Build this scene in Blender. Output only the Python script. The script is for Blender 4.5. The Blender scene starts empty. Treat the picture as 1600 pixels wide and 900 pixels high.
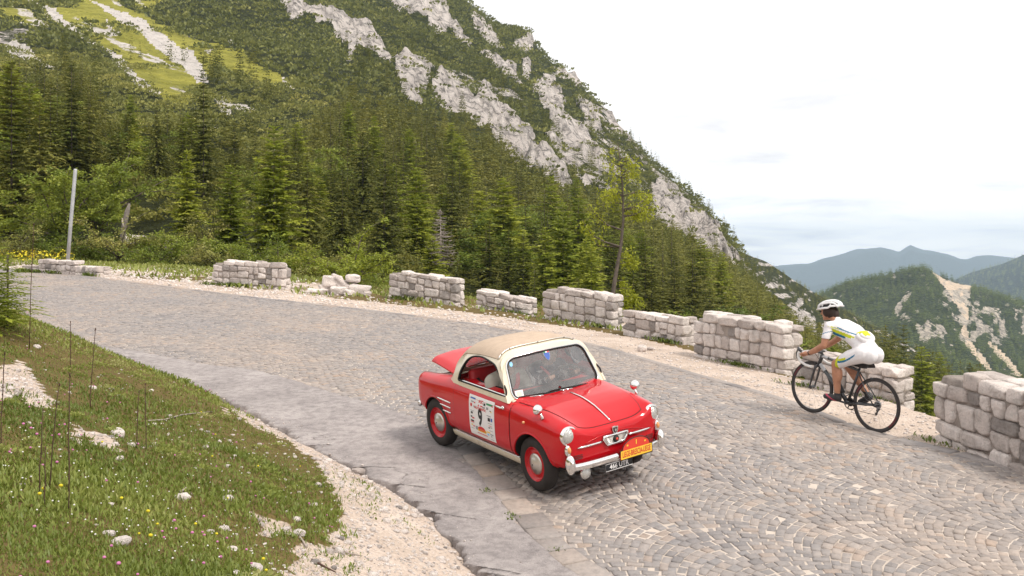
import bpy, bmesh, math, random
import numpy as np
from mathutils import Vector, Matrix, Euler
random.seed(7)
RNG = np.random.default_rng(11)
C = bpy.context.scene.collection
SC = bpy.context.scene
F = 1600.0                      # focal length in pixels of the 1600 px wide photograph; eye at the origin, looking along +Y
PI = math.pi

# ------------------------------------------------------------------ helpers
def tag(o, label=None, cat=None, group=None, kind=None):
    if label: o['label'] = label
    if cat: o['category'] = cat
    if group: o['group'] = group
    if kind: o['kind'] = kind
    return o

def empty(name, loc=(0, 0, 0), label=None, cat=None, group=None, mat=None):
    o = bpy.data.objects.new(name, None)
    o.empty_display_size = .2
    C.objects.link(o)
    if mat is not None: o.matrix_world = mat
    else: o.location = loc
    return tag(o, label, cat, group)

def mesh_obj(name, verts, faces, mats, parent=None, smooth=True, fmat=None):
    me = bpy.data.meshes.new(name)
    V = np.asarray(verts, dtype=np.float32).reshape(-1, 3)
    if isinstance(faces, np.ndarray):
        n, k = faces.shape
        me.vertices.add(len(V)); me.vertices.foreach_set('co', V.ravel())
        me.loops.add(n * k); me.loops.foreach_set('vertex_index', faces.astype(np.int32).ravel())
        me.polygons.add(n)
        me.polygons.foreach_set('loop_start', np.arange(0, n * k, k, dtype=np.int32))
        me.polygons.foreach_set('loop_total', np.full(n, k, dtype=np.int32))
        me.update(calc_edges=True)
        me.validate()
    else:
        me.from_pydata([tuple(map(float, v)) for v in V], [], faces)
    if not isinstance(mats, (list, tuple)): mats = [mats]
    for m in mats: me.materials.append(m)
    if fmat is not None: me.polygons.foreach_set('material_index', np.asarray(fmat, dtype=np.int32))
    if smooth: me.polygons.foreach_set('use_smooth', np.ones(len(me.polygons), dtype=bool))
    me.update()
    o = bpy.data.objects.new(name, me)
    C.objects.link(o)
    if parent is not None: o.parent = parent
    return o

def attr(o, name, vals):
    a = o.data.attributes.new(name, 'FLOAT', 'POINT')
    a.data.foreach_set('value', np.asarray(vals, dtype=np.float32))

def fattr(o, name, vals):
    a = o.data.attributes.new(name, 'FLOAT', 'FACE')
    a.data.foreach_set('value', np.asarray(vals, dtype=np.float32))

class MB:
    """collects shapes into one mesh"""
    def __init__(s): s.v = []; s.f = []; s.m = []
    def add(s, verts, faces, m=0):
        n = len(s.v)
        s.v += [tuple(v) for v in verts]
        s.f += [tuple(i + n for i in f) for f in faces]
        s.m += [m] * len(faces)
        return s
    def box(s, c, size, rot=None, bev=0.0, m=0):
        bm = bmesh.new()
        bmesh.ops.create_cube(bm, size=1)
        for v in bm.verts: v.co = Vector((v.co.x * size[0], v.co.y * size[1], v.co.z * size[2]))
        if bev > 0: bmesh.ops.bevel(bm, geom=bm.edges[:], offset=bev, segments=2, affect='EDGES', profile=.5)
        M = Matrix.Translation(Vector(c)) @ (rot.to_4x4() if rot is not None else Matrix.Identity(4))
        bm.transform(M)
        bm.verts.index_update()
        s.add([v.co[:] for v in bm.verts], [[v.index for v in f.verts] for f in bm.faces], m)
        bm.free(); return s
    def ball(s, c, r, rot=None, seg=16, rings=10, m=0):
        if not hasattr(r, '__len__'): r = (r, r, r)
        V = []; Fc = []
        for i in range(rings + 1):
            a = PI * i / rings
            for j in range(seg):
                b = 2 * PI * j / seg
                p = Vector((r[0] * math.sin(a) * math.cos(b), r[1] * math.sin(a) * math.sin(b), r[2] * math.cos(a)))
                if rot is not None: p = rot @ p
                V.append(p + Vector(c))
        for i in range(rings):
            for j in range(seg):
                q = [i * seg + j, (i + 1) * seg + j, (i + 1) * seg + (j + 1) % seg, i * seg + (j + 1) % seg]
                Fc.append(q)
        s.add(V, Fc, m); return s
    def tube(s, pts, r, seg=8, closed=False, m=0, cap=True, flat=None):
        P = [Vector(p) for p in pts]; n = len(P)
        rs = r if hasattr(r, '__len__') else [r] * n
        V = []; Fc = []
        up = None
        for i in range(n):
            if closed: t = (P[(i + 1) % n] - P[i - 1])
            else: t = P[min(i + 1, n - 1)] - P[max(i - 1, 0)]
            t.normalize()
            if up is None:
                up = Vector((0, 0, 1)) if abs(t.z) < .9 else Vector((1, 0, 0))
            side = t.cross(up)
            if side.length < 1e-6: side = t.cross(Vector((0, 1, 0)))
            side.normalize(); up = side.cross(t).normalized()
            fx = 1.0 if flat is None else flat
            for k in range(seg):
                a = 2 * PI * k / seg
                V.append(P[i] + side * (math.cos(a) * rs[i]) + up * (math.sin(a) * rs[i] * fx))
        m_ = n if closed else n - 1
        for i in range(m_):
            for k in range(seg):
                Fc.append([i * seg + k, ((i + 1) % n) * seg + k, ((i + 1) % n) * seg + (k + 1) % seg, i * seg + (k + 1) % seg])
        if cap and not closed:
            Fc.append(list(range(seg))[::-1]); Fc.append([(n - 1) * seg + k for k in range(seg)])
        s.add(V, Fc, m); return s
    def lathe(s, prof, origin, axis, seg=32, m=0, closed=False):
        """prof: (radius, along axis)"""
        ax = Vector(axis).normalized()
        u = ax.orthogonal().normalized(); w = ax.cross(u)
        V = []; Fc = []
        for r, h in prof:
            for k in range(seg):
                a = 2 * PI * k / seg
                V.append(Vector(origin) + ax * h + (u * math.cos(a) + w * math.sin(a)) * r)
        n = len(prof)
        for i in range(n if closed else n - 1):
            for k in range(seg):
                Fc.append([i * seg + k, i * seg + (k + 1) % seg, ((i + 1) % n) * seg + (k + 1) % seg, ((i + 1) % n) * seg + k])
        s.add(V, Fc, m); return s
    def grid(s, fn, nu, nv, m=0, thick=0.0):
        """surface fn(a,b), a,b in 0..1; with a thickness the sheet becomes a closed slab (fn returns point, normal)"""
        V = []; W = []
        for i in range(nu + 1):
            for j in range(nv + 1):
                r = fn(i / nu, j / nv)
                if thick:
                    p, nn = Vector(r[0]), Vector(r[1]); V.append(p); W.append(p - nn * thick)
                else: V.append(Vector(r[0]) if isinstance(r, tuple) else Vector(r))
        Fc = []
        k = nv + 1
        for i in range(nu):
            for j in range(nv):
                Fc.append([i * k + j, (i + 1) * k + j, (i + 1) * k + j + 1, i * k + j + 1])
        if thick:
            o = len(V); V = V + W
            Fc += [[o + i for i in f][::-1] for f in Fc]
            edge = [i * k for i in range(nu + 1)] + [nu * k + j for j in range(1, nv + 1)] + [i * k + nv for i in range(nu - 1, -1, -1)] + [j for j in range(nv - 1, 0, -1)]
            for a, b in zip(edge, edge[1:] + edge[:1]): Fc.append([b, a, o + a, o + b])
        s.add(V, Fc, m); return s
    def build(s, name, mats, parent=None, smooth=True, autosmooth=None):
        o = mesh_obj(name, s.v, s.f, mats, parent, smooth, s.m)
        bm = bmesh.new(); bm.from_mesh(o.data)
        bmesh.ops.recalc_face_normals(bm, faces=bm.faces[:])
        if autosmooth:
            for e in bm.edges:
                if len(e.link_faces) == 2 and e.calc_face_angle(0) > math.radians(autosmooth): e.smooth = False
        bm.to_mesh(o.data); bm.free()
        return o

def evaluated(o):
    """replace the mesh of o by its evaluated (modified) mesh"""
    dg = bpy.context.evaluated_depsgraph_get()
    dg.update()
    me = bpy.data.meshes.new_from_object(o.evaluated_get(dg), preserve_all_data_layers=True, depsgraph=dg)
    o.modifiers.clear(); old = o.data; o.data = me
    bpy.data.meshes.remove(old)
    return o

def text_mesh(txt, size=1.0, bold=0.0, sx=1.0):
    """verts (x right, y up), faces of a line of text, centred on the origin"""
    cu = bpy.data.curves.new('lettering', 'FONT'); cu.body = txt; cu.size = size; cu.align_x = 'CENTER'; cu.align_y = 'CENTER'
    cu.offset = bold; cu.fill_mode = 'FRONT'; cu.resolution_u = 3
    o = bpy.data.objects.new('lettering', cu); C.objects.link(o)
    dg = bpy.context.evaluated_depsgraph_get()
    me = bpy.data.meshes.new_from_object(o.evaluated_get(dg))
    V = [(v.co.x * sx, v.co.y) for v in me.vertices]; Fc = [list(p.vertices) for p in me.polygons]
    bpy.data.objects.remove(o); bpy.data.curves.remove(cu); bpy.data.meshes.remove(me)
    return V, Fc

# ------------------------------------------------------------------ noise in numpy
def _hash(ix, iy, iz):
    h = (ix.astype(np.int64) * 374761393 + iy.astype(np.int64) * 668265263 + iz.astype(np.int64) * 2147483647) & 0xffffffff
    h = ((h ^ (h >> 13)) * 1274126177) & 0xffffffff
    h = h ^ (h >> 16)
    return (h & 0xffff) / 65535.0 * 2 - 1
def vnoise(x, y, z=0.0):
    x, y, z = np.broadcast_arrays(np.asarray(x, float), np.asarray(y, float), np.asarray(z, float))
    ix, iy, iz = np.floor(x), np.floor(y), np.floor(z)
    fx, fy, fz = x - ix, y - iy, z - iz
    s = lambda t: t * t * t * (t * (t * 6 - 15) + 10)
    sx, sy, sz = s(fx), s(fy), s(fz)
    r = 0
    for a in (0, 1):
        for b in (0, 1):
            for c in (0, 1):
                w = (sx if a else 1 - sx) * (sy if b else 1 - sy) * (sz if c else 1 - sz)
                r = r + w * _hash(ix + a, iy + b, iz + c)
    return r
def fbm(x, y, z=0.0, o=4, g=.5):
    r = 0; a = 1.0; t = 0
    for i in range(o):
        r = r + a * vnoise(np.asarray(x) * 2 ** i + 17.3 * i, np.asarray(y) * 2 ** i - 9.1 * i, np.asarray(z) * 2 ** i + 4.7 * i); t += a; a *= g
    return r / t
def ridged(x, y, z=0.0, o=4):
    r = 0; a = 1.0; t = 0
    for i in range(o):
        r = r + a * (1 - np.abs(vnoise(np.asarray(x) * 2 ** i + 7.3 * i, np.asarray(y) * 2 ** i - 3.1 * i, np.asarray(z) * 2 ** i))); t += a; a *= .5
    return r / t

def inpoly(px, py, poly):
    px = np.asarray(px, float); py = np.asarray(py, float)
    r = np.zeros(px.shape, bool); n = len(poly)
    for i in range(n):
        x1, y1 = poly[i]; x2, y2 = poly[(i + 1) % n]
        if y1 == y2: continue
        c = ((y1 > py) != (y2 > py)) & (px < (x2 - x1) * (py - y1) / (y2 - y1) + x1)
        r ^= c
    return r

# ------------------------------------------------------------------ materials
MATS = {}
class NT:
    def __init__(s, m): s.t = m.node_tree; s.n = s.t.nodes; s.l = s.t.links
    def node(s, typ, **kw):
        n = s.n.new(typ)
        for k, v in kw.items():
            if k.startswith('i_'): n.inputs[k[2:].replace('_', ' ')].default_value = v
            else: setattr(n, k, v)
        return n
    def link(s, a, b): s.l.new(a, b)
    def ramp(s, fac, stops, interp='LINEAR'):
        n = s.n.new('ShaderNodeValToRGB'); e = n.color_ramp.elements; n.color_ramp.interpolation = interp
        while len(e) < len(stops): e.new(.5)
        for i, (p, c) in enumerate(stops):
            e[i].position = p; e[i].color = (*c, 1) if len(c) == 3 else c
        s.link(fac, n.inputs['Fac']); return n.outputs['Color']
    def noise(s, vec, scale, detail=4, rough=.55, dist=0.0):
        n = s.n.new('ShaderNodeTexNoise'); n.inputs['Scale'].default_value = scale; n.inputs['Detail'].default_value = detail
        n.inputs['Roughness'].default_value = rough; n.inputs['Distortion'].default_value = dist
        if vec is not None: s.link(vec, n.inputs['Vector'])
        return n.outputs['Fac']
    def mix(s, fac, a, b, mode='MIX'):
        n = s.n.new('ShaderNodeMix'); n.data_type = 'RGBA'; n.blend_type = mode
        for sock, v in ((n.inputs[0], fac), (n.inputs[6], a), (n.inputs[7], b)):
            if hasattr(v, 'is_output'): s.link(v, sock)
            elif isinstance(v, (int, float)): sock.default_value = v
            else: sock.default_value = (*v, 1) if len(v) == 3 else v
        return n.outputs[2]
    def math(s, op, a, b=0.0, clamp=False):
        n = s.n.new('ShaderNodeMath'); n.operation = op; n.use_clamp = clamp
        for i, v in enumerate((a, b)):
            if hasattr(v, 'is_output'): s.link(v, n.inputs[i])
            else: n.inputs[i].default_value = v
        return n.outputs[0]
    def attr(s, name): n = s.n.new('ShaderNodeAttribute'); n.attribute_name = name; return n
    def bump(s, h, strength, dist, normal=None):
        n = s.n.new('ShaderNodeBump'); n.inputs['Strength'].default_value = strength; n.inputs['Distance'].default_value = dist
        s.link(h, n.inputs['Height'])
        if normal is not None: s.link(normal, n.inputs['Normal'])
        return n.outputs['Normal']

def base_mat(name, rough=.6, metal=0.0, spec=.5, col=(.5, .5, .5)):
    m = bpy.data.materials.new(name); m.use_nodes = True
    b = m.node_tree.nodes['Principled BSDF']
    b.inputs['Base Color'].default_value = (*col, 1); b.inputs['Roughness'].default_value = rough
    b.inputs['Metallic'].default_value = metal; b.inputs['Specular IOR Level'].default_value = spec
    MATS[name] = m
    return m, NT(m), b

def plain(name, col, rough=.5, metal=0.0, spec=.5, var=.12, scale=8.0, coat=0.0, bump=0.0, bscale=60, sheen=0.0):
    """procedural paint/metal/cloth: colour broken up by noise, roughness too"""
    m, t, b = base_mat(name, rough, metal, spec, col)
    tc = t.node('ShaderNodeTexCoord').outputs['Object']
    f = t.noise(tc, scale, 5, .6)
    lo = tuple(c * (1 - var) for c in col); hi = tuple(min(1, c * (1 + var)) for c in col)
    t.link(t.ramp(f, [(.3, lo), (.7, hi)]), b.inputs['Base Color'])
    r = t.ramp(f, [(.25, (max(0, rough - .06),) * 3), (.75, (min(1, rough + .08),) * 3)])
    t.link(r, b.inputs['Roughness'])
    if coat: b.inputs['Coat Weight'].default_value = coat; b.inputs['Coat Roughness'].default_value = .04
    if bump:
        t.link(t.bump(t.noise(tc, bscale, 3, .6), bump, .01), b.inputs['Normal'])
    return m

# ------------------------------------------------------------------ camera, world, sun
cam = bpy.data.cameras.new('camera'); co = bpy.data.objects.new('camera', cam); C.objects.link(co)
cam.sensor_width = 36; cam.lens = 36 * F / 1600; cam.shift_y = -50 / 1600
cam.clip_start = .1; cam.clip_end = 60000
co.rotation_euler = (PI / 2, 0, 0); SC.camera = co

SUN_DIR = Vector((.50, -.30, .81)).normalized()       # towards the sun: high, over the valley on the right
elev = math.asin(SUN_DIR.z); azim = math.atan2(SUN_DIR.x, SUN_DIR.y)
w = bpy.data.worlds.new('World'); SC.world = w; w.use_nodes = True
wt = NT(w); bg = w.node_tree.nodes['Background']
sky = wt.node('ShaderNodeTexSky'); sky.sky_type = 'NISHITA'; sky.sun_disc = False
sky.sun_elevation = elev; sky.sun_rotation = azim; sky.altitude = 1500; sky.air_density = 1.0; sky.dust_density = 2.0; sky.ozone_density = 1.0
# broken white overcast laid over the sky, in world directions
tc = wt.node('ShaderNodeTexCoord').outputs['Generated']
sep = wt.node('ShaderNodeSeparateXYZ'); wt.link(tc, sep.inputs[0])
zz = wt.math('ADD', wt.math('MAXIMUM', sep.outputs[2], 0.0), .10)
cx = wt.math('DIVIDE', sep.outputs[0], zz); cy = wt.math('DIVIDE', sep.outputs[1], zz)
cmb = wt.node('ShaderNodeCombineXYZ'); wt.link(cx, cmb.inputs[0]); wt.link(cy, cmb.inputs[1])
cn = wt.noise(cmb.outputs[0], .75, 7, .58, .3)
hgt = wt.ramp(sep.outputs[2], [(0.0, (1.66, 1.61, 1.57)), (.05, (1.36, 1.34, 1.32)), (.15, (1.13, 1.12, 1.12)), (.30, (1.14, 1.13, 1.13)), (1.0, (1.16, 1.15, 1.14))])
cl = wt.ramp(cn, [(.30, (.62, .63, .66)), (.41, (.83, .835, .855)), (.52, (1.0, 1.0, 1.0)), (.62, (1.06, 1.05, 1.04))])
cloud = wt.mix(1.0, hgt, cl, 'MULTIPLY')
cscale = wt.mix(1.0, cloud, (10.7, 10.45, 10.2), 'MULTIPLY')
gap = wt.ramp(cn, [(.12, (.55,) * 3), (.3, (.97,) * 3)])
wt.link(wt.mix(gap, sky.outputs[0], cscale), bg.inputs['Color'])
bg.inputs['Strength'].default_value = .100

sl = bpy.data.lights.new('sun', 'SUN'); so = bpy.data.objects.new('sun', sl); C.objects.link(so)
sl.energy = 2.8; sl.angle = math.radians(11); sl.color = (1.0, .93, .83)
so.rotation_euler = SUN_DIR.to_track_quat('Z', 'Y').to_euler()
SC.view_settings.view_transform = 'Standard'; SC.view_settings.look = 'None'; SC.view_settings.exposure = .18; SC.view_settings.gamma = 1.0
SC.render.film_transparent = False
SC.cycles.use_denoising = True
SC.cycles.max_bounces = 6; SC.cycles.transparent_max_bounces = 8; SC.cycles.volume_bounces = 0
SC.cycles.caustics_reflective = False; SC.cycles.caustics_refractive = False
# ------------------------------------------------------------------ the lie of the land
def tps_fit(P, Zv, lam=.02):
    P = np.asarray(P, float); n = len(P)
    d = np.linalg.norm(P[:, None] - P[None], axis=2)
    K = np.where(d > 0, d * d * np.log(d + 1e-12), 0) + lam * np.eye(n) * 10
    A = np.zeros((n + 3, n + 3)); A[:n, :n] = K
    A[:n, n] = 1; A[:n, n + 1:] = P; A[n, :n] = 1; A[n + 1:, :n] = P.T
    w_ = np.linalg.solve(A, np.r_[np.asarray(Zv, float), 0, 0, 0])
    def f(x, y):
        x = np.asarray(x, float); y = np.asarray(y, float); r = w_[n] + w_[n + 1] * x + w_[n + 2] * y
        for i in range(n):
            d2 = (x - P[i, 0]) ** 2 + (y - P[i, 1]) ** 2
            r = r + w_[i] * .5 * d2 * np.log(d2 + 1e-12)
        return r
    return f

def at(u, v, y):           # the point seen at (u, v) at depth y
    return ((u - 800) / F * y, y, -(v - 400) / F * y)
def uv(x, y, z):
    return 800 + F * x / y, 400 - F * z / y

road_pts = [(.282, 10.064, -2.308), (1.19, 10.70, -2.19), (.15, 12.19, -2.02), (-.766, 11.567, -2.15),
            (4.413, 12.5, -2.172), (3.865, 13.3, -2.03),
            (-8.3, 32, -.92), (-2.54, 29, -1.25), (-.27, 27.2, -1.43), (1.62, 25.3, -1.66), (3.1, 22.5, -1.85), (4.28, 19.5, -2.04), (5.1, 15.6, -2.10), (5.2, 11.9, -2.17),
            (-16, 36, -.65), (-24, 44, -.35), (-16, 29, -1.05), (-22, 34, -.75), (8.2, 7.5, -2.62), (3.2, 6.0, -2.68), (11, 3.5, -3.0)]
Zr = tps_fit([p[:2] for p in road_pts], [p[2] for p in road_pts], .03)

def hit(u, v, fn, y0=2.0, y1=60.0):
    kx = (u - 800) / F; kz = -(v - 400) / F
    ys = np.linspace(y0, y1, 4000); s = kz * ys - fn(kx * ys, ys)
    i = np.where((s[:-1] > 0) & (s[1:] <= 0))[0]
    if len(i) == 0: i = [int(np.argmin(np.abs(s)))]
    yy = ys[i[0]]
    return np.array([kx * yy, yy, float(fn(kx * yy, yy))])

def smooth_curve(P, n):
    P = np.asarray(P, float)
    for _ in range(4):                       # corner cutting
        Q = [P[0]]
        for a, b in zip(P[:-1], P[1:]): Q += [a * .75 + b * .25, a * .25 + b * .75]
        Q.append(P[-1]); P = np.array(Q)
    s = np.r_[0, np.cumsum(np.linalg.norm(np.diff(P[:, :2], axis=0), axis=1))]
    t = np.linspace(0, s[-1], n)
    return np.stack([np.interp(t, s, P[:, i]) for i in range(P.shape[1])], 1), t

# outer edge of the setts, uphill (left) to downhill (right); x, y
outer_raw = [(-30, 50.5), (-20.8, 41), (-15, 35.5), (-11.0, 31.7), (-8.0, 29.0), (-5.6, 27.3), (-3.2, 25.7), (-.95, 24.1), (.75, 22.6), (1.9, 20.9), (2.6, 19.0), (3.15, 16.8), (3.6, 15.1), (3.97, 13.5), (4.4, 12.5), (4.85, 11.75), (5.5, 10.6), (7.3, 7.9), (9.6, 4.6), (12, 1.2)]
OUT, OUT_S = smooth_curve(outer_raw, 500)
T_ = np.gradient(OUT, axis=0); T_ /= np.linalg.norm(T_, axis=1)[:, None]
OUT_N = np.stack([T_[:, 1], -T_[:, 0]], 1)      # towards the inside of the bend
OUT_L = OUT_S[-1]
def road_p(s, t):
    s = np.clip(s, 0, OUT_L)
    x = np.interp(s, OUT_S, OUT[:, 0]) + np.interp(s, OUT_S, OUT_N[:, 0]) * t
    y = np.interp(s, OUT_S, OUT[:, 1]) + np.interp(s, OUT_S, OUT_N[:, 1]) * t
    return x, y
def nearest(curve, x, y):
    """distance and index of the nearest curve sample"""
    x = np.asarray(x, float).ravel(); y = np.asarray(y, float).ravel()
    D = np.empty(len(x)); I = np.empty(len(x), int)
    for k in range(0, len(x), 20000):
        d = (x[k:k + 20000, None] - curve[None, :, 0]) ** 2 + (y[k:k + 20000, None] - curve[None, :, 1]) ** 2
        i = d.argmin(1); I[k:k + 20000] = i; D[k:k + 20000] = np.sqrt(d[np.arange(len(i)), i])
    return D, I
def outer_st(x, y):
    """signed offset from the outer edge (positive towards the inside of the bend) and arc length"""
    D, I = nearest(OUT, x, y)
    dx = np.asarray(x).ravel() - OUT[I, 0]; dy = np.asarray(y).ravel() - OUT[I, 1]
    sg = np.sign(dx * OUT_N[I, 0] + dy * OUT_N[I, 1])
    return D * sg, OUT_S[I]

# inner edges: setts / asphalt and asphalt / gravel
sett_px = [(60, 515), (110, 535), (230, 552), (330, 573), (420, 580), (530, 620), (620, 642), (680, 672), (722, 706), (735, 724), (775, 770), (830, 838), (890, 895)]
asph_px = [(62, 503), (140, 540), (230, 575), (330, 615), (380, 640), (480, 687), (560, 735), (640, 770), (700, 825), (750, 895)]
sett_raw = [(-24, 37), (-15, 26)] + [tuple(hit(u, v, Zr)[:2]) for u, v in sett_px] + [(2.0, 5.6), (4.2, 2.6), (6.5, -.6)]
asph_raw = [(-26, 35.5), (-17, 25.6)] + [tuple(hit(u, v, Zr)[:2]) for u, v in asph_px] + [(.9, 5.9), (2.6, 3.2), (4.8, -.4)]
SETT, SETT_S = smooth_curve(sett_raw, 400)
# ragged asphalt edge
ASPH, ASPH_S = smooth_curve(asph_raw, 1800)
t2 = np.gradient(ASPH, axis=0); t2 /= np.linalg.norm(t2, axis=1)[:, None]
rg = fbm(ASPH_S * 2.4, ASPH_S * 0 + 3.3, o=7, g=.82) * .26 * np.clip((OUT_L * .3 + ASPH_S * 0) / 3, 0, 1)
ASPH_R = ASPH + np.stack([t2[:, 1], -t2[:, 0]], 1) * rg[:, None]
def inside_side(curve, x, y):
    """signed distance, positive on the camera side of an inner edge"""
    D, I = nearest(curve, x, y)
    t = np.gradient(curve, axis=0)
    n = np.stack([t[:, 1], -t[:, 0]], 1)
    dx = np.asarray(x).ravel() - curve[I, 0]; dy = np.asarray(y).ravel() - curve[I, 1]
    return D * np.sign(dx * n[I, 0] + dy * n[I, 1]), I

# the grassy bank between the camera and the road
bank_pts = [(float(x), float(y), float(Zr(x, y))) for x, y in smooth_curve(asph_raw, 26)[0]]
bank_pts += [at(0, 600, 8.2), at(130, 640, 8.6), at(300, 700, 8.4), at(400, 780, 7.2), at(200, 830, 5.0), at(50, 880, 3.9), at(450, 890, 5.9), at(600, 850, 7.9),
             at(0, 480, 13.5), at(80, 530, 14.5), at(30, 690, 6.2), at(250, 620, 11.0), (0, 0, -1.62), (-3, -3, -1.5), (3, -4, -1.9), (-8, 3, -.95), (-14, 12, -.85), (-20, 22, -.75), (1.2, 3.2, -2.2), (-5, 2.5, -1.1)]
Zb = tps_fit([p[:2] for p in bank_pts], [p[2] for p in bank_pts], .01)

# line on which the parapet walls stand (their road-side foot): pixel of foot, depth
WALLS = [  # (u0, v0, y0) -> (u1, v1, y1), height, courses, kind
    dict(a=(30, 426, 37.5), b=(153, 430, 35.0), h=.50, label='lowest ruined stone parapet block, flat and crumbled, beside the leaning metal pole'),
    dict(a=(331, 441, 32.0), b=(441, 447, 31.0), h=.80, label='weathered stone parapet block with a loose stepped end, between the gravelly grass verge and the heap of fallen stones'),
    dict(a=(607, 464, 29.6), b=(713, 475, 28.6), h=.86, label='squarest tall stone parapet block, standing alone behind the setts right of the fallen stones'),
    dict(a=(743, 479, 27.6), b=(826, 489, 26.8), h=.52, label='short low stone parapet block between two tall ones, above the roof of the red car'),
    dict(a=(847, 492, 25.9), b=(958, 511, 24.6), h=.86, label='tall stone parapet block with one dark stone, at the foot of the leaning larch'),
    dict(a=(972, 517, 23.4), b=(1068, 541, 22.0), h=.56, label='low stone parapet block with a loose stone lying in front of it'),
    dict(a=(1083, 550, 20.3), b=(1225, 582, 18.2), h=.86, label='tall stone parapet block just ahead of the cyclist'),
    dict(a=(1250, 598, 16.4), b=(1400, 628, 15.0), h=.58, label='low stone parapet block directly behind the bicycle wheels'),
    dict(a=(1458, 690, 12.1), b=(1668, 770, 10.0), h=.88, label='large tall stone parapet block at the right edge, below the scree hill'),
]
for w_ in WALLS:
    for k in 'ab':
        u_, v_, y_ = w_[k]
        w_['P' + k] = np.array(at(u_, v_, y_))

def ground_z(x, y):
    """height of the near ground"""
    x = np.asarray(x, float); y = np.asarray(y, float); sh = x.shape
    xf, yf = x.ravel(), y.ravel()
    t, s = outer_st(xf, yf)
    zr = Zr(xf, yf)
    d, _ = inside_side(ASPH, xf, yf)
    z = np.where((d > 0) & (t > 0), Zb(xf, yf), zr)
    # beyond the parapet the ground falls away; at the upper left there is a flat verge first
    ox = np.interp(s, OUT_S, OUT[:, 0])
    shoulder = np.interp(ox, [-22, -12, -7, -4, 0, 2, 4.6, 6], [7.0, 6.5, 4.2, 3.0, 2.6, 2.3, 1.55, 1.3])
    over = np.clip(-t - shoulder, 0, None)
    ze = np.interp(ox, [-22, -4, 6], [-.6, -1.25, -2.2])
    slope = np.interp(ox, [-12, -6, 0, 5], [.12, .35, .62, .75])
    zo = np.minimum(zr, zr * 0 + np.interp(s, OUT_S, Zr(OUT[:, 0], OUT[:, 1])) + .05)
    zo = zo - over * slope
    return np.where(t < 0, zo, z).reshape(sh)

# far slope: for columns of the view, depth and height of the slope; ridge line from the photograph
edge_y = lambda u: np.interp(u, [-600, -200, 0, 150, 330, 600, 740, 850, 960, 1070, 1225, 1400, 1460, 1600, 1900], [60, 50, 44.5, 39, 36, 33, 31, 29.5, 27.5, 25, 21.3, 18.2, 15.2, 13.6, 10.5])
COLS = {
 -600: [(70, 405), (85, 375), (105, 310), (155, 220), (225, 120), (325, 20), (455, -80), (655, -220), (800, -320)],
 0: [(50, 414), (60, 392), (74, 330), (102, 255), (152, 170), (232, 80), (332, 0), (480, -100), (700, -220)],
 150: [(45, 422), (56, 398), (70, 340), (100, 262), (152, 180), (238, 92), (335, 15), (480, -85), (700, -205)],
 300: [(41, 432), (50, 410), (66, 345), (104, 262), (165, 185), (250, 105), (340, 40), (480, -60), (700, -180)],
 500: [(40, 455), (54, 435), (78, 385), (118, 310), (175, 230), (250, 140), (350, 60), (480, -20), (650, -120)],
 700: [(40, 500), (60, 495), (94, 425), (138, 360), (205, 280), (285, 205), (385, 130), (480, 60), (600, -25)],
 800: [(38, 525), (60, 535), (102, 440), (152, 370), (225, 295), (305, 230), (405, 150), (480, 95), (580, 38)],
 900: [(36, 545), (60, 565), (112, 445), (170, 380), (240, 315), (320, 260), (410, 210), (480, 170), (560, 130)],
 1000: [(34, 570), (60, 610), (122, 460), (190, 395), (260, 345), (330, 310), (400, 280), (460, 255), (530, 235)],
 1100: [(32, 610), (60, 710), (122, 500), (190, 430), (250, 400), (310, 375), (370, 355), (420, 340), (480, 322)],
 1170: [(30, 640), (60, 780), (112, 545), (170, 485), (220, 462), (260, 452), (300, 445), (340, 438), (380, 430)],
 1250: [(28, 660), (60, 830), (102, 605), (140, 562), (175, 545), (200, 538), (225, 532), (250, 527), (280, 522)],
 1350: [(26, 690), (60, 840), (98, 655), (120, 620), (140, 600), (155, 592), (170, 586), (185, 582), (200, 580)],
 1450: [(24, 720), (50, 850), (82, 705), (100, 665), (115, 645), (125, 635), (135, 630), (145, 627), (155, 625)],
 1600: [(22, 760), (45, 860), (72, 740), (87, 712), (97, 697), (107, 690), (114, 686), (122, 684), (132, 682)],
 1900: [(20, 790), (42, 880), (70, 780), (87, 752), (97, 737), (107, 730), (114, 726), (122, 724), (132, 722)],
}
RIDGE = [(620, -80), (700, -25), (735, 0), (752, 14), (770, 33), (785, 37), (800, 37), (815, 41), (827, 43), (832, 62), (845, 80), (880, 110), (905, 130), (920, 146), (940, 160), (960, 186), (985, 212), (1010, 247), (1035, 268), (1060, 287), (1085, 306), (1100, 322), (1130, 352), (1142, 368), (1155, 390), (1172, 430)]
CU = np.array(sorted(COLS)); CT = np.array([COLS[k] for k in CU], float)       # [col, idx, (y, v)]
def far_profile(u):
    y = np.array([np.interp(u, CU, CT[:, i, 0]) for i in range(9)]); v = np.array([np.interp(u, CU, CT[:, i, 1]) for i in range(9)])
    if 640 < u < 1172:
        rv = np.interp(u, [p[0] for p in RIDGE], [p[1] for p in RIDGE])
        d = rv - v[8]; v = v + d * np.array([0, 0, 0, 0, .05, .15, .35, .65, 1.0])
    ye = float(edge_y(u)); xe = (u - 800) / F * ye
    z0 = float(ground_z(np.array([xe]), np.array([ye]))[0]) - .35
    y = np.r_[ye, y]; z = np.r_[z0, -(v - 400) / F * y[1:]]
    y[1] = max(y[1], ye + 2.5)
    # beyond the crest it falls off again
    zc = z[-1]; yc = y[-1]
    y = np.r_[y, yc * 1.12, yc * 1.6]; z = np.r_[z, zc - yc * .07, zc - yc * .55]
    return y, z
NU, NV = 780, 400
FU = np.linspace(-600, 1900, NU)
Yg = np.zeros((NU, NV)); Zg = np.zeros((NU, NV))
tv = np.linspace(0, 1, NV)
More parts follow.
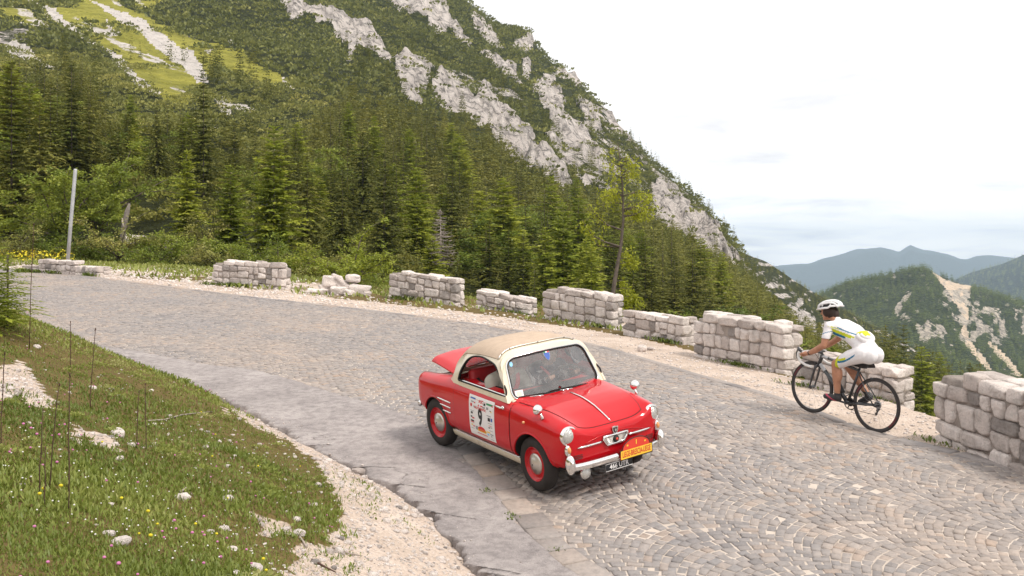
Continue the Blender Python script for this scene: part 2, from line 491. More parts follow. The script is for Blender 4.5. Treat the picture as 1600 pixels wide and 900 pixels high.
for i, u_ in enumerate(FU):
    y_, z_ = far_profile(u_)
    ly = np.log(y_); k = np.linspace(0, 1, len(y_))
    # even spacing in a mix of index and log depth
    l = np.interp(tv, k, ly)
    Yg[i] = np.exp(l); Zg[i] = np.interp(l, ly, z_)
def blur(A, n, ax):
    for _ in range(n):
        B = A.copy()
        if ax == 1: B[:, 1:-1] = (A[:, :-2] + 2 * A[:, 1:-1] + A[:, 2:]) / 4
        else: B[1:-1] = (A[:-2] + 2 * A[1:-1] + A[2:]) / 4
        A = B
    return A
Zs = blur(Zg, 50, 1); Zg = np.where((np.arange(NV) < NV * .72)[None], Zs, Zg * .6 + Zs * .4)
Zg = blur(Zg, 10, 0)
Xg = (FU[:, None] - 800) / F * Yg
UV_U = np.repeat(FU[:, None], NV, 1); UV_V = 400 - F * Zg / Yg

# masks on the slope
def S3(o, sc, L): return [(o[0] + x / sc, o[1] + y / sc) for x, y in L]
ROCK = [
 [(440, 0), (498, 0), (510, 14), (528, 18), (545, 35), (570, 45), (600, 68), (612, 98), (606, 102), (590, 85), (565, 75), (556, 84), (543, 97), (545, 75), (525, 55), (510, 40), (500, 35), (490, 30), (475, 28), (455, 35), (447, 25)],
 [(600, -10), (690, -10), (702, 10), (712, 45), (732, 65), (735, 70), (720, 62), (700, 50), (690, 55), (675, 45), (665, 30), (650, 28), (635, 20), (620, 10)],
 [(613, 92), (630, 86), (650, 94), (677, 98), (674, 125), (668, 140), (657, 140), (662, 168), (640, 165), (632, 148), (620, 132), (612, 112)],
 [(683, 118), (700, 116), (715, 128), (730, 148), (748, 163), (762, 170), (790, 188), (802, 184), (808, 200), (832, 225), (857, 245), (872, 260), (895, 288), (882, 295), (860, 282), (838, 274), (825, 266), (806, 246), (786, 230), (766, 208), (745, 183), (735, 178), (715, 173), (698, 167), (683, 152), (678, 135)],
 [(745, 78), (770, 88), (792, 104), (816, 124), (824, 138), (810, 130), (788, 113), (764, 98)],
 [(738, 18), (752, 25), (768, 46), (778, 60), (790, 80), (770, 72), (755, 60), (740, 42)],
 S3((750, 50), 2.25, [(220, 163), (245, 158), (272, 185), (302, 215), (312, 240), (295, 252), (318, 290), (335, 320), (365, 345), (405, 400), (435, 430), (458, 470), (452, 505), (428, 485), (400, 475), (368, 460), (336, 445), (306, 405), (286, 365), (246, 333), (232, 292), (212, 262), (188, 208)]),
 S3((750, 50), 2.25, [(0, 188), (32, 198), (62, 240), (74, 280), (112, 290), (134, 330), (172, 340), (194, 380), (224, 410), (254, 450), (274, 470), (325, 505), (305, 520), (252, 490), (205, 500), (178, 498), (166, 455), (126, 425), (96, 385), (58, 358), (18, 340), (-10, 315)]),
 S3((750, 50), 2.25, [(228, 348), (284, 398), (325, 470), (384, 530), (434, 558), (466, 582), (420, 574), (388, 549), (356, 524), (306, 474), (246, 402)]),
 S3((750, 50), 2.25, [(268, 106), (302, 128), (324, 160), (354, 190), (376, 204), (340, 204), (308, 184), (288, 162), (272, 147)]),
 S3((750, 50), 2.25, [(340, 226), (384, 278), (424, 320), (436, 350), (398, 334), (366, 294), (342, 256)]),
 S3((750, 50), 2.25, [(438, 266), (474, 310), (506, 374), (488, 378), (456, 320)]),
 S3((750, 50), 2.25, [(596, 556), (642, 526), (684, 560), (724, 600), (764, 640), (794, 670), (824, 700), (864, 740), (904, 770), (934, 806), (956, 852), (940, 862), (898, 816), (848, 786), (798, 768), (756, 746), (716, 716), (676, 696), (634, 676), (604, 636)]),
 S3((750, 50), 2.25, [(150, 106), (178, 106), (174, 164), (150, 158)]),
 S3((750, 50), 2.25, [(130, 18), (190, 6), (200, 40), (174, 68), (138, 42)]),
 S3((750, 50), 2.25, [(-10, 60), (30, 70), (110, 110), (160, 190), (150, 195), (90, 130), (20, 90)]),
 S3((400, 0), 3, [(1320, 410), (1350, 370), (1390, 360), (1420, 420), (1480, 540), (1500, 640), (1450, 600), (1390, 560), (1350, 480), (1310, 430)]),
 S3((400, 0), 3, [(1200, 200), (1240, 170), (1290, 190), (1300, 220), (1250, 235)]),
 [(1040, 292), (1062, 310), (1085, 330), (1120, 362), (1150, 395), (1165, 420), (1150, 410), (1110, 375), (1070, 340), (1040, 312)],
]
SCREE = [
 S3((0, 0), 3, [(150, -10), (200, 15), (300, 86), (420, 175), (485, 218), (565, 268), (665, 368), (760, 440), (705, 434), (636, 384), (555, 296), (445, 206), (375, 174), (325, 144), (245, 74), (170, 20)]),
 S3((0, 0), 3, [(420, -10), (492, 26), (572, 66), (645, 88), (725, 138), (806, 200), (908, 240), (948, 300), (968, 384), (925, 384), (865, 324), (815, 292), (755, 244), (695, 194), (635, 144), (555, 104), (485, 64)]),
 S3((0, 0), 3, [(488, 98), (532, 138), (564, 162), (540, 172), (498, 152)]),
 S3((0, 0), 3, [(655, 236), (785, 298), (800, 320), (735, 284)]),
 S3((0, 0), 3, [(28, 225), (60, 190), (142, 236), (204, 288), (275, 332), (150, 304), (58, 274)]),
 S3((0, 0), 3, [(995, 425), (1070, 446), (1204, 488), (1180, 514), (1082, 492), (1084, 540), (1040, 528)]),
 S3((0, 0), 3, [(1325, 360), (1382, 398), (1388, 424), (1346, 398)]),
 S3((0, 0), 3, [(80, 95), (150, 105), (250, 135), (140, 118)]),
 S3((0, 0), 3, [(955, 232), (1000, 232), (985, 252)]),
 S3((0, 0), 3, [(1060, 165), (1090, 170), (1085, 200), (1065, 192)]),
]
MEADOW = [S3((0, 0), 3, [(0, 0), (160, -10), (200, 50), (300, 128), (420, 185), (540, 262), (640, 352), (770, 462), (850, 504), (900, 444), (880, 402), (950, 382), (1000, 335), (1100, 352), (1230, 384), (1330, 402), (1384, 424), (1310, 348), (1210, 296), (1145, 246), (1060, 232), (960, 182), (830, 152), (745, 112), (640, 62), (580, 30), (560, -20), (380, -20), (300, 50), (200, 20), (60, 20)]),
          S3((0, 0), 3, [(640, -10), (760, -10), (720, 60), (640, 40)]), S3((0, 0), 3, [(0, 30), (120, 40), (260, 120), (120, 110), (0, 70)])]
FOREST_TOP = [(-700, 200), (0, 170), (100, 150), (200, 205), (300, 235), (360, 225), (420, 235), (500, 190), (560, 130), (620, 160), (690, 178), (760, 205), (830, 258), (900, 290), (1000, 335), (1060, 362), (1100, 388), (1140, 412), (1172, 432), (1260, 480), (1900, 480)]
def warped(u, v, amp, sc, seed):
    return u + amp * fbm(u / sc, v / sc, seed, o=4, g=.6), v + amp * fbm(u / sc, v / sc, seed + 9.7, o=4, g=.6)
def mask(polys, u, v, amp=7, sc=22, seed=1.0):
    uu, vv = warped(u, v, amp, sc, seed); r = np.zeros(np.shape(u), bool)
    for p in polys: r |= inpoly(uu, vv, p)
    return r

# forest and scrub lookups for a point of the far slope
def far_z(x, y):
    """height of the slope at x, y (bilinear in the column grid)"""
    x = np.asarray(x, float); y = np.asarray(y, float)
    u = 800 + F * x / y
    fi = np.clip((u - FU[0]) / (FU[1] - FU[0]), 0, NU - 1.001); i = fi.astype(int); a = fi - i
    out = np.zeros_like(x)
    for k in (0, 1):
        col = i + k; wgt = a if k else 1 - a
        zc = np.empty_like(x)
        order = np.argsort(col, kind='stable'); cs = col[order]
        b = np.r_[0, np.flatnonzero(np.diff(cs)) + 1, len(cs)]
        for p, q in zip(b[:-1], b[1:]):
            if q > p:
                idx = order[p:q]; c_ = cs[p]
                zc[idx] = np.interp(np.log(y[idx]), np.log(Yg[c_]), ZD[c_])
        out += wgt * zc
    return out
rockm = mask(ROCK, UV_U, UV_V, 9, 26, 2.0).astype(float)
# rock breaks up the slope, everything else is gently uneven
rk = blur(blur(rockm, 3, 0), 3, 1)
ZD = Zg + rk * ((ridged(Xg / 26, Yg / 40, Zg / 16, 5) - .62) * 13 + (ridged(Xg / 9, Yg / 16, Zg / 26, 4) - .62) * 7 + (ridged(Xg / 4.5, Yg / 8, Zg / 9, 3) - .62) * 4.5 + fbm(Xg / 3, Yg / 5, Zg / 3, 3) * 1.2) + (1 - rk) * fbm(Xg / 22, Yg / 22, 1.5, 4) * np.clip((Yg - 40) / 40, 0, 1) * 1.8
ZD = np.where(np.arange(NV)[None] < 3, Zg, ZD)
# ------------------------------------------------------------------ ground materials
def ground_mat():
    m, t, b = base_mat('ground_soil', .95, 0, .15)
    p = t.node('ShaderNodeNewGeometry').outputs['Position']
    gr = t.attr('grass').outputs['Fac']; gv = t.attr('gravel').outputs['Fac']
    n1 = t.noise(p, 1.3, 6, .65); n2 = t.noise(p, 14, 6, .7); n3 = t.noise(p, 60, 4, .7)
    dust = t.ramp(n1, [(.3, (0.4268, 0.3488, 0.2925)), (.5, (0.5432, 0.4511, 0.387)), (.7, (0.6402, 0.5487, 0.486))])
    peb = t.node('ShaderNodeTexVoronoi'); peb.inputs['Scale'].default_value = 34; t.link(p, peb.inputs['Vector'])
    pc = t.ramp(peb.outputs['Distance'], [(.0, (1.12, 1.1, 1.08)), (.5, (.95, .93, .9)), (.8, (.62, .57, .52))])
    dust2 = t.mix(.55, dust, pc, 'MULTIPLY')
    soil = t.ramp(n2, [(.3, (0.0935, 0.0625, 0.0286)), (.55, (0.1445, 0.1063, 0.039)), (.75, (0.221, 0.1625, 0.065))])
    edge = t.math('ADD', gr, t.math('MULTIPLY', t.math('SUBTRACT', n2, .5), 1.1))
    gmask = t.ramp(edge, [(.42, (0, 0, 0)), (.58, (1, 1, 1))])
    t.link(t.mix(gmask, dust2, soil), b.inputs['Base Color'])
    hgt = t.math('ADD', t.math('MULTIPLY', peb.outputs['Distance'], -1.0), t.math('MULTIPLY', n3, .5))
    t.link(t.bump(hgt, .8, .02), b.inputs['Normal'])
    return m
def sett_mat():
    m, t, b = base_mat('sett_stone', .62, 0, .4)
    r = t.attr('tint').outputs['Fac']; p = t.node('ShaderNodeNewGeometry').outputs['Position']
    c = t.ramp(r, [(0, (0.1811, 0.168, 0.1682)), (.2, (0.2428, 0.224, 0.2203)), (.42, (0.3046, 0.272, 0.2563)), (.6, (0.2552, 0.24, 0.2402)), (.8, (0.3375, 0.3, 0.2803)), (.95, (0.3293, 0.26, 0.2162)), (1, (0.3869, 0.344, 0.3283))])
    n = t.noise(p, 22, 5, .65); big = t.noise(p, .35, 4, .6)
    c2 = t.mix(.8, c, t.ramp(n, [(.25, (.66, .65, .64)), (.5, (.98, .97, .96)), (.75, (1.25, 1.2, 1.16))]), 'MULTIPLY')
    c3 = t.mix(.6, c2, t.ramp(big, [(.3, (.80, .83, .88)), (.5, (1, .98, .96)), (.68, (1.30, 1.16, 1.02))]), 'MULTIPLY')
    t.link(c3, b.inputs['Base Color'])
    t.link(t.ramp(n, [(.3, (.5,) * 3), (.7, (.78,) * 3)]), b.inputs['Roughness'])
    t.link(t.bump(t.noise(p, 45, 4, .65), .6, .012), b.inputs['Normal'])
    return m
def joint_mat():
    m, t, b = base_mat('joint_sand', .95, 0, .1)
    p = t.node('ShaderNodeNewGeometry').outputs['Position']
    t.link(t.ramp(t.noise(p, 1.6, 6, .7), [(.3, (0.3956, 0.3403, 0.296)), (.52, (0.516, 0.4482, 0.392)), (.7, (0.602, 0.5312, 0.472))]), b.inputs['Base Color'])
    t.link(t.bump(t.noise(p, 90, 3, .6), .6, .01), b.inputs['Normal'])
    return m
def asphalt_mat():
    m, t, b = base_mat('old_asphalt', .9, 0, .25)
    p = t.node('ShaderNodeNewGeometry').outputs['Position']
    n = t.noise(p, 1.1, 6, .6); g = t.noise(p, 120, 3, .75); mid = t.noise(p, 9, 5, .7)
    v = t.node('ShaderNodeTexVoronoi'); v.feature = 'DISTANCE_TO_EDGE'; v.inputs['Scale'].default_value = .85
    ds = t.node('ShaderNodeVectorMath'); ds.operation = 'ADD'
    nn = t.node('ShaderNodeTexNoise'); nn.inputs['Scale'].default_value = 2.6; nn.inputs['Detail'].default_value = 6; t.link(p, nn.inputs['Vector'])
    sc = t.node('ShaderNodeVectorMath'); sc.operation = 'SCALE'; sc.inputs['Scale'].default_value = .9
    t.link(nn.outputs['Color'], sc.inputs[0]); t.link(p, ds.inputs[0]); t.link(sc.outputs[0], ds.inputs[1]); t.link(ds.outputs[0], v.inputs['Vector'])
    crack = t.math('MULTIPLY', t.ramp(v.outputs['Distance'], [(.0, (.8, .8, .8)), (.009, (0, 0, 0))]), t.ramp(n, [(.56, (0, 0, 0)), (.68, (1, 1, 1))]))
    c = t.ramp(n, [(.28, (.262, .240, .238)), (.5, (.335, .308, .303)), (.72, (.41, .378, .37))])
    c = t.mix(.7, c, t.ramp(g, [(.3, (.55, .54, .54)), (.5, (1, 1, 1)), (.7, (1.35, 1.33, 1.3))]), 'MULTIPLY')
    c = t.mix(.8, c, t.ramp(mid, [(.34, (.66, .64, .65)), (.58, (1.12, 1.1, 1.09))]), 'MULTIPLY')
    c = t.mix(crack, c, (.12, .105, .10))
    t.link(c, b.inputs['Base Color'])
    h = t.math('SUBTRACT', t.math('ADD', g, t.math('MULTIPLY', mid, .8)), t.math('MULTIPLY', crack, 1.5))
    t.link(t.bump(h, .7, .015), b.inputs['Normal'])
    return m
def hill_mat(name, rock_a, rock_b, scree_c, mead_a, mead_b, und_a, und_b, sc):
    """mountain side: attributes rock / scree / meadow pick bare stone, rubble, grass or dark undergrowth"""
    m, t, b = base_mat(name, .95, 0, .12)
    p = t.node('ShaderNodeNewGeometry').outputs['Position']
    map_ = t.node('ShaderNodeMapping'); map_.inputs['Scale'].default_value = (1, 1, .55); t.link(p, map_.inputs['Vector'])
    q = map_.outputs[0]
    big = t.noise(p, .035 * sc, 6, .62); mid = t.noise(p, .16 * sc, 8, .68); fine = t.noise(p, .8 * sc, 6, .7)
    rk = t.attr('rock').outputs['Fac']; scr = t.attr('scree').outputs['Fac']; mea = t.attr('meadow').outputs['Fac']
    wv = t.node('ShaderNodeTexVoronoi'); wv.feature = 'DISTANCE_TO_EDGE'; wv.inputs['Scale'].default_value = .11 * sc
    ad = t.node('ShaderNodeVectorMath'); ad.operation = 'ADD'; nz = t.node('ShaderNodeTexNoise'); nz.inputs['Scale'].default_value = .12 * sc; nz.inputs['Detail'].default_value = 6
    t.link(p, nz.inputs['Vector']); s2 = t.node('ShaderNodeVectorMath'); s2.operation = 'SCALE'; s2.inputs['Scale'].default_value = 14 / sc
    t.link(nz.outputs['Color'], s2.inputs[0]); t.link(q, ad.inputs[0]); t.link(s2.outputs[0], ad.inputs[1]); t.link(ad.outputs[0], wv.inputs['Vector'])
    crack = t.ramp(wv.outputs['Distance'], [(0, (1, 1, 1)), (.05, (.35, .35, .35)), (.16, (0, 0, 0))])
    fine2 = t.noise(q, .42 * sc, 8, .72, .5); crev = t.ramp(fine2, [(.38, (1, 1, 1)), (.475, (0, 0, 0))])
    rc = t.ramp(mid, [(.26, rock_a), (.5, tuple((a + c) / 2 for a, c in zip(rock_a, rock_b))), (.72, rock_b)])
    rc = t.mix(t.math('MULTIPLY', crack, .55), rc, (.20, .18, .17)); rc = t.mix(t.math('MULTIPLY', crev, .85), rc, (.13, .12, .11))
    sc_c = t.mix(.6, scree_c, t.ramp(fine, [(.3, (.75, .74, .72)), (.7, (1.15, 1.14, 1.12))]), 'MULTIPLY')
    mc = t.ramp(mid, [(.3, mead_a), (.55, mead_b), (.75, tuple(x * 1.25 for x in mead_b))])
    uc = t.ramp(fine, [(.3, und_a), (.65, und_b)])
    jit = t.math('MULTIPLY', t.math('SUBTRACT', mid, .5), 1.5)
    jit2 = t.math('ADD', jit, t.math('MULTIPLY', t.math('SUBTRACT', fine, .5), .7))
    st = lambda a, lo, hi: t.ramp(t.math('ADD', a, jit2), [(lo, (0, 0, 0)), (hi, (1, 1, 1))])
    c = t.mix(st(mea, .45, .6), uc, mc)
    c = t.mix(st(scr, .45, .6), c, sc_c)
    c = t.mix(st(rk, .44, .56), c, rc)
    t.link(c, b.inputs['Base Color'])
    h = t.math('SUBTRACT', t.math('ADD', mid, t.math('MULTIPLY', fine2, .8)), t.math('MULTIPLY', crack, .4))
    t.link(t.bump(h, 1.0, 5.0 / sc), b.inputs['Normal'])
    return m
M_GROUND = ground_mat(); M_SETT = sett_mat(); M_JOINT = joint_mat(); M_ASPH = asphalt_mat()
M_SLOPE = hill_mat('mountain_slope', (.62, .55, .505), (.95, .87, .815), (.97, .90, .85), (.30, .30, .045), (.50, .47, .085), (.028, .036, .010), (.075, .083, .024), 1.0)
M_HILL = hill_mat('far_hill', (0.493, 0.434, 0.364), (0.87, 0.756, 0.624), (0.957, 0.77, 0.585), (0.145, 0.182, 0.039), (0.232, 0.266, 0.065), (0.0348, 0.0504, 0.0182), (0.0725, 0.091, 0.0312), .5)
M_BLUE = hill_mat('distant_mountain', (.26, .25, .24), (.40, .37, .35), (.5, .46, .42), (.08, .11, .05), (.11, .14, .06), (.028, .042, .022), (.05, .066, .032), .12)

# ------------------------------------------------------------------ near ground
GRAVEL_PX = [[(318, 612), (400, 652), (455, 690), (505, 740), (530, 800), (520, 850), (455, 880), (440, 930), (700, 960), (800, 960), (770, 900), (700, 815), (640, 760), (560, 725), (480, 680), (390, 632)],
             [(-40, 565), (28, 562), (55, 590), (88, 632), (62, 642), (20, 616), (-40, 612)], [(112, 662), (150, 674), (200, 688), (180, 698), (130, 688)], [(395, 800), (450, 820), (470, 850), (400, 860)]]
gx = np.r_[np.linspace(-48, -12, 110)[:-1], np.linspace(-12, 9, 300)[:-1], np.linspace(9, 26, 40)]
gy = np.r_[np.linspace(-7, 0, 25)[:-1], np.linspace(0, 20, 300)[:-1], np.linspace(20, 56, 180)]
GX, GY = np.meshgrid(gx, gy, indexing='ij')
GZ = ground_z(GX, GY)
tt, ss = outer_st(GX, GY); dd, _ = inside_side(ASPH, GX, GY)
tt = tt.reshape(GX.shape); ss = ss.reshape(GX.shape); dd = dd.reshape(GX.shape)
with np.errstate(all='ignore'):
    GU, GV = uv(GX, np.maximum(GY, .3), GZ)
bank = (dd > 0) & (tt > 0)
grav = mask(GRAVEL_PX, GU, GV, 26, 40, 5.0) & (GY > 2.5)
grass = (bank & ~grav & (dd > .12)).astype(float)
oxs = np.interp(ss.ravel(), OUT_S, OUT[:, 0]).reshape(GX.shape)
shw = np.interp(oxs, [-22, -12, -8, -6, 6], [1.0, 1.0, 1.4, 1.6, 1.9])
verge = (tt < -shw) 
grass = np.where(verge, np.clip(.55 + .8 * fbm(GX / 2.2, GY / 2.2, 3.1), .15, 1), grass)
grass = np.where((tt < -shw) & (oxs > -6), .8, grass)
# ground under the paving sits a little lower
GZ = np.where((dd <= .03) & (tt >= 0), GZ - .09, GZ)
GZ = np.where(bank, GZ - .03 * np.exp(-dd / .3) - np.where(grav, .012, 0) + .03 * fbm(GX * 1.1, GY * 1.1, 1.0) + (grass > .5) * .05 * fbm(GX * .7, GY * .7, 6.0), GZ)
GZ = np.where((tt < 0), GZ + .02 * fbm(GX * 1.5, GY * 1.5, 2.0) - .01, GZ)
GRASSA = grass
nx_, ny_ = GX.shape
ii = np.arange(nx_ * ny_).reshape(nx_, ny_)
q = np.stack([ii[:-1, :-1].ravel(), ii[1:, :-1].ravel(), ii[1:, 1:].ravel(), ii[:-1, 1:].ravel()], 1)
g = mesh_obj('ground', np.stack([GX.ravel(), GY.ravel(), GZ.ravel()], 1), q, M_GROUND)
attr(g, 'grass', grass.ravel()); attr(g, 'gravel', grav.ravel())
tag(g, 'gravelly verge and grassy bank around the bend', kind='structure')
def bank_z(x, y):
    fi = np.interp(x, gx, np.arange(len(gx))); fj = np.interp(y, gy, np.arange(len(gy)))
    i = np.clip(fi.astype(int), 0, nx_ - 2); j = np.clip(fj.astype(int), 0, ny_ - 2); a = fi - i; b = fj - j
    return GZ[i, j] * (1 - a) * (1 - b) + GZ[i + 1, j] * a * (1 - b) + GZ[i, j + 1] * (1 - a) * b + GZ[i + 1, j + 1] * a * b
def grid_at(A, x, y):
    i = np.clip(np.rint(np.interp(x, gx, np.arange(len(gx)))).astype(int), 0, nx_ - 1); j = np.clip(np.rint(np.interp(y, gy, np.arange(len(gy)))).astype(int), 0, ny_ - 1)
    return A[i, j]

# ------------------------------------------------------------------ the paved road: bed of sand, setts in arcs, kerb stones
sN, tN = 420, 36
sv = np.linspace(4, OUT_L - .5, sN); tvv = np.linspace(-.05, 8.2, tN)
SS, TT = np.meshgrid(sv, tvv, indexing='ij')
RX, RY = road_p(SS, TT)
d_ = inside_side(SETT, RX, RY)[0].reshape(RX.shape)
keep = d_ < .5
RZ = Zr(RX, RY) - .002
ii = np.arange(sN * tN).reshape(sN, tN)
q = np.stack([ii[:-1, :-1].ravel(), ii[1:, :-1].ravel(), ii[1:, 1:].ravel(), ii[:-1, 1:].ravel()], 1)
kf = keep.ravel()[q].all(1)
bed = mesh_obj('road_bed', np.stack([RX.ravel(), RY.ravel(), RZ.ravel()], 1), q[kf], M_JOINT)
tag(bed, 'pale sand in the joints of the paved bend', kind='structure')

def add_setts():
    W = 1.20; h = .099
    V = []; Q = []; tint = []
    P4 = []
    for j in range(7):
        t0 = .17 + j * W
        # local stretch along the road at this lane
        px, py = road_p(OUT_S, t0 + W / 2)
        L = np.r_[0, np.cumsum(np.hypot(np.diff(px), np.diff(py)))]
        rows = int(L[-1] / h)
        for k in range(rows):
            lk = (k + .5) * h + (j % 2) * .05
            nst = 12 if k % 3 else 11
            cuts = np.linspace(0, 1, nst + 1); cuts[1:-1] += RNG.uniform(-.012, .012, nst - 1)
            mid = (cuts[:-1] + cuts[1:]) / 2
            SG = .30
            sag = SG * (1 - (2 * cuts - 1) ** 2)        # arcs bow uphill
            ml = 4 * SG * (2 * cuts - 1) / W            # slope of the arc; joints stand square to it
            ls = np.interp(lk - sag, L, OUT_S)
            lo = np.interp(lk - sag - h / (1 + ml * ml), L, OUT_S); tof = h * ml / (1 + ml * ml)
            g1, g2 = .003, .003
            for i in range(nst):
                a = t0 + cuts[i] * W + g1; b = t0 + cuts[i + 1] * W - g1
                P4.append((lo[i], a + tof[i], lo[i + 1], b + tof[i + 1], ls[i + 1], b, ls[i], a))
    P4 = np.array(P4)
    n = len(P4)
    X = np.empty((n, 4)); Y = np.empty((n, 4))
    for c in range(4):
        X[:, c], Y[:, c] = road_p(P4[:, 2 * c], P4[:, 2 * c + 1])
    cx_, cy_ = X.mean(1), Y.mean(1)
    z = Zr(cx_, cy_); u, v = uv(cx_, np.maximum(cy_, .4), z)
    ok = (u > -250) & (u < 2000) & (cy_ > 3.5) & (cy_ < 52) & (v < 1100)
    ok &= inside_side(SETT, cx_, cy_)[0] < .12
    X, Y, cx_, cy_ = X[ok], Y[ok], cx_[ok], cy_[ok]; n = len(X)
    sh = RNG.uniform(.90, .975, (n, 1)); X = cx_[:, None] + (X - cx_[:, None]) * sh; Y = cy_[:, None] + (Y - cy_[:, None]) * sh
    X += RNG.normal(0, .0042, (n, 4)); Y += RNG.normal(0, .0042, (n, 4))
    lift = RNG.normal(.0, .0035, (n, 1)); tx = RNG.normal(0, .035, (n, 1)); ty = RNG.normal(0, .035, (n, 1))
    def ring(k, dz):
        x = cx_[:, None] + (X - cx_[:, None]) * k; y = cy_[:, None] + (Y - cy_[:, None]) * k
        return np.stack([x, y, Zr(x, y) + lift + dz + tx * (x - cx_[:, None]) + ty * (y - cy_[:, None])], 2)
    R0 = ring(1.0, -.02); R1 = ring(.985, .0); R2 = ring(.84, .0065)
    VV = np.concatenate([R0, R1, R2], 1)          # n, 12, 3
    base = np.arange(n)[:, None] * 12
    fs = []
    for r in (0, 4):
        for c in range(4): fs.append(np.stack([r + c, r + (c + 1) % 4, r + 4 + (c + 1) % 4, r + 4 + c]))
    fs.append(np.array([8, 9, 10, 11]))
    fs = np.array(fs)                              # 9, 4
    Q = (base[:, None, :] + fs[None]).reshape(-1, 4)
    worn = .5 + .5 * fbm(cx_ * .5, cy_ * .5, 2.2)
    tint = np.clip(RNG.uniform(0, 1, n) * .8 + worn * .3 - .05, 0, 1)
    return VV.reshape(-1, 3), Q, np.repeat(tint, 12)
V_, Q_, T1 = add_setts()
rd = mesh_obj('road', V_, Q_, M_SETT, smooth=False)
attr(rd, 'tint', T1)
tag(rd, 'bend paved with small grey setts laid in arcs', kind='structure')

def slab_row(pairs, w0, w1, name, label, lift=.004, gap=.012):
    """flush stones along a line; pairs of corner points"""
    V = []; Fc = []; ti = []
    for (p0, p1, q1, q0) in pairs:
        P = np.array([p0, p1, q1, q0], float); c = P.mean(0)
        for k, dz in ((1.0, -.05), (.985, .002), (.9, .012)):
            X = c + (P - c) * k
            for x, y in X: V.append((x, y, float(Zr(x, y)) + dz + lift))
        b = len(V) - 12
        for r in (0, 4):
            for i in range(4): Fc.append([b + r + i, b + r + (i + 1) % 4, b + r + 4 + (i + 1) % 4, b + r + 4 + i])
        Fc.append([b + 8, b + 9, b + 10, b + 11]); ti += [random.random()] * 12
    o = mesh_obj(name, V, np.array(Fc), M_SETT, smooth=False); attr(o, 'tint', ti)
    tag(o, label, kind='structure'); return o
prs = []
s_ = 5.0
while s_ < OUT_L - 1:
    L_ = random.uniform(.45, .95); e = .012
    a = road_p(s_ + e, -.03 + random.uniform(-.012, .012)); b = road_p(s_ + L_ - e, -.03 + random.uniform(-.012, .012)); c_ = road_p(s_ + L_ - e, .155); d = road_p(s_ + e, .155)
    prs.append((a, b, c_, d)); s_ += L_
slab_row(prs, 0, 0, 'kerb', 'flush kerb stones along the outer edge of the setts')
prs = []
tS = np.gradient(SETT, axis=0); tS /= np.linalg.norm(tS, axis=1)[:, None]; nS = np.stack([tS[:, 1], -tS[:, 0]], 1)
def sett_p(s, o):
    return (np.interp(s, SETT_S, SETT[:, 0]) + np.interp(s, SETT_S, nS[:, 0]) * o, np.interp(s, SETT_S, SETT[:, 1]) + np.interp(s, SETT_S, nS[:, 1]) * o)
k0 = SETT_S[nearest(SETT, [hit(690, 705, Zr)[0]], [hit(690, 705, Zr)[1]])[1][0]]
s_ = k0
while s_ < SETT_S[-1] - 2:
    L_ = random.uniform(.26, .44); w_ = random.uniform(.2, .27)
    prs.append((sett_p(s_ + .012, .03), sett_p(s_ + L_ - .012, .03 + random.uniform(-.02, .02)), sett_p(s_ + L_ - .012, -w_), sett_p(s_ + .012, -w_))); s_ += L_
slab_row(prs, 0, 0, 'kerb_strip', 'row of larger edge stones between the setts and the asphalt', lift=.012)

# asphalt: between the setts and the gravel, with a ragged broken edge
nA = 1100
fa = np.linspace(0, 1, nA)
SA = np.stack([np.interp(fa * SETT_S[-1], SETT_S, SETT[:, i]) for i in (0, 1)], 1)
# pair each point of the sett line with the asphalt edge at the same place along the road
AI = np.stack([np.interp(fa * ASPH_S[-1], ASPH_S, ASPH_R[:, i]) for i in (0, 1)], 1)
wob = fbm(fa * 60, fa * 0, 1.7, 7, .85) * .22
nrm = AI - SA; nrm /= np.maximum(np.linalg.norm(nrm, axis=1), 1e-3)[:, None]
SA2 = SA + nrm * (wob - .02)[:, None]
mA = 26
kk = np.linspace(0, 1, mA)
AX = SA2[:, None, 0] * (1 - kk) + AI[:, None, 0] * kk; AY = SA2[:, None, 1] * (1 - kk) + AI[:, None, 1] * kk
AZ = Zr(AX, AY) + .016 + .006 * np.minimum(kk * 8, 1)[None] + .010 * fbm(AX * 1.2, AY * 1.2, 3.0) + .006 * fbm(AX * 6, AY * 6, 5.0)
AZ[:, 0] -= .02
# crumbled lip and skirt
lip = AI + nrm * .03
LX, LY = lip[:, 0], lip[:, 1]
AX = np.c_[AX, LX, LX + nrm[:, 0] * .015]; AY = np.c_[AY, LY, LY + nrm[:, 1] * .015]
AZ = np.c_[AZ, AZ[:, -1] - .012, AZ[:, -1] - .12]
mA += 2
ii = np.arange(nA * mA).reshape(nA, mA)
q = np.stack([ii[:-1, :-1].ravel(), ii[1:, :-1].ravel(), ii[1:, 1:].ravel(), ii[:-1, 1:].ravel()], 1)
ao = mesh_obj('asphalt_strip', np.stack([AX.ravel(), AY.ravel(), AZ.ravel()], 1), q, M_ASPH)
tag(ao, 'worn grey asphalt along the inside of the bend', kind='structure')

# ------------------------------------------------------------------ mountain slope beyond the road
scr_m = mask(SCREE, UV_U, UV_V, 5, 14, 4.0).astype(float)
mea_m = mask(MEADOW, UV_U, UV_V, 7, 20, 6.0).astype(float)
verge_m = ((Yg < np.interp(FU, [-600, 0, 150, 330, 420], [66, 56, 50, 45, 30])[:, None])).astype(float) * .9
mea_m = np.maximum(mea_m, verge_m)
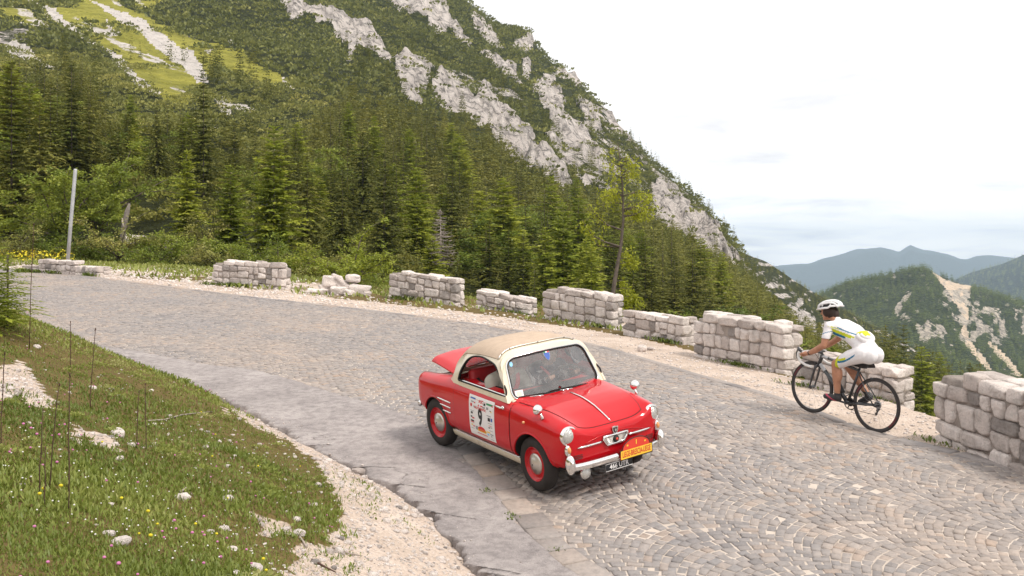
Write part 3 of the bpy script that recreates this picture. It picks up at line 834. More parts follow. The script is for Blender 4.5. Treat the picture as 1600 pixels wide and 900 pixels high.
# streaks of bare stone in the meadow and on the upper slope
stk = fbm((Xg * .8 + Yg * .6) / 6, (Yg - Xg) / 60, 7.7, 4)
scr_m = np.clip(scr_m + (mea_m > 0) * (verge_m == 0) * np.clip((stk - .12) * 2.2, 0, .6), 0, 1)
rk_up = np.clip((fbm(Xg / 30, Yg / 50, 3.3, 4) - .22) * 3, 0, .6) * (UV_V < np.interp(UV_U, [p[0] for p in FOREST_TOP], [p[1] for p in FOREST_TOP]) - 20)
ii = np.arange(NU * NV).reshape(NU, NV)
q = np.stack([ii[:-1, :-1].ravel(), ii[1:, :-1].ravel(), ii[1:, 1:].ravel(), ii[:-1, 1:].ravel()], 1)
ms = mesh_obj('mountain_slope', np.stack([Xg.ravel(), Yg.ravel(), ZD.ravel()], 1), q, M_SLOPE)
crest_r = np.clip(.42 + fbm(Xg / 14, Yg / 20, Zg / 14, 4) * 1.5, 0, .8) * ((UV_U > 860) & (UV_V < np.interp(UV_U, [860, 1000, 1170], [230, 335, 432])))
ROCKF = np.clip(np.maximum(np.maximum(rockm, rk_up * .8), crest_r), 0, 1)
attr(ms, 'rock', ROCKF.ravel()); attr(ms, 'scree', scr_m.ravel()); attr(ms, 'meadow', mea_m.ravel())
tag(ms, 'steep mountain side with pale rock bands, scree and dark scrub', kind='structure')
def grid_lookup(A, x, y):
    u = 800 + F * x / y
    i = np.clip(np.rint((u - FU[0]) / (FU[1] - FU[0])).astype(int), 0, NU - 1)
    out = np.empty(len(x))
    for c_ in np.unique(i):
        k = i == c_
        out[k] = A[c_][np.clip(np.searchsorted(Yg[c_], y[k]), 0, NV - 1)]
    return out

# ------------------------------------------------------------------ ridges farther off
def ridge(name, label, line, prof, mat, nu=260, nv=90, rough=(1, 1), rockfn=None, us=(900, 1950), seed=1.0, back=(1.15, .1), vis=None):
    """line: silhouette (u, v); prof: list of (depth, v below the silhouette)"""
    U = np.linspace(us[0], us[1], nu)
    rv = np.interp(U, [p[0] for p in line], [p[1] for p in line])
    ys = np.array([p[0] for p in prof], float); dv = np.array([p[1] for p in prof], float)
    k = np.linspace(0, 1, nv); kp = np.linspace(0, .82, len(ys))
    ys = np.r_[ys, ys[-1] * back[0], ys[-1] * (1 + (back[0] - 1) * 3)]; kp = np.r_[kp, .91, 1.0]
    Y = np.repeat(np.interp(k, kp, ys)[None], nu, 0)
    Zk = np.zeros((nu, nv))
    for i in range(nu):
        zz = -(rv[i] + dv - 400) / F * ys[:len(dv)]
        zz = np.r_[zz, zz[-1] - ys[len(dv) - 1] * back[1] * .4, zz[-1] - ys[len(dv) - 1] * back[1] * 1.6]
        Zk[i] = np.interp(k, kp, zz)
    X = (U[:, None] - 800) / F * Y
    A, sc = rough
    crest = np.exp(-((k - .82) / .10) ** 2)[None]
    Zk = Zk + (ridged(X / sc, Y / sc, seed, 5) - .62) * A * (1 - .75 * crest) + fbm(X / sc * 4, Y / sc * 4, seed + 3, 4) * A * .18
    ii = np.arange(nu * nv).reshape(nu, nv)
    q = np.stack([ii[:-1, :-1].ravel(), ii[1:, :-1].ravel(), ii[1:, 1:].ravel(), ii[:-1, 1:].ravel()], 1)
    o = mesh_obj(name, np.stack([X.ravel(), Y.ravel(), Zk.ravel()], 1), q, mat)
    uu, vv = uv(X, Y, Zk)
    r, s, m_ = rockfn(uu, vv, X, Y, Zk) if rockfn else (np.zeros(X.shape),) * 3
    attr(o, 'rock', r.ravel()); attr(o, 'scree', s.ravel()); attr(o, 'meadow', m_.ravel())
    tag(o, label, kind='structure')
    return dict(o=o, X=X, Y=Y, Z=Zk, rock=r, scree=s, u=uu, v=vv)
SPUR_LINE = [(900, 250), (1000, 300), (1080, 345), (1150, 389), (1180, 402), (1200, 412), (1230, 432), (1260, 450), (1290, 466), (1310, 478), (1350, 500), (1400, 524), (1450, 560), (1500, 600), (1600, 660), (1950, 780)]
def spur_rock(u, v, X, Y, Z):
    # bands of stone running down to the right
    a = (u - 1150) * .62 + 395 - v
    n = fbm(u / 10, v / 7, 5.1, 4)
    band = np.exp(-((a + 30) / 14) ** 2) * .55 + np.exp(-((a + 62) / 20) ** 2) * .5
    return np.clip(band + n * 1.05 + .10, 0, 1), np.zeros(X.shape), np.clip(fbm(u / 20, v / 20, 2.0) * .6, 0, 1)
SPUR = ridge('rocky_spur', 'rocky spur with scattered scrub behind the cyclist', SPUR_LINE, [(420, 190), (470, 110), (540, 50), (600, 15), (640, 0)], M_SLOPE, 300, 110, (7, 60), spur_rock, (900, 1900), 4.0, (1.12, .12))
HILL_LINE = [(1000, 560), (1150, 520), (1250, 470), (1290, 455), (1310, 446), (1345, 437), (1375, 433), (1400, 428), (1420, 424), (1440, 421), (1452, 422), (1475, 430), (1500, 441), (1540, 455), (1570, 464), (1600, 474), (1700, 510), (1900, 590)]
HS = lambda L: [(1150 + x / 3, 340 + y / 3) for x, y in L]
H_SCREE = [HS([(908, 248), (935, 262), (985, 292), (1045, 312), (1110, 318), (1105, 345), (1080, 380), (1092, 430), (1085, 500), (1092, 560), (1130, 620), (1170, 660), (1198, 715), (1180, 718), (1135, 668), (1085, 610), (1050, 560), (1062, 500), (1058, 440), (1020, 400), (985, 340), (950, 290), (918, 262)]),
           HS([(1170, 560), (1230, 610), (1290, 670), (1340, 740), (1320, 745), (1270, 690), (1210, 630)])]
H_ROCK = [HS([(960, 330), (1020, 320), (1110, 340), (1090, 420), (1200, 420), (1260, 480), (1290, 560), (1230, 600), (1150, 560), (1090, 600), (1040, 580), (1020, 480), (980, 420)]), HS([(1120, 390), (1200, 430), (1240, 520), (1190, 560), (1110, 470)]), HS([(1290, 400), (1370, 410), (1370, 560), (1310, 500)]),
          HS([(740, 430), (800, 330), (830, 360), (790, 470), (760, 480)]), HS([(830, 500), (960, 450), (1000, 560), (900, 620)])]
def hill_rock(u, v, X, Y, Z):
    n = fbm(u / 9, v / 9, 6.2, 4)
    r = mask(H_ROCK, u, v, 10, 18, 8.0) * .50 + n * .85 + .05
    return np.clip(r, 0, 1), mask(H_SCREE, u, v, 2.5, 9, 3.0).astype(float), np.clip(n * .5, 0, 1)
HILL = ridge('scree_hill', 'wooded hill cut by a pale scree gully', HILL_LINE, [(760, 260), (980, 150), (1200, 75), (1400, 20), (1500, 0)], M_HILL, 320, 120, (36, 230), hill_rock, (1000, 1950), 9.0, (1.12, .12))
DARK = ridge('dark_ridge', 'dark blue wooded ridge at the right edge', [(1300, 520), (1430, 466), (1500, 437), (1520, 428), (1540, 420), (1570, 410), (1600, 397), (1650, 378), (1720, 350), (1950, 290)], [(2600, 150), (3600, 60), (4300, 0)], M_BLUE, 160, 50, (70, 700), None, (1300, 2000), 2.0, (1.1, .1))
FAR_LINE = [(1000, 425), (1180, 418), (1212, 412), (1240, 409), (1265, 408), (1285, 402), (1310, 398), (1340, 389), (1360, 385), (1375, 384), (1390, 387), (1405, 392), (1415, 386), (1423, 382), (1432, 386), (1442, 390), (1462, 391), (1480, 394), (1500, 401), (1512, 402), (1525, 397), (1545, 396), (1565, 399), (1585, 404), (1650, 412), (1900, 430)]
FARM = ridge('distant_mountains', 'hazy blue mountain range on the horizon', FAR_LINE, [(7000, 90), (8600, 40), (10500, 0)], M_BLUE, 300, 60, (190, 1500), None, (850, 2100), 6.0, (1.1, .08))
# the valley floor, out to the horizon
vf = mesh_obj('valley_floor', [(-12500, -1000, -420), (12500, -1000, -420), (12500, 14000, -420), (-12500, 14000, -420)], [(0, 1, 2, 3)], M_BLUE, smooth=False)
tag(vf, 'wooded valley floor', kind='structure')
# ------------------------------------------------------------------ stone parapet blocks
def stone_mat(name, lo, mid, hi, dark):
    m, t, b = base_mat(name, .92, 0, .2)
    r = t.attr('tint').outputs['Fac']; p = t.node('ShaderNodeNewGeometry').outputs['Position']
    c = t.ramp(r, [(0, dark), (.12, lo), (.5, mid), (1, hi)])
    n = t.noise(p, 5.5, 8, .68); f = t.noise(p, 38, 5, .7); st = t.noise(p, 2.3, 5, .65, .6)
    c = t.mix(.85, c, t.ramp(n, [(.25, (.58, .56, .54)), (.48, (.98, .97, .96)), (.72, (1.22, 1.19, 1.16))]), 'MULTIPLY')
    c = t.mix(.6, c, t.ramp(f, [(.28, (.66, .64, .62)), (.5, (1, 1, 1)), (.75, (1.18, 1.17, 1.16))]), 'MULTIPLY')
    c = t.mix(t.ramp(st, [(.58, (0, 0, 0)), (.72, (.42, .42, .42))]), c, (.27, .25, .235))
    t.link(c, b.inputs['Base Color'])
    h = t.math('ADD', n, t.math('MULTIPLY', f, .7))
    t.link(t.bump(h, 1.0, .055), b.inputs['Normal'])
    return m
M_STONE = stone_mat('limestone', (0.5334, 0.4715, 0.4439), (0.7041, 0.6341, 0.5993), (0.8535, 0.7804, 0.7435), (0.2774, 0.2547, 0.2442))
M_MORTAR = stone_mat('mortar', (0.352, 0.3081, 0.2774), (0.392, 0.3432, 0.3116), (0.432, 0.3822, 0.3458), (0.304, 0.2652, 0.2356))

def block_template(n=5):
    """cube surface with n x n quads a face"""
    bm = bmesh.new(); bmesh.ops.create_cube(bm, size=2)
    bmesh.ops.subdivide_edges(bm, edges=bm.edges[:], cuts=n - 1, use_grid_fill=True)
    V = np.array([v.co[:] for v in bm.verts]); bm.verts.index_update()
    Fc = np.array([[v.index for v in f.verts] for f in bm.faces]); bm.free()
    return V, Fc
BT5 = block_template(5); BT7 = block_template(8); BT3 = block_template(3)
def stone_verts(size, rng, n=5.0, rough=.07, T=BT5, fine=0.0):
    V = T[0].copy()
    r = (np.abs(V) ** n).sum(1) ** (1 / n)
    V = V / r[:, None]
    # planes shaved off for a broken look
    for _ in range(5):
        d = rng.normal(0, 1, 3); d /= np.linalg.norm(d)
        k = rng.uniform(.84, 1.1) * (np.abs(d) ** 1.2).sum() ** .5
        s = V @ d
        V = V - np.where(s > k, (s - k) * .85, 0)[:, None] * d
    o = rng.uniform(0, 100, 3)
    nz = fbm(V[:, 0] * 1.6 + o[0], V[:, 1] * 1.6 + o[1], V[:, 2] * 1.6 + o[2], 3)
    V = V * (1 + rough * nz * 1.6)[:, None]
    if fine: V = V * (1 + fine * fbm(V[:, 0] * 4 + o[1], V[:, 1] * 4 + o[2], V[:, 2] * 4 + o[0], 2))[:, None]
    return V * np.asarray(size) / 2
def split_rect(w, h, rng, mw, mh):
    out = []
    def rec(x, y, a, b):
        if a > mw or (b <= mh and a > mw * .62 and rng.random() < .35):
            if b > mh and rng.random() < b / (a + b) * 1.2: pass
            else:
                k = rng.uniform(.36, .64) if a < 2.2 * mw else rng.uniform(.45, .55)
                rec(x, y, a * k, b); rec(x + a * k, y, a * (1 - k), b); return
        if b > mh:
            k = rng.uniform(.38, .62); rec(x, y, a, b * k); rec(x, y + b * k, a, b * (1 - k)); return
        out.append((x, y, a, b))
    rec(0, 0, w, h); return out

def make_wall(i, W):
    rng = np.random.default_rng(100 + i)
    A, B = W['Pa'].copy(), W['Pb'].copy()
    A[2] = float(ground_z(A[0], A[1])); B[2] = float(ground_z(B[0], B[1]))
    d = B - A; L = np.hypot(d[0], d[1]); ax = np.array([d[0] / L, d[1] / L, 0]); nrm = np.array([ax[1], -ax[0], 0])   # towards the road
    if nrm @ (-A) < 0: nrm = -nrm
    sl = d[2] / L
    T = .50; H = W['h']; sink = .10
    root = empty('stone_wall', tuple((A + B) / 2), W['label'], 'wall', 'stone parapet blocks along the outside of the bend')
    base = (A + B) / 2
    P = lambda x, t, z: A + ax * x - nrm * t + np.array([0, 0, z + sl * x]) - base
    V = []; Q = []; ti = []; n0 = 0
    VC = []; QC = []; tc_ = []; n1 = 0
    low = H < .6
    big = 1.08 if H > .87 else 1.0
    for row in (0, 1):
        capt = rng.uniform(.13, .17) * big
        rects = [(x, y, a, b, 0) for x, y, a, b in split_rect(L, H + sink - capt, rng, (.46 if low else .50) * big, (.26 if low else .32) * big)]
        x = 0
        while x < L - .01:
            wd = min(rng.uniform(.22, .5) * big, L - x)
            if L - x - wd < .14: wd = L - x
            rects.append((x, H + sink - capt, wd, capt + rng.uniform(-.035, .03), 1)); x += wd
        for (x, z, a, b, cap) in rects:
            if i == 0:      # crumbled: the top is stepped, one end nearly gone
                if z + b / 2 > (H + sink) * (.45 if x < L * .25 else (.98 if x < L * .62 else .7)): continue
            if i == 1 and x > L * .86 and z > H * .62 + sink: continue
            if i == 1 and x < L * .12 and z > H * .75 + sink: continue
            if H > .8 and cap and x < .01 and rng.random() < .5: continue
            if H > .87 and cap and x < .3: continue
            dep = T / 2 * rng.uniform(1.0, 1.12)
            sz = (a * .985 - .006, dep, b * .985 - .006)
            sv_ = stone_verts(sz, rng, rng.uniform(8, 16), .035, BT7, .045)
            an = rng.normal(0, .045, 3)
            sv_ = sv_ @ np.array(Euler(an).to_matrix()).T
            tcen = (dep / 2 - .005 + rng.normal(.0, .012)) if row == 0 else (T - dep / 2 + .005 + rng.normal(0, .012))
            g_ = np.stack([P(x + a / 2 + p[0], tcen + p[1], z - sink + b / 2 + p[2]) for p in sv_])
            tv_ = np.full(len(g_), np.clip(rng.beta(1.7, 1.5) if rng.random() > .09 else .03, 0, 1))
            if cap: VC.append(g_); QC.append(BT7[1] + n1); n1 += len(g_); tc_.append(np.clip(tv_ + .12, 0, 1))
            else: V.append(g_); Q.append(BT7[1] + n0); n0 += len(g_); ti.append(tv_)
    o = mesh_obj('stones', np.concatenate(V), np.concatenate(Q), M_STONE, root); attr(o, 'tint', np.concatenate(ti))
    if VC:
        o = mesh_obj('cap_stones', np.concatenate(VC), np.concatenate(QC), M_STONE, root); attr(o, 'tint', np.concatenate(tc_))
    # mortar core, a little back from the stone faces
    mv = BT7[0].copy(); mv = mv / ((np.abs(mv) ** 14).sum(1) ** (1 / 14))[:, None]
    hh = (H * .5 if i == 0 else H - .09)
    mv = mv * np.array([L - .045, T - .075, hh + sink]) / 2
    g_ = np.stack([P(L / 2 + p[0], T / 2 + p[1], (hh - sink) / 2 + p[2]) for p in mv])
    g_ += .012 * np.stack([fbm(g_[:, 0] * 6, g_[:, 1] * 6, g_[:, 2] * 6 + k, 2) for k in range(3)], 1)
    o = mesh_obj('mortar', g_, BT7[1], M_MORTAR, root); attr(o, 'tint', np.full(len(g_), .5))
    W['L'] = L; W['ax'] = ax; W['nrm'] = nrm; W['A'] = A; W['B'] = B
for i, W in enumerate(WALLS): make_wall(i, W)

def boulder(u, v, y, size, label, rot=(0, 0, 0), cat='boulder', name='boulder', group=None, lift=0.0, seed=0, tint=.6, n=3.0, fn=ground_z, T=BT7, rough=.12):
    rng = np.random.default_rng(500 + seed)
    x = (u - 800) / F * y; z = float(fn(np.array([x]), np.array([y]))[0]) + lift
    sv_ = stone_verts(size, rng, n, rough, T) @ np.array(Euler(rot).to_matrix()).T
    o = mesh_obj(name, sv_, T[1], M_STONE); o.location = (x, y, z + size[2] * .38)
    attr(o, 'tint', np.full(len(sv_), tint)); tag(o, label, cat, group); return o
# the collapsed block: stones fallen in a heap
gh = 'fallen stones of the collapsed parapet'
yh = 30.4
boulder(518, 445, yh, (.50, .42, .34), 'upright squarish stone at the left of the fallen heap', (0, .1, .2), group=gh, seed=1, lift=.22, n=9, rough=.16)
boulder(512, 450, yh, (.46, .40, .30), 'stone at the bottom left of the fallen heap, under the upright stone', (0, 0, .1), group=gh, seed=2, n=9, rough=.16)
boulder(531, 452, yh - .25, (.52, .34, .26), 'pale block lying at the front of the fallen heap', (0, .08, -.1), group=gh, seed=3, n=9, rough=.16, tint=.8)
boulder(538, 446, yh, (.66, .40, .24), 'long slanting slab leaning down across the fallen heap', (0, .55, 0), group=gh, seed=4, lift=.16, n=9, rough=.16, tint=.35)
boulder(561, 452, yh - .1, (.62, .44, .34), 'broad grey stone at the right end of the fallen heap', (0, .12, .1), group=gh, seed=5, n=9, rough=.16, tint=.5)
boulder(552, 440, yh, (.44, .34, .25), 'rounded oval stone resting on top of the fallen heap', (0, .05, 0), group=gh, seed=6, lift=.38, n=3.2, rough=.16, tint=.7)
boulder(497, 453, yh - .2, (.62, .34, .16), 'flat slab lying on the gravel left of the fallen heap', (0, .03, 0), group=gh, seed=7, n=9, rough=.16, tint=.8)
boulder(526, 438, yh + .1, (.34, .28, .22), 'small stone wedged on top of the fallen heap beside the upright stone', (.2, .3, .5), group=gh, seed=15, lift=.36, n=8, rough=.2)
boulder(546, 454, yh - .35, (.36, .26, .18), 'small pale stone at the front foot of the slanting slab', (0, .2, .4), group=gh, seed=16, n=8, rough=.2, tint=.85)
boulder(572, 456, yh - .2, (.26, .22, .15), 'smallest stone at the far right end of the fallen heap', (0, .2, .9), group=gh, seed=17, n=7, rough=.2, tint=.5)
boulder(1003, 531, 20.6, (.19, .15, .15), 'small loose yellowish stone lying in front of the low parapet block', cat='rock', name='rock', seed=8, lift=-.01, n=2.6, tint=.75)
boulder(1016, 533, 20.9, (.13, .10, .07), 'tiny grey stone beside the yellowish loose stone', cat='rock', name='rock', seed=9, lift=-.01, n=3, tint=.3)
# rock among the bushes behind the left verge
gr = 'limestone rocks among the bushes at the left'
boulder(212, 368, 57, (1.5, .9, .7), 'large white limestone rock among the bushes below the tree snag', (0, .1, .3), 'rock', 'rock', gr, seed=14, n=5, fn=far_z, tint=.85, lift=-.25, rough=.14)
boulder(226, 375, 55.5, (.7, .6, .55), 'smaller limestone rock at the right foot of the large white rock', (0, .1, .5), 'rock', 'rock', gr, seed=11, n=4, fn=far_z, tint=.8, rough=.12, lift=-.15)
boulder(267, 388, 54, (.75, .6, .6), 'pale rock half hidden in bushes between the snag and the parapet', (0, .1, .2), 'rock', 'rock', gr, seed=12, n=4, fn=far_z, tint=.9, rough=.12, lift=-.1)
# white stones lying in the grass of the bank
BANK = [((184, 677), .21, 'largest white stone in the grass of the bank'), ((205, 692), .10, 'small white stone just right of the largest stone in the grass'), ((186, 714), .11, 'white stone in the grass below the largest stone'),
        ((45, 657), .07, 'lone white stone at the left edge of the grassy bank'), ((284, 776), .16, 'white stone with twigs in the middle of the grassy bank'), ((170, 831), .10, 'rounded white stone above the flat stone in the lower grass'),
        ((188, 846), .15, 'flat white stone in the lower grass beside a yellow flower'), ((467, 832), .16, 'white stone where the grass meets the gravel'), ((367, 893), .09, 'white stone at the bottom edge among gravel and grass'), ((362, 855), .10, 'grey white stone in thin grass left of the gravel'),
        ((145, 603), .13, 'small pale stone at the upper rim of the bank'), ((236, 607), .10, 'bright stone on the bank rim beside the asphalt'), ((58, 539), .14, 'stone in the grass below the yellow green shrub'), ((398, 885), .13, 'white stone low in the picture beside a broken twig'), ((350, 823), .11, 'angular stone in the sparse grass of the lower bank')]
for i, ((u, v), s, lab) in enumerate(BANK):
    p = hit(u, v + 4, bank_z, 2.5, 30)
    boulder(u, v, p[1], (s * .60, s * .46, s * .34), lab, (random.uniform(-.2, .2), random.uniform(-.2, .2), random.uniform(0, 3)), 'stone', 'stone', 'white stones in the grass', lift=-.01, seed=30 + i, tint=.9, n=2.8, fn=bank_z, T=BT5, rough=.15)
# broken lumps of asphalt along its crumbled edge
ga = 'broken lumps along the asphalt edge'
for i, (u, v, s, lab) in enumerate([(585, 752, .17, 'largest grey lump broken off the asphalt edge'), (560, 741, .12, 'dark lump of asphalt above the largest broken lump'), (545, 728, .09, 'small dark lump at the left end of the broken asphalt lumps'), (606, 761, .08, 'small lump right of the largest broken lump'), (648, 786, .07, 'lone small lump by the asphalt tongue')]):
    p = hit(u, v, bank_z, 4, 20)
    boulder(u, v, p[1], (s * 1.1, s * .9, s * .6), lab, (0, .1, i), 'lump', 'asphalt_lump', ga, seed=60 + i, tint=.12 if i else .25, n=3.2, fn=bank_z, T=BT5, rough=.2)
# loose gravel: pebbles nobody could count
def pebbles():
    rng = np.random.default_rng(77)
    V = []; Q = []; ti = []; n0 = 0
    def put(x, y, z, s, t):
        nonlocal n0
        v = stone_verts((s * rng.uniform(1, 1.5), s, s * rng.uniform(.5, .9)), rng, 2.5, .2, BT2)
        a = rng.uniform(0, 6.3); c, s_ = math.cos(a), math.sin(a)
        v = np.stack([v[:, 0] * c - v[:, 1] * s_, v[:, 0] * s_ + v[:, 1] * c, v[:, 2]], 1) + np.array([x, y, z + s * .12])
        V.append(v); Q.append(BT2[1] + n0); n0 += len(v); ti.append(np.full(len(v), t))
    X = rng.uniform(-7, 3, 52000); Y = rng.uniform(4.5, 16, 52000)
    Gm = grid_at(grav.astype(float), X, Y); t_, _ = outer_st(X, Y); d_, _ = inside_side(ASPH_R, X, Y)
    gm2 = grid_at(grass, X, Y)
    t_ok = True
    for x, y, gmv, d, g2 in zip(X, Y, Gm, d_, gm2):
        if d < -.30: continue
        if d < .04:
            if t_ok and rng.random() < .10 * math.exp(d / .12): put(x, y, float(Zr(x, y)) + .022, .006 * rng.pareto(2.0) + .009, np.clip(rng.normal(.5, .3), .02, 1))
            continue
        # thick on the gravel, thinning out into the grass
        pk = .85 if gmv else (.06 if d < 2.2 and x > -3.5 else .012)
        if rng.random() > pk * (.5 if y > 11 else 1): continue
        s = .010 * rng.pareto(2.0) + .012
        if s > .07: continue
        put(x, y, float(bank_z(x, y)), s * (1.2 if not gmv else 1), np.clip(rng.normal(.62, .30), .02, 1))
    # on the outer shoulder and verge
    for _ in range(3800):
        s = rng.uniform(5, OUT_L - 8); t = -abs(rng.normal(.9, .8)) - .1
        x, y = road_p(s, t); x = float(x); y = float(y)
        if y > 45: continue
        put(x, y, float(bank_z(x, y)), rng.uniform(.015, .05) * (1.6 if y > 24 else 1), np.clip(rng.normal(.7, .2), 0, 1))
    for _ in range(900):
        x = rng.uniform(-17, -6.5); y = rng.uniform(30, 42); t, _s = outer_st([x], [y])
        if t[0] > -1.0: continue
        put(x, y, float(bank_z(x, y)), rng.uniform(.04, .13), np.clip(rng.normal(.75, .2), 0, 1))
    o = mesh_obj('gravel', np.concatenate(V), np.concatenate(Q), M_STONE); attr(o, 'tint', np.concatenate(ti))
    tag(o, 'loose white gravel along the road edges', kind='stuff')
BT2 = block_template(2)
pebbles()
# ------------------------------------------------------------------ the small red car
M_RED = plain('red_paint', (.50, .004, .010), .34, 0, .10, .06, 3.0, coat=.7)
M_CREAM = plain('cream_paint', (.72, .64, .49), .3, 0, .5, .04, 3.0, coat=.8)
M_CANVAS = plain('tan_canvas', (.48, .375, .29), .9, 0, .2, .09, 6.0, bump=.35, bscale=260)
M_CHROME = plain('chrome', (.80, .79, .78), .10, 1.0, .5, .05, 20)
M_ALU = plain('dull_metal', (.62, .59, .55), .34, 1.0, .5, .08, 14)
M_RUBBER = plain('tyre_rubber', (.035, .030, .028), .8, 0, .3, .25, 9, bump=.3, bscale=80)
M_SEAL = plain('black_rubber', (.016, .016, .016), .6, 0, .3, .2, 10)
M_DARK = plain('dark_trim', (.03, .027, .025), .75, 0, .3, .25, 8)
M_REDV = plain('red_vinyl', (.40, .018, .022), .5, 0, .4, .12, 9)
M_LENSGLASS = plain('lamp_lens', (.52, .51, .48), .14, .55, .6, .18, 60, coat=1.0, bump=.7, bscale=120)
M_AMBER = plain('amber_lens', (.72, .30, .10), .2, 0, .6, .2, 40, coat=1.0)
M_WHITE = plain('white_print', (.78, .765, .76), .5, 0, .4, .03, 5)
M_BLACK = plain('black_print', (.015, .015, .018), .5, 0, .4, .1, 5)
M_YEL = plain('yellow_print', (.85, .55, .05), .5, 0, .4, .05, 8)
M_ORANGE = plain('red_orange_print', (.68, .055, .03), .5, 0, .4, .06, 8)
M_PRED = plain('red_print', (.62, .03, .035), .5, 0, .4, .06, 8)
M_BLUEP = plain('blue_print', (.05, .12, .42), .5, 0, .4, .08, 8)
M_LBLUE = plain('light_blue_print', (.25, .55, .80), .5, 0, .4, .08, 8)
M_GREENP = plain('green_print', (.03, .25, .10), .5, 0, .4, .08, 8)
M_GREYP = plain('grey_print', (.30, .30, .31), .5, 0, .4, .08, 8)
def glass_mat(name, tint, alpha_refl=1.0):
    m = bpy.data.materials.new(name); m.use_nodes = True; t = NT(m); n = m.node_tree.nodes
    n.remove(n['Principled BSDF']); out = n['Material Output']
    tr = t.node('ShaderNodeBsdfTransparent'); tr.inputs['Color'].default_value = (*tint, 1)
    gl = t.node('ShaderNodeBsdfGlossy'); gl.inputs['Roughness'].default_value = .02; gl.inputs['Color'].default_value = (1, 1, 1, 1)
    fr = t.node('ShaderNodeFresnel'); fr.inputs['IOR'].default_value = 1.5
    p = t.node('ShaderNodeNewGeometry').outputs['Position']
    # road dirt, thickened into a veil that paints in the pale sky reflection
    film_glare = t.node('ShaderNodeBsdfDiffuse'); film_glare.inputs['Color'].default_value = (.6, .58, .56, 1)
    sm = t.node('ShaderNodeMixShader'); t.link(t.ramp(t.noise(p, 7, 5, .6), [(.35, (.05,) * 3), (.7, (.18,) * 3)]), sm.inputs[0])
    t.link(tr.outputs[0], sm.inputs[1]); t.link(film_glare.outputs[0], sm.inputs[2])
    ms_ = t.node('ShaderNodeMixShader'); t.link(t.math('MULTIPLY', fr.outputs[0], alpha_refl, True), ms_.inputs[0])
    t.link(sm.outputs[0], ms_.inputs[1]); t.link(gl.outputs[0], ms_.inputs[2]); t.link(ms_.outputs[0], out.inputs['Surface'])
    return m
M_GLASS = glass_mat('window_glass', (.86, .88, .87), 2.8)

def eul(y, p, r):
    cy, sy = math.cos(y), math.sin(y); cp, sp = math.cos(p), math.sin(p); cr, sr = math.cos(r), math.sin(r)
    Rz = np.array([[cy, -sy, 0], [sy, cy, 0], [0, 0, 1]]); Ry = np.array([[cp, 0, sp], [0, 1, 0], [-sp, 0, cp]]); Rx = np.array([[1, 0, 0], [0, cr, -sr], [0, sr, cr]])
    return Rz @ Ry @ Rx
CAR_R = eul(-.9617, .0901, .1234); CAR_T = np.array([.7416, 10.3782, -2.2263])
cm = Matrix.Identity(4)
for i in range(3):
    for j in range(3): cm[i][j] = CAR_R[i, j]
    cm[i][3] = CAR_T[i]
car = empty('car', mat=cm, label='small red vintage car with cream pillars and tan canvas roof driving down the setts', cat='car')

ip = lambda x, L: float(np.interp(x, [p[0] for p in L], [p[1] for p in L]))
NSUP = 5.8
XF, XR = .49, -2.37
def hw(x): return ip(x, [(-2.37, .60), (-2.2, .622), (-1.9, .645), (-1.4, .662), (-.9, .668), (-.3, .664), (.1, .656), (.35, .642), (.49, .63)])
def zb(x): return ip(x, [(-2.34, .335), (-2.1, .30), (-1.8, .25), (-1.5, .235), (-.3, .235), (0, .25), (.3, .285), (.49, .30)])
def zt(x): return ip(x, [(-2.37, .775), (-2.1, .795), (-1.8, .83), (-1.5, .862), (-1.1, .876), (-.6, .874), (-.35, .846), (-.1, .825), (.1, .81), (.3, .782), (.49, .755)])
def ends(x):
    e = 1.0
    if x > .17: e = max(0.0, 1 - ((x - .17) / (XF - .17)) ** 6.5) ** (1 / 6.5)
    if x < -2.02: e = max(0.0, 1 - ((-2.02 - x) / (-2.02 - XR)) ** 7) ** (1 / 7)
    return e
def crown(x, y):
    """the bonnet and rear deck between the wings"""
    a = abs(y) / .50
    if a >= 1: return 0.0
    k = (1 - a ** 4.5) 
    g = ip(x, [(-2.34, -.10), (-2.0, -.06), (-1.6, .0), (-.6, .0), (-.42, -.02), (-.3, -.024), (-.18, -.006), (.0, -.006), (.2, -.032), (.35, -.070), (.42, -.088), (.49, -.10)])
    return g * k
def body_pt(x, th):
    """th from -pi/2 (bottom middle) over the right side (0) to +pi/2 (top middle); y negative on the car's right"""
    e = ends(x); W_, zc, hh = hw(x), (zb(x) + zt(x)) / 2, (zt(x) - zb(x)) / 2
    c, s = math.cos(th), math.sin(th)
    n = NSUP
    yy = W_ * (abs(c) ** (2 / n)); zz = hh * (abs(s) ** (2 / n)) * (1 if s > 0 else -1)
    # tuck under towards the sill, slight fall-in at the shoulder
    f = zz / hh
    yy *= 1 - .035 * max(0, -f - .2) ** 1.5 - .03 * max(0, f) ** 2
    y = yy * e; z = zc + zz * e
    if s > 0: z += crown(x, y) * e * min(1, (s / .9)) ** 2
    return y, z
def side_y(x, z):
    """half width of the body skin at height z"""
    lo, hi = -PI / 2, PI / 2
    for _ in range(40):
        m = (lo + hi) / 2
        if body_pt(x, m)[1] < z: lo = m
        else: hi = m
    return body_pt(x, (lo + hi) / 2)[0]
def top_z(x, y):
    lo, hi = 0.2, PI / 2
    for _ in range(40):
        m = (lo + hi) / 2
        if body_pt(x, m)[0] > abs(y): lo = m
        else: hi = m
    return body_pt(x, (lo + hi) / 2)[1]
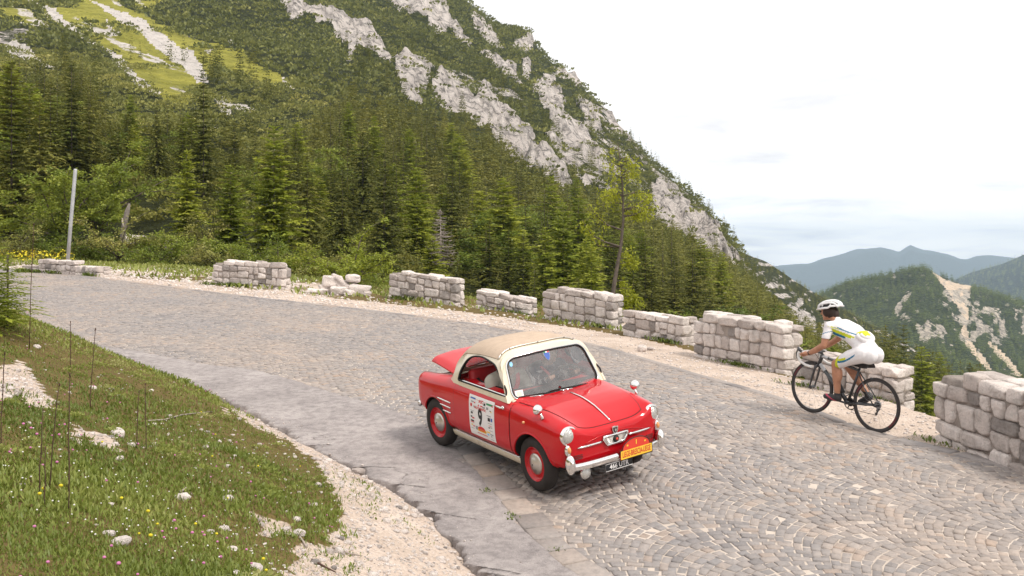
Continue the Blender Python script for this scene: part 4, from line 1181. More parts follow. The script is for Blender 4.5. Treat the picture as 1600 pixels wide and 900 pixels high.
def nose_x(y, z):
    """front of the body skin at y, z"""
    lo, hi = .17, XF
    for _ in range(40):
        m = (lo + hi) / 2
        e = ends(m); W_, zc, hh = hw(m), (zb(m) + zt(m)) / 2, (zt(m) - zb(m)) / 2
        r = ((abs(y) / W_) ** NSUP + (abs(z - zc) / hh) ** NSUP) ** (1 / NSUP)
        if r < e: lo = m
        else: hi = m
    return (lo + hi) / 2

def build_body():
    xs = list(np.linspace(-2.02, .17, 56))
    k = np.sin(np.linspace(0, PI / 2, 22)[1:])
    xs = [-2.02 - (XR + 2.02) * -1 * q_ for q_ in k[::-1]] + xs + [.17 + (XF - .17) * q_ for q_ in k]
    xs[0] = XR + 1e-4; xs[-1] = XF - 1e-4
    nth = 40
    ths = [-PI / 2 + PI * (i / nth) for i in range(nth + 1)]
    ths = [t - .30 * math.sin(4 * t) / 4 * 1 for t in ths]
    V = []; Fc = []
    ring = len(ths) * 2 - 2
    for x in xs:
        R_ = []
        for t in ths: y, z = body_pt(x, t); R_.append((x, -y, z))
        for t in ths[-2:0:-1]: y, z = body_pt(x, t); R_.append((x, y, z))
        V += R_
    for i in range(len(xs) - 1):
        for j in range(ring):
            Fc.append([i * ring + j, (i + 1) * ring + j, (i + 1) * ring + (j + 1) % ring, i * ring + (j + 1) % ring])
    Fc.append(list(range(ring))[::-1]); Fc.append([(len(xs) - 1) * ring + j for j in range(ring)])
    mb = MB(); mb.add(V, Fc)
    return mb.build('body', [M_RED, M_DARK, M_REDV], car)
body = build_body()

def cutter(mb, mats):
    o = mb.build('cut_tool', mats); return o
def boolean(o, c):
    c.parent = None; c.matrix_world = o.matrix_world.copy()
    m = o.modifiers.new('cut', 'BOOLEAN'); m.operation = 'DIFFERENCE'; m.object = c; m.solver = 'EXACT'
    bpy.context.view_layer.update()
    evaluated(o)
    me = c.data; bpy.data.objects.remove(c); bpy.data.meshes.remove(me)
RW = .272
bpy.context.view_layer.update()
for ax_ in (0.0, -1.84):
    for s in (-1, 1):
        mb = MB(); ra = .305 if ax_ == 0 else .292
        pr = [(0, -.34), (ra - .02, -.34), (ra, -.32), (ra, .2), (0, .2)]
        mb.lathe([(max(r, .001), h) for r, h in pr], (ax_ + .005, s * .58, .285), (0, s, 0), 40, 1)
        boolean(body, cutter(mb, [M_RED, M_DARK, M_REDV]))
# open cabin, luggage well under the raised rear lid
mb = MB(); mb.box((-1.0, 0, .72), (1.14, 1.13, .80), bev=.05, m=2); boolean(body, cutter(mb, [M_RED, M_DARK, M_REDV]))
mb = MB(); mb.box((-1.98, 0, .72), (.54, .84, .42), bev=.04, m=1); boolean(body, cutter(mb, [M_RED, M_DARK, M_REDV]))
for p in body.data.polygons: p.use_smooth = True
def sharpen(o, deg):
    bm = bmesh.new(); bm.from_mesh(o.data)
    for e in bm.edges:
        if len(e.link_faces) == 2 and e.calc_face_angle(0) > math.radians(deg): e.smooth = False
    bm.to_mesh(o.data); bm.free()
sharpen(body, 38)

# wheel-arch lips
for ax_, ra in ((0.0, .305), (-1.84, .292)):
    for s in (-1, 1):
        pts = []
        for k in range(33):
            a = math.radians(-14 + 208 * k / 32); x = ax_ + .005 + ra * math.cos(a); z = .285 + ra * math.sin(a)
            if z < zb(x) + .015: continue
            pts.append((x, s * (side_y(x, min(z, .8)) - .001), z))
        mb = MB(); mb.tube(pts, .011, 8); mb.build('arch_lip', [M_RED], car)

def side_patch(name, x0, x1, z0, z1, off, mat, s, nx=14, nz=16, parent=car, thick=.008, corner=.0, mats=None):
    def fn(a, b):
        x = x0 + (x1 - x0) * a; z = z0 + (z1 - z0) * b
        return Vector((x, s * (side_y(x, z) + off), z)), Vector((0, s, 0))
    mb = MB(); mb.grid(fn, nx, nz, 0, thick); return mb.build(name, mats or [mat], parent, autosmooth=50)
# doors: a dark shut line and a panel standing 3 mm proud
for s in (-1, 1):
    dr = side_patch('door', -1.40, -.345, .285, .862, .0045, M_RED, s, 20, 24, thick=.01)
    side_patch('shut_line', -1.408, -.337, .278, .866, .0012, M_SEAL, s, 20, 24, dr, thick=.004)
    # cream sill under the door
    def sill(a, b, s=s):
        x = -1.545 + 1.30 * a; z = .195 + .075 * b
        return Vector((x, s * (side_y(x, .285) + .012 - .03 * (1 - b) ** 2), z)), Vector((0, s, 0))
    mb = MB(); mb.grid(sill, 16, 6, 0, .03); mb.build('sill', [M_CREAM], car, autosmooth=50)
    mb = MB(); mb.tube([(-1.545 + 1.30 * k / 12, s * (side_y(-1.545 + 1.30 * k / 12, .29) + .012), .279) for k in range(13)], .006, 6); mb.build('sill_trim', [M_CHROME], car)
    # swage line along the side
    pts = [(x, s * (side_y(x, .737) + .002), .737 + .012 * (1 if x > 0 else 0)) for x in np.linspace(-1.38, -.36, 12)]
    mb = MB(); mb.tube(pts, .007, 6, flat=.5); mb.build('crease', [M_RED], dr)
    mb = MB()
    xa, ya = -.46, side_y(-.46, .752) + .006
    mb.tube([(-.565, s * (ya + .022), .757), (-.53, s * (ya + .028), .757), (-.47, s * (ya + .024), .752), (-.445, s * ya, .75)], [.006, .009, .011, .008], 8)
    mb.ball((-.455, s * (ya + .004), .751), (.026, .012, .020)); mb.build('handle', [M_CHROME], dr)
    # three chrome strips behind the door
    for (xa, xb, z) in ((-1.80, -1.47, .585), (-1.735, -1.475, .527), (-1.66, -1.475, .470)):
        mb = MB(); mb.tube([(xa + (xb - xa) * k / 6, s * (side_y(xa + (xb - xa) * k / 6, z) + .004), z) for k in range(7)], [.004, .008, .009, .009, .009, .009, .006], 8)
        mb.build('side_strip', [M_CHROME], car)
    mb = MB(); yi = side_y(-.10, .68); mb.ball((-.10, s * (yi + .004), .68), (.017, .016, .015)); mb.build('side_repeater', [M_AMBER], car)

# bonnet
def bonnet_edge(x): return ip(x, [(-.33, .555), (-.1, .52), (.2, .465), (.36, .43), (.44, .40)])
def bon(a, b, o=.005, g=0.0):
    x = -.30 + (.442 - -.30) * a; y = (bonnet_edge(x) + g) * (2 * b - 1)
    xx = x - .022 * abs(2 * b - 1) ** 5 * a ** 4
    return Vector((xx, y, top_z(xx, y) + o)), Vector((0, 0, 1))
mb = MB(); mb.grid(lambda a, b: bon(a, b), 26, 26, 0, .012); bonnet = mb.build('bonnet', [M_RED], car, autosmooth=60)
mb = MB(); mb.grid(lambda a, b: bon(-.006 + a * 1.014, b, .0012, .007), 26, 26, 0, .004); mb.build('shut_line', [M_SEAL], bonnet, autosmooth=60)
mb = MB(); mb.tube([(x, 0, top_z(x, 0) + .010 + .004 * math.sin(PI * (x + .20) / .6)) for x in np.linspace(-.19, .43, 20)], [.005] + [.008] * 18 + [.005], 8); mb.build('bonnet_strip', [M_CHROME], bonnet)

# headlamps in their pods
for s in (-1, 1):
    yl, zl = s * .517, .636
    mb = MB()
    mb.lathe([(.004, -.34), (.05, -.30), (.080, -.2), (.093, -.08), (.096, -.01), (.094, .012)], (.415, yl, zl), (1, 0, 0), 32); mb.build('lamp_pod', [M_RED], car)
    hl = MB(); hl.lathe([(.094, .0), (.097, .018), (.094, .034), (.086, .042), (.080, .040), (.078, .032)], (.418, yl, zl), (1, 0, .02), 36); lamp = hl.build('headlight', [M_CHROME], car)
    mb = MB(); mb.lathe([(.080, .032), (.068, .044), (.045, .055), (.02, .060), (.001, .061)], (.418, yl, zl), (1, 0, .02), 36); mb.build('lens', [M_LENSGLASS], lamp)
    mb = MB(); mb.lathe([(.084, .030), (.06, .012), (.03, -.01), (.001, -.016)], (.418, yl, zl), (1, 0, .02), 28); mb.build('reflector', [M_CHROME], lamp)
    # indicator above the overrider
    yi = s * .560
    xi = nose_x(yi, .50)
    ind = MB(); ind.ball((xi + .006, yi, .512), (.034, .032, .058)); io = ind.build('indicator', [M_CHROME], car)
    mb = MB(); mb.ball((xi + .022, yi, .520), (.026, .022, .038)); mb.build('lens', [M_AMBER], io)
    # bumper overrider / corner piece
    mb = MB()
    mb.ball((xi + .045, s * .565, .385), (.055, .048, .098), seg=20, rings=14); mb.build('overrider', [M_CHROME], car)
    # wing mirrors on stalks
    xm, ym = .10, s * .60
    zm = top_z(xm, ym)
    mm = MB(); mm.tube([(xm + .05, ym, top_z(xm + .05, ym) + .004), (xm + .02, ym, zm + .035), (xm, ym + s * .015, zm + .06)], [.017, .010, .007], 8)
    mr = mm.build('wing_mirror', [M_CHROME], car)
    mb = MB(); mb.lathe([(.001, .050), (.030, .042), (.048, .018), (.053, -.004), (.050, -.012)], (xm - .005, ym + s * .02, zm + .08), (1, -s * .15, .05), 24); mb.build('shell', [M_CHROME], mr)
    mb = MB(); mb.lathe([(.050, -.010), (.001, -.010)], (xm - .005, ym + s * .02, zm + .08), (1, -s * .15, .05), 24); mb.build('mirror_glass', [M_ALU], mr)
    # fog lamps hung under the bumper
    fx, fy, fz = .50, s * .385, .262
    fl = MB(); fl.lathe([(.001, -.075), (.035, -.06), (.056, -.02), (.060, .008), (.056, .014)], (fx, fy, fz), (1, 0, 0), 24); fo = fl.build('fog_lamp', [M_CHROME], car)
    mb = MB(); mb.lathe([(.056, .012), (.04, .022), (.001, .027)], (fx, fy, fz), (1, 0, 0), 24); mb.build('lens', [M_LENSGLASS], fo)
    mb = MB(); mb.tube([(fx - .03, fy, fz + .05), (fx - .035, fy, fz + .10)], .008, 6); mb.build('bracket', [M_DARK], fo)
    # louvres in the front panel
    for k in range(3):
        mb = MB(); z_ = .448 - k * .017
        mb.tube([(nose_x(y_, z_) + .002, y_, z_) for y_ in np.linspace(s * .40, s * .50, 5)], .005, 6, flat=.5); mb.build('louvre', [M_DARK], car)

# front bumper bar
pts = [(nose_x(y_ * .97, .40) + .045 - .02 * (abs(y_) / .55) ** 4, y_, .352) for y_ in np.linspace(-.545, .545, 25)]
mb = MB()
prof = [(.020, .034), (.030, .012), (.030, -.012), (.018, -.034), (-.004, -.030), (-.004, .030)]
V = []; Fc = []
for p in pts: V += [(p[0] + a, p[1], p[2] + b) for a, b in prof]
for i in range(len(pts) - 1):
    for k in range(6): Fc.append([i * 6 + k, i * 6 + (k + 1) % 6, (i + 1) * 6 + (k + 1) % 6, (i + 1) * 6 + k])
Fc.append(list(range(6))[::-1]); Fc.append([(len(pts) - 1) * 6 + k for k in range(6)])
mb.add(V, Fc); bumper = mb.build('bumper', [M_CHROME], car, autosmooth=70)
# grille badge: trapezium frame with bars and a round boss
def front_pt(y, z, o): return Vector((nose_x(y, z) + o, y, z))
tr = [(-.15, .560), (.15, .560), (.148, .535), (.105, .475), (-.105, .475), (-.148, .535)]
outl = []
for a, b in zip(tr, tr[1:] + tr[:1]):
    for k in range(5): outl.append((a[0] + (b[0] - a[0]) * k / 5, a[1] + (b[1] - a[1]) * k / 5))
mb = MB(); mb.tube([front_pt(y, z, .012) for y, z in outl], .012, 8, closed=True); gril = mb.build('grille', [M_CHROME], car)
mb = MB()
for z in np.linspace(.487, .548, 6):
    wd = .11 + (.148 - .11) * min(1, (z - .475) / .06)
    mb.tube([front_pt(y, z, .010) for y in np.linspace(-wd, wd, 6)], .0055, 6)
mb.build('bars', [M_ALU], gril)
mb = MB(); mb.grid(lambda a, b: front_pt((2 * a - 1) * (.105 + .04 * b), .478 + .08 * b, .003), 8, 4); mb.build('backing', [M_DARK], gril)
mb = MB(); mb.lathe([(.034, .0), (.034, .016), (.022, .024), (.001, .026)], front_pt(0, .517, .008), (1, 0, 0), 20); mb.build('boss', [M_DARK], gril)
mb = MB(); mb.lathe([(.015, .022), (.012, .030), (.001, .031)], front_pt(0, .517, .008), (1, 0, 0), 16); mb.build('boss_centre', [M_ORANGE], gril)
# shield above the grille
def shield(cx_, cz_, w, h, o, name, mat, parent):
    L = [(-1, 1), (0, 1.08), (1, 1), (.95, .1), (.6, -.6), (0, -1), (-.6, -.6), (-.95, .1)]
    V = [front_pt(cx_ + a * w, cz_ + b * h, o) for a, b in L] + [front_pt(cx_ + a * w, cz_ + b * h, o - .008) for a, b in L]
    n = len(L); Fc = [list(range(n)), list(range(n, 2 * n))[::-1]] + [[i, n + i, n + (i + 1) % n, (i + 1) % n] for i in range(n)]
    mb = MB(); mb.add(V, Fc); return mb.build(name, [mat], parent, smooth=False)
em = shield(0, .598, .036, .038, .012, 'emblem', M_CHROME, car); shield(0, .598, .024, .026, .015, 'emblem_shield', M_DARK, em); shield(0, .600, .012, .014, .018, 'emblem_mark', M_CHROME, em)
for s in (-1, 1):
    mb = MB(); mb.tube([front_pt(s * (.17 + .29 * k / 8), .520 + .002 * k * 0, .008) for k in range(9)], [.011] + [.011] * 6 + [.008, .004], 8); mb.build('whisker', [M_CHROME], car)
# raised pressing over the grille
mb = MB(); mb.tube([front_pt(y, .560 + .05 * (1 - (abs(y) / .36) ** 2) - .02, -.001) for y in np.linspace(-.36, .36, 21) if abs(y) > .13 or True], .007, 6, flat=.6); mb.build('pressing', [M_RED], car)

# number plate: white on black
def flat_text(name, txt, size, org, right, up, nrm, mat, parent, bold=.0, sx=1.0, thick=.0015):
    V, Fc = text_mesh(txt, size, bold, sx)
    right, up, nrm, org = Vector(right), Vector(up), Vector(nrm), Vector(org)
    mb = MB(); mb.add([org + right * a + up * b + nrm * thick for a, b in V], Fc); return mb.build(name, [mat], parent, smooth=False)
px_ = .535
mb = MB(); mb.box((px_, .0, .262), (.008, .345, .078), bev=.006); plate = mb.build('number_plate', [M_BLACK], car)
mb = MB(); mb.tube([(px_ + .004, .0 + a * .168, .262 + b * .035) for a, b in ((-1, -1), (1, -1), (1, 1), (-1, 1))], .0035, 6, closed=True); mb.build('plate_rim', [M_WHITE], plate)
flat_text('plate_text', '466 UTR', .066, (px_ + .0045, .0, .262), (0, 1, 0), (0, 0, 1), (1, 0, 0), M_WHITE, plate, .0012, .98)
# rally plate tied over the bumper: red arch above a yellow band of lettering
def rp(a, b, o=.0):
    return Vector((.575 + o - .02 * a * a * 0, .195 + a * .205, .372 + b))
L = [(-1, -.062), (1, -.062), (1, .032), (.86, .035)] + [(.86 * math.cos(PI * k / 16), .035 + .10 * math.sin(PI * k / 16)) for k in range(1, 16)] + [(-.86, .035), (-1, .032)]
n = len(L); V = [rp(a, b) for a, b in L] + [rp(a, b, -.006) for a, b in L]
mb = MB(); mb.add(V, [list(range(n)), list(range(n, 2 * n))[::-1]] + [[i, n + i, n + (i + 1) % n, (i + 1) % n] for i in range(n)])
rpl = mb.build('rally_plate', [M_ORANGE], car, smooth=False)
mb = MB(); mb.tube([rp(a, b, .001) for a, b in L], .0045, 6, closed=True); mb.build('plate_edge', [M_BLACK], rpl)
mb = MB(); mb.add([rp(a, b, .002) for a, b in ((-.97, -.056), (.97, -.056), (.97, .028), (-.97, .028))], [[0, 1, 2, 3]]); mb.build('letter_band', [M_YEL], rpl, smooth=False)
flat_text('plate_text', 'LIEGE-BRESCIA-LIEGE', .082, rp(0, -.014, .002), (0, .50, 0), (0, 0, .95), (1, 0, 0), M_PRED, rpl, .0014, .95)
for a in (-.55, 0, .55):
    mb = MB(); zc = .085 - .025 * abs(a); mb.add([rp(a + p * (.05 if a else .03), zc + q_ * (.008 if a else .022), .002) for p, q_ in ((-1, -1), (1, -1), (1, 1), (-1, 1))], [[0, 1, 2, 3]]); mb.build('plate_mark', [M_YEL], rpl, smooth=False)

# wheels
def wheel(x, s, steer=0.0):
    c = Vector((x, s * .563, .272))
    rot = Matrix.Rotation(steer, 3, 'Z'); axv = rot @ Vector((0, s, 0))
    w_ = empty('wheel', c); w_.parent = car
    P0 = Vector((0, 0, 0))
    tp = []
    for k in range(25):
        a = PI * (-.5 + k / 24 * 2) + PI
        tp.append((0, 0))
    prof = [(.168, -.055), (.185, -.064), (.215, -.069), (.245, -.064), (.262, -.052), (.270, -.038), (.272, -.02), (.2725, 0), (.272, .02), (.270, .038), (.262, .052), (.245, .064), (.215, .069), (.185, .064), (.168, .055)]
    mb = MB(); mb.lathe(prof, P0, axv, 48); ty = mb.build('tyre', [M_RUBBER], w_)
    mb = MB(); mb.lathe([(.172, .056), (.168, .060), (.160, .052), (.150, .030), (.135, .022), (.110, .034), (.085, .040), (.001, .040), (.001, -.05), (.168, -.055)], P0, axv, 40); mb.build('rim', [M_RED], w_, autosmooth=60)
    mb = MB(); mb.lathe([(.108, .036), (.106, .044), (.094, .052), (.075, .056), (.060, .066), (.040, .074), (.018, .078), (.001, .079)], P0, axv, 36); mb.build('hub_cap', [M_ALU], w_, autosmooth=50)
    mb = MB(); mb.ball(axv * .078 + Vector((0, 0, 0)), .008); mb.build('valve', [M_DARK], w_)
for x, st in ((0.0, -.05), (-1.84, 0.0)):
    for s in (-1, 1): wheel(x, s, st)
# dark underside
mb = MB(); mb.box((-.95, 0, .235), (2.3, .95, .05), bev=.01); mb.build('floor_pan', [M_DARK], car)

# ---- greenhouse: cream frame, canvas roof
def arch(phi, s):
    """phi 0..pi from the car's right belt over the roof to the left belt; s 0 (screen) .. 1 (rear belt)"""
    K = [0, .10, .25, .5, .72, .86, 1.0]
    f = lambda L: float(np.interp(s, K, L))
    xb = f([-.385, -.45, -.62, -.95, -1.30, -1.46, -1.575]); xt = f([-.665, -.745, -.87, -1.06, -1.33, -1.50, -1.62])
    ztp = f([1.240, 1.258, 1.266, 1.268, 1.238, 1.15, .885]); ybs = f([.638, .636, .632, .630, .626, .612, .58])
    n = f([5.2, 5.2, 5.0, 4.6, 4.2, 3.8, 3.2])
    c = math.cos(phi); sn = math.sin(phi)
    y = -ybs * (abs(c) ** (2 / n)) * (1 if c > 0 else -1); h = abs(sn) ** (2 / n)
    zbase = .805
    lean = 1 - .17 * h ** 1.3
    y *= lean
    bow = .075 * (1 - (abs(y) / .62) ** 2) * (1 - s) ** 3 if s < .5 else 0
    return Vector((xb + (xt - xb) * h + bow, y, zbase + (ztp - zbase) * h))
def arch_n(phi, s):
    e = .004
    a = arch(min(PI, phi + e), s) - arch(max(0, phi - e), s); b = arch(phi, min(1, s + e)) - arch(phi, max(0, s - e))
    n_ = a.cross(b)
    if n_.length < 1e-9: return Vector((0, 0, 1))
    n_.normalize()
    c = arch(phi, s) - Vector((-1.0, 0, .9))
    return n_ if n_.dot(c) > 0 else -n_
phw = lambda b: PI * (b - .16 * math.sin(4 * PI * b) / (4 * PI) * 4 * .5)
SHELL_END = .90
mb = MB(); mb.grid(lambda a, b: (arch(phw(b), a * 1.0), arch_n(phw(b), a * 1.0)), 44, 60, 0, .022)
shell = mb.build('roof_frame', [M_CREAM, M_SEAL], car)
bpy.context.view_layer.update()
# cut the side windows (one prism through both sides)
def rounded(poly, r, n=6):
    out = []
    m_ = len(poly)
    for i in range(m_):
        p0, p1, p2 = Vector(poly[i - 1]), Vector(poly[i]), Vector(poly[(i + 1) % m_])
        d0 = (p0 - p1).normalized(); d2 = (p2 - p1).normalized(); rr = min(r[i], (p0 - p1).length * .48, (p2 - p1).length * .48)
        a, b = p1 + d0 * rr, p1 + d2 * rr
        for k in range(n + 1):
            t = k / n; out.append(((1 - t) ** 2) * a + 2 * t * (1 - t) * p1 + t * t * b)
    return out
WINP = [(-.44, .86), (-.44, .92), (-.70, 1.125), (-1.02, 1.165), (-1.225, 1.118), (-1.325, .96), (-1.35, .86)]
WIN = rounded(WINP, [.01, .03, .09, .12, .12, .12, .02])
def prism_cut(o, outline, m):
    n = len(outline); V = [(p[0], -.9, p[1]) for p in outline] + [(p[0], .9, p[1]) for p in outline]
    mb = MB(); mb.add(V, [list(range(n)), list(range(n, 2 * n))[::-1]] + [[i, (i + 1) % n, n + (i + 1) % n, n + i] for i in range(n)], m)
    boolean(o, cutter(mb, [M_CREAM, M_SEAL]))
prism_cut(shell, WIN, 1)
# rear window opening and the canvas opening in the roof are cut with one shallow box each
mb = MB(); mb.box((-1.62, 0, 1.02), (.34, .78, .24), bev=.05, m=0); boolean(shell, cutter(mb, [M_CREAM, M_SEAL]))
sharpen(shell, 35)
# canvas: lies over the frame from the header to behind the rear window
def canv(a, b):
    s = .135 + (.80 - .135) * a; ph = PI * (.5 + (b - .5) * (.60 + .02 * a))
    n_ = arch_n(ph, s); bul = .010 + .010 * math.sin(PI * a) * math.sin(PI * b) + .003 * math.sin(a * 40) * math.sin(PI * b)
    return arch(ph, s) + n_ * bul, n_
mb = MB(); mb.grid(canv, 34, 30, 0, .012); roof = mb.build('canvas_roof', [M_CANVAS], car, autosmooth=60)
edge = [canv(0, k / 24)[0] + Vector((.004, 0, .002)) for k in range(25)]
mb = MB(); mb.tube(edge, .006, 6); mb.build('roof_clamp', [M_ALU], roof)
for k in range(5):
    p = canv(0, .12 + k * .19)[0]; mb = MB(); mb.ball(p + Vector((.012, 0, .004)), .006, seg=8, rings=6); mb.build('stud', [M_DARK], roof)
# windscreen: cream surround, chrome and rubber, glass
def scr(u, v, o=0.0):
    """u -1..1 across, v 0..1 up the screen opening"""
    ph = PI / 2
    yb = .636 - .088 * v; y = u * yb * .995
    bow = .075 * (1 - (abs(y) / .62) ** 2)
    x = -.385 + (-.665 + .385) * v + bow; z = .752 + (1.246 - .752) * v - .055 * abs(u) ** 3 * v * v
    nrm_ = Vector((.83, u * .18, .55)).normalized()
    return Vector((x, y, z)) + nrm_ * o
def scr_loop(mu, v0, v1, r, n=9, o=0.0):
    P = rounded([(-mu, v0), (mu, v0), (mu, v1), (-mu, v1)], [r] * 4, n)
    Q = []
    for a, b in zip(P, P[1:] + P[:1]):
        for k in range(3): Q.append(a + (b - a) * k / 3)
    return [scr(p[0], p[1], o) for p in Q], Q
OUTER, _ = scr_loop(1.0, -.03, 1.03, .22); INNER, _ = scr_loop(.895, .115, .925, .20)
nl = len(OUTER)
V = []; Fc = []
for k in range(4):
    o_ = (.012, .012, -.02, -.02)[k]; src = (OUTER, INNER, INNER, OUTER)[k]
    V += [p + Vector((.83, 0, .55)).normalized() * o_ for p in src]
for k in range(4):
    for i in range(nl): Fc.append([k * nl + i, k * nl + (i + 1) % nl, ((k + 1) % 4) * nl + (i + 1) % nl, ((k + 1) % 4) * nl + i])
mb = MB(); mb.add(V, Fc); wf = mb.build('windscreen_frame', [M_CREAM], car, autosmooth=40)
L1, _ = scr_loop(.905, .105, .935, .20, o=.014); mb = MB(); mb.tube(L1, .009, 8, closed=True); mb.build('chrome_trim', [M_CHROME], wf)
L2, _ = scr_loop(.885, .125, .915, .19, o=.012); mb = MB(); mb.tube(L2, .009, 8, closed=True); mb.build('seal', [M_SEAL], wf)
gl, gq = scr_loop(.885, .125, .915, .19)
V = [scr(0, .52)]; Fc = []
rings_ = 8
for r_ in range(1, rings_ + 1):
    for p in gq: q_ = Vector((0, .52)) + (p - Vector((0, .52))) * (r_ / rings_); V.append(scr(q_[0], q_[1], .004))
V[0] = scr(0, .52, .004)
for i in range(nl): Fc.append([0, 1 + i, 1 + (i + 1) % nl])
for r_ in range(rings_ - 1):
    for i in range(nl): Fc.append([1 + r_ * nl + i, 1 + (r_ + 1) * nl + i, 1 + (r_ + 1) * nl + (i + 1) % nl, 1 + r_ * nl + (i + 1) % nl])
mb = MB(); mb.add(V, Fc); wsg = mb.build('windscreen', [M_GLASS], car)
mb = MB(); mb.tube([scr(u_, .075 + .03 * abs(u_) ** 3, .022) for u_ in np.linspace(-.93, .93, 25)], .020, 8, flat=.8); mb.build('cowl_strip', [M_CREAM], wf)
# stickers on the screen
def scr_sticker(name, L, mat, o=.007, lab=None):
    n = len(L); mb = MB(); mb.add([scr(a, b, o) for a, b in L], [list(range(n))]); return mb.build(name, [mat], wsg, smooth=False)
scr_sticker('permit', [(-.845, .165), (-.70, .165), (-.70, .295), (-.845, .295)], M_WHITE)
scr_sticker('permit_print', [(-.815, .19), (-.73, .19), (-.73, .27), (-.815, .27)], M_CREAM, .0085)
scr_sticker('round_sticker', [(-.80 + .032 * math.cos(a), .815 + .05 * math.sin(a)) for a in np.linspace(0, 2 * PI, 16)[:-1]], M_LBLUE)
SH = [(-1, 1), (1, 1), (1, .1), (.6, -.6), (0, -1), (-.6, -.6), (-1, .1)]
scr_sticker('shield_sticker', [(-.03 + a * .075, .825 + b * .105) for a, b in SH], M_GREYP, .006)
scr_sticker('shield_sticker', [(-.03 + a * .06, .815 + b * .085) for a, b in SH], M_BLUEP, .0075)
for k, mt in enumerate((M_GREENP, M_WHITE, M_PRED)): scr_sticker('flag_band', [(-.09 + k * .04, .875), (-.05 + k * .04, .875), (-.05 + k * .04, .915), (-.09 + k * .04, .915)], mt, .009)
# wipers
for u0 in (-.24, .34):
    p = scr(u0, .045, .012); mb = MB(); mb.ball(p, (.016, .016, .012)); mb.tube([p, scr(u0 - .16, .115, .03), scr(u0 - .38, .135, .026)], [.007, .005, .004], 6); wi = mb.build('wiper', [M_CHROME], car)
    mb = MB(); mb.tube([scr(u0 - .10, .150, .016), scr(u0 - .32, .160, .020), scr(u0 - .56, .165, .016)], .006, 6); mb.build('wiper_blade', [M_DARK], wi)
mb = MB(); mb.ball((-.305, 0, top_z(-.305, 0) + .012), (.012, .012, .01)); mb.build('washer_jet', [M_CHROME], car)
# side window frames and panes
for s in (-1, 1):
    loop = []
    for p in WIN:
        # the shell skin at this x, z
        best = None
        z = p[1]; h = max(0.0, min(1, (z - .805) / .47))
        yv = .630 * (1 - .17 * h ** 1.3); yv = yv * (1 - .14 * h ** 4)
        loop.append(Vector((p[0], s * (yv - .004), p[1])))
    mb = MB(); mb.tube(loop, .010, 6, closed=True); fr_ = mb.build('window_frame', [M_SEAL], car)
    c = sum(loop, Vector()) / len(loop); mb = MB(); nn = len(loop)
    V = [c] + [c + (p - c) * .98 - Vector((0, s * .012, 0)) for p in loop]; V[0] = c - Vector((0, s * .012, 0))
    mb.add(V, [[0, 1 + i, 1 + (i + 1) % nn] for i in range(nn)])
    if s == 1: mb.build('window', [M_GLASS], fr_)
    mb = MB(); mb.tube([(x, s * .612, .866) for x in np.linspace(-1.36, -.44, 8)], .010, 6); mb.build('window_trim', [M_CHROME], fr_)
mb = MB(); mb.grid(lambda a, b: Vector((-1.553 - .03 * (1 - b), (2 * a - 1) * .37, .915 + .20 * b)), 6, 6); mb.build('rear_window', [M_GLASS], car)
# raised rear lid
lid_m = Matrix.Translation((-1.60, 0, .862)) @ Matrix.Rotation(math.radians(8), 4, 'Y')
def lidf(a, b, o=0.0):
    x = -.56 * a; y = (2 * b - 1) * (.50 - .03 * a)
    z = .02 + .045 * (1 - (abs(2 * b - 1)) ** 2.4) - .02 * a - .05 * max(0, a - .80) ** 1.5 * 4 * .4
    z -= .030 * max(0, abs(2 * b - 1) - .90) / .10
    return lid_m @ Vector((x, y, z + o)), Vector((0, 0, 1))
mb = MB(); mb.grid(lambda a, b: lidf(a, b), 20, 28, 0, .014); lid = mb.build('rear_lid', [M_RED], car, autosmooth=50)
mb = MB(); mb.grid(lambda a, b: lidf(.02 + a * .96, .02 + .96 * b, -.017), 12, 12); mb.build('lid_lining', [M_DARK], lid)
mb = MB(); mb.tube([lidf(.10, .10)[0] + Vector((0, 0, .008)), lidf(.02, .09)[0] + Vector((0, 0, .012))], .012, 8); mb.build('hinge', [M_CHROME], lid)
mb = MB(); mb.tube([lidf(.10, .90)[0] + Vector((0, 0, .008)), lidf(.02, .91)[0] + Vector((0, 0, .012))], .012, 8); mb.build('hinge', [M_CHROME], lid)
# rear bumper and tail lamps
pts = []
for y_ in np.linspace(-.60, .60, 25): pts.append((-2.375 + .10 * (abs(y_) / .6) ** 5, y_, .395))
mb = MB(); mb.tube(pts, .028, 8, flat=1.3); mb.build('bumper', [M_CHROME], car)
for s in (-1, 1):
    mb = MB(); mb.ball((-2.345, s * .50, .62), (.03, .04, .075)); mb.build('tail_lamp', [M_PRED], car)

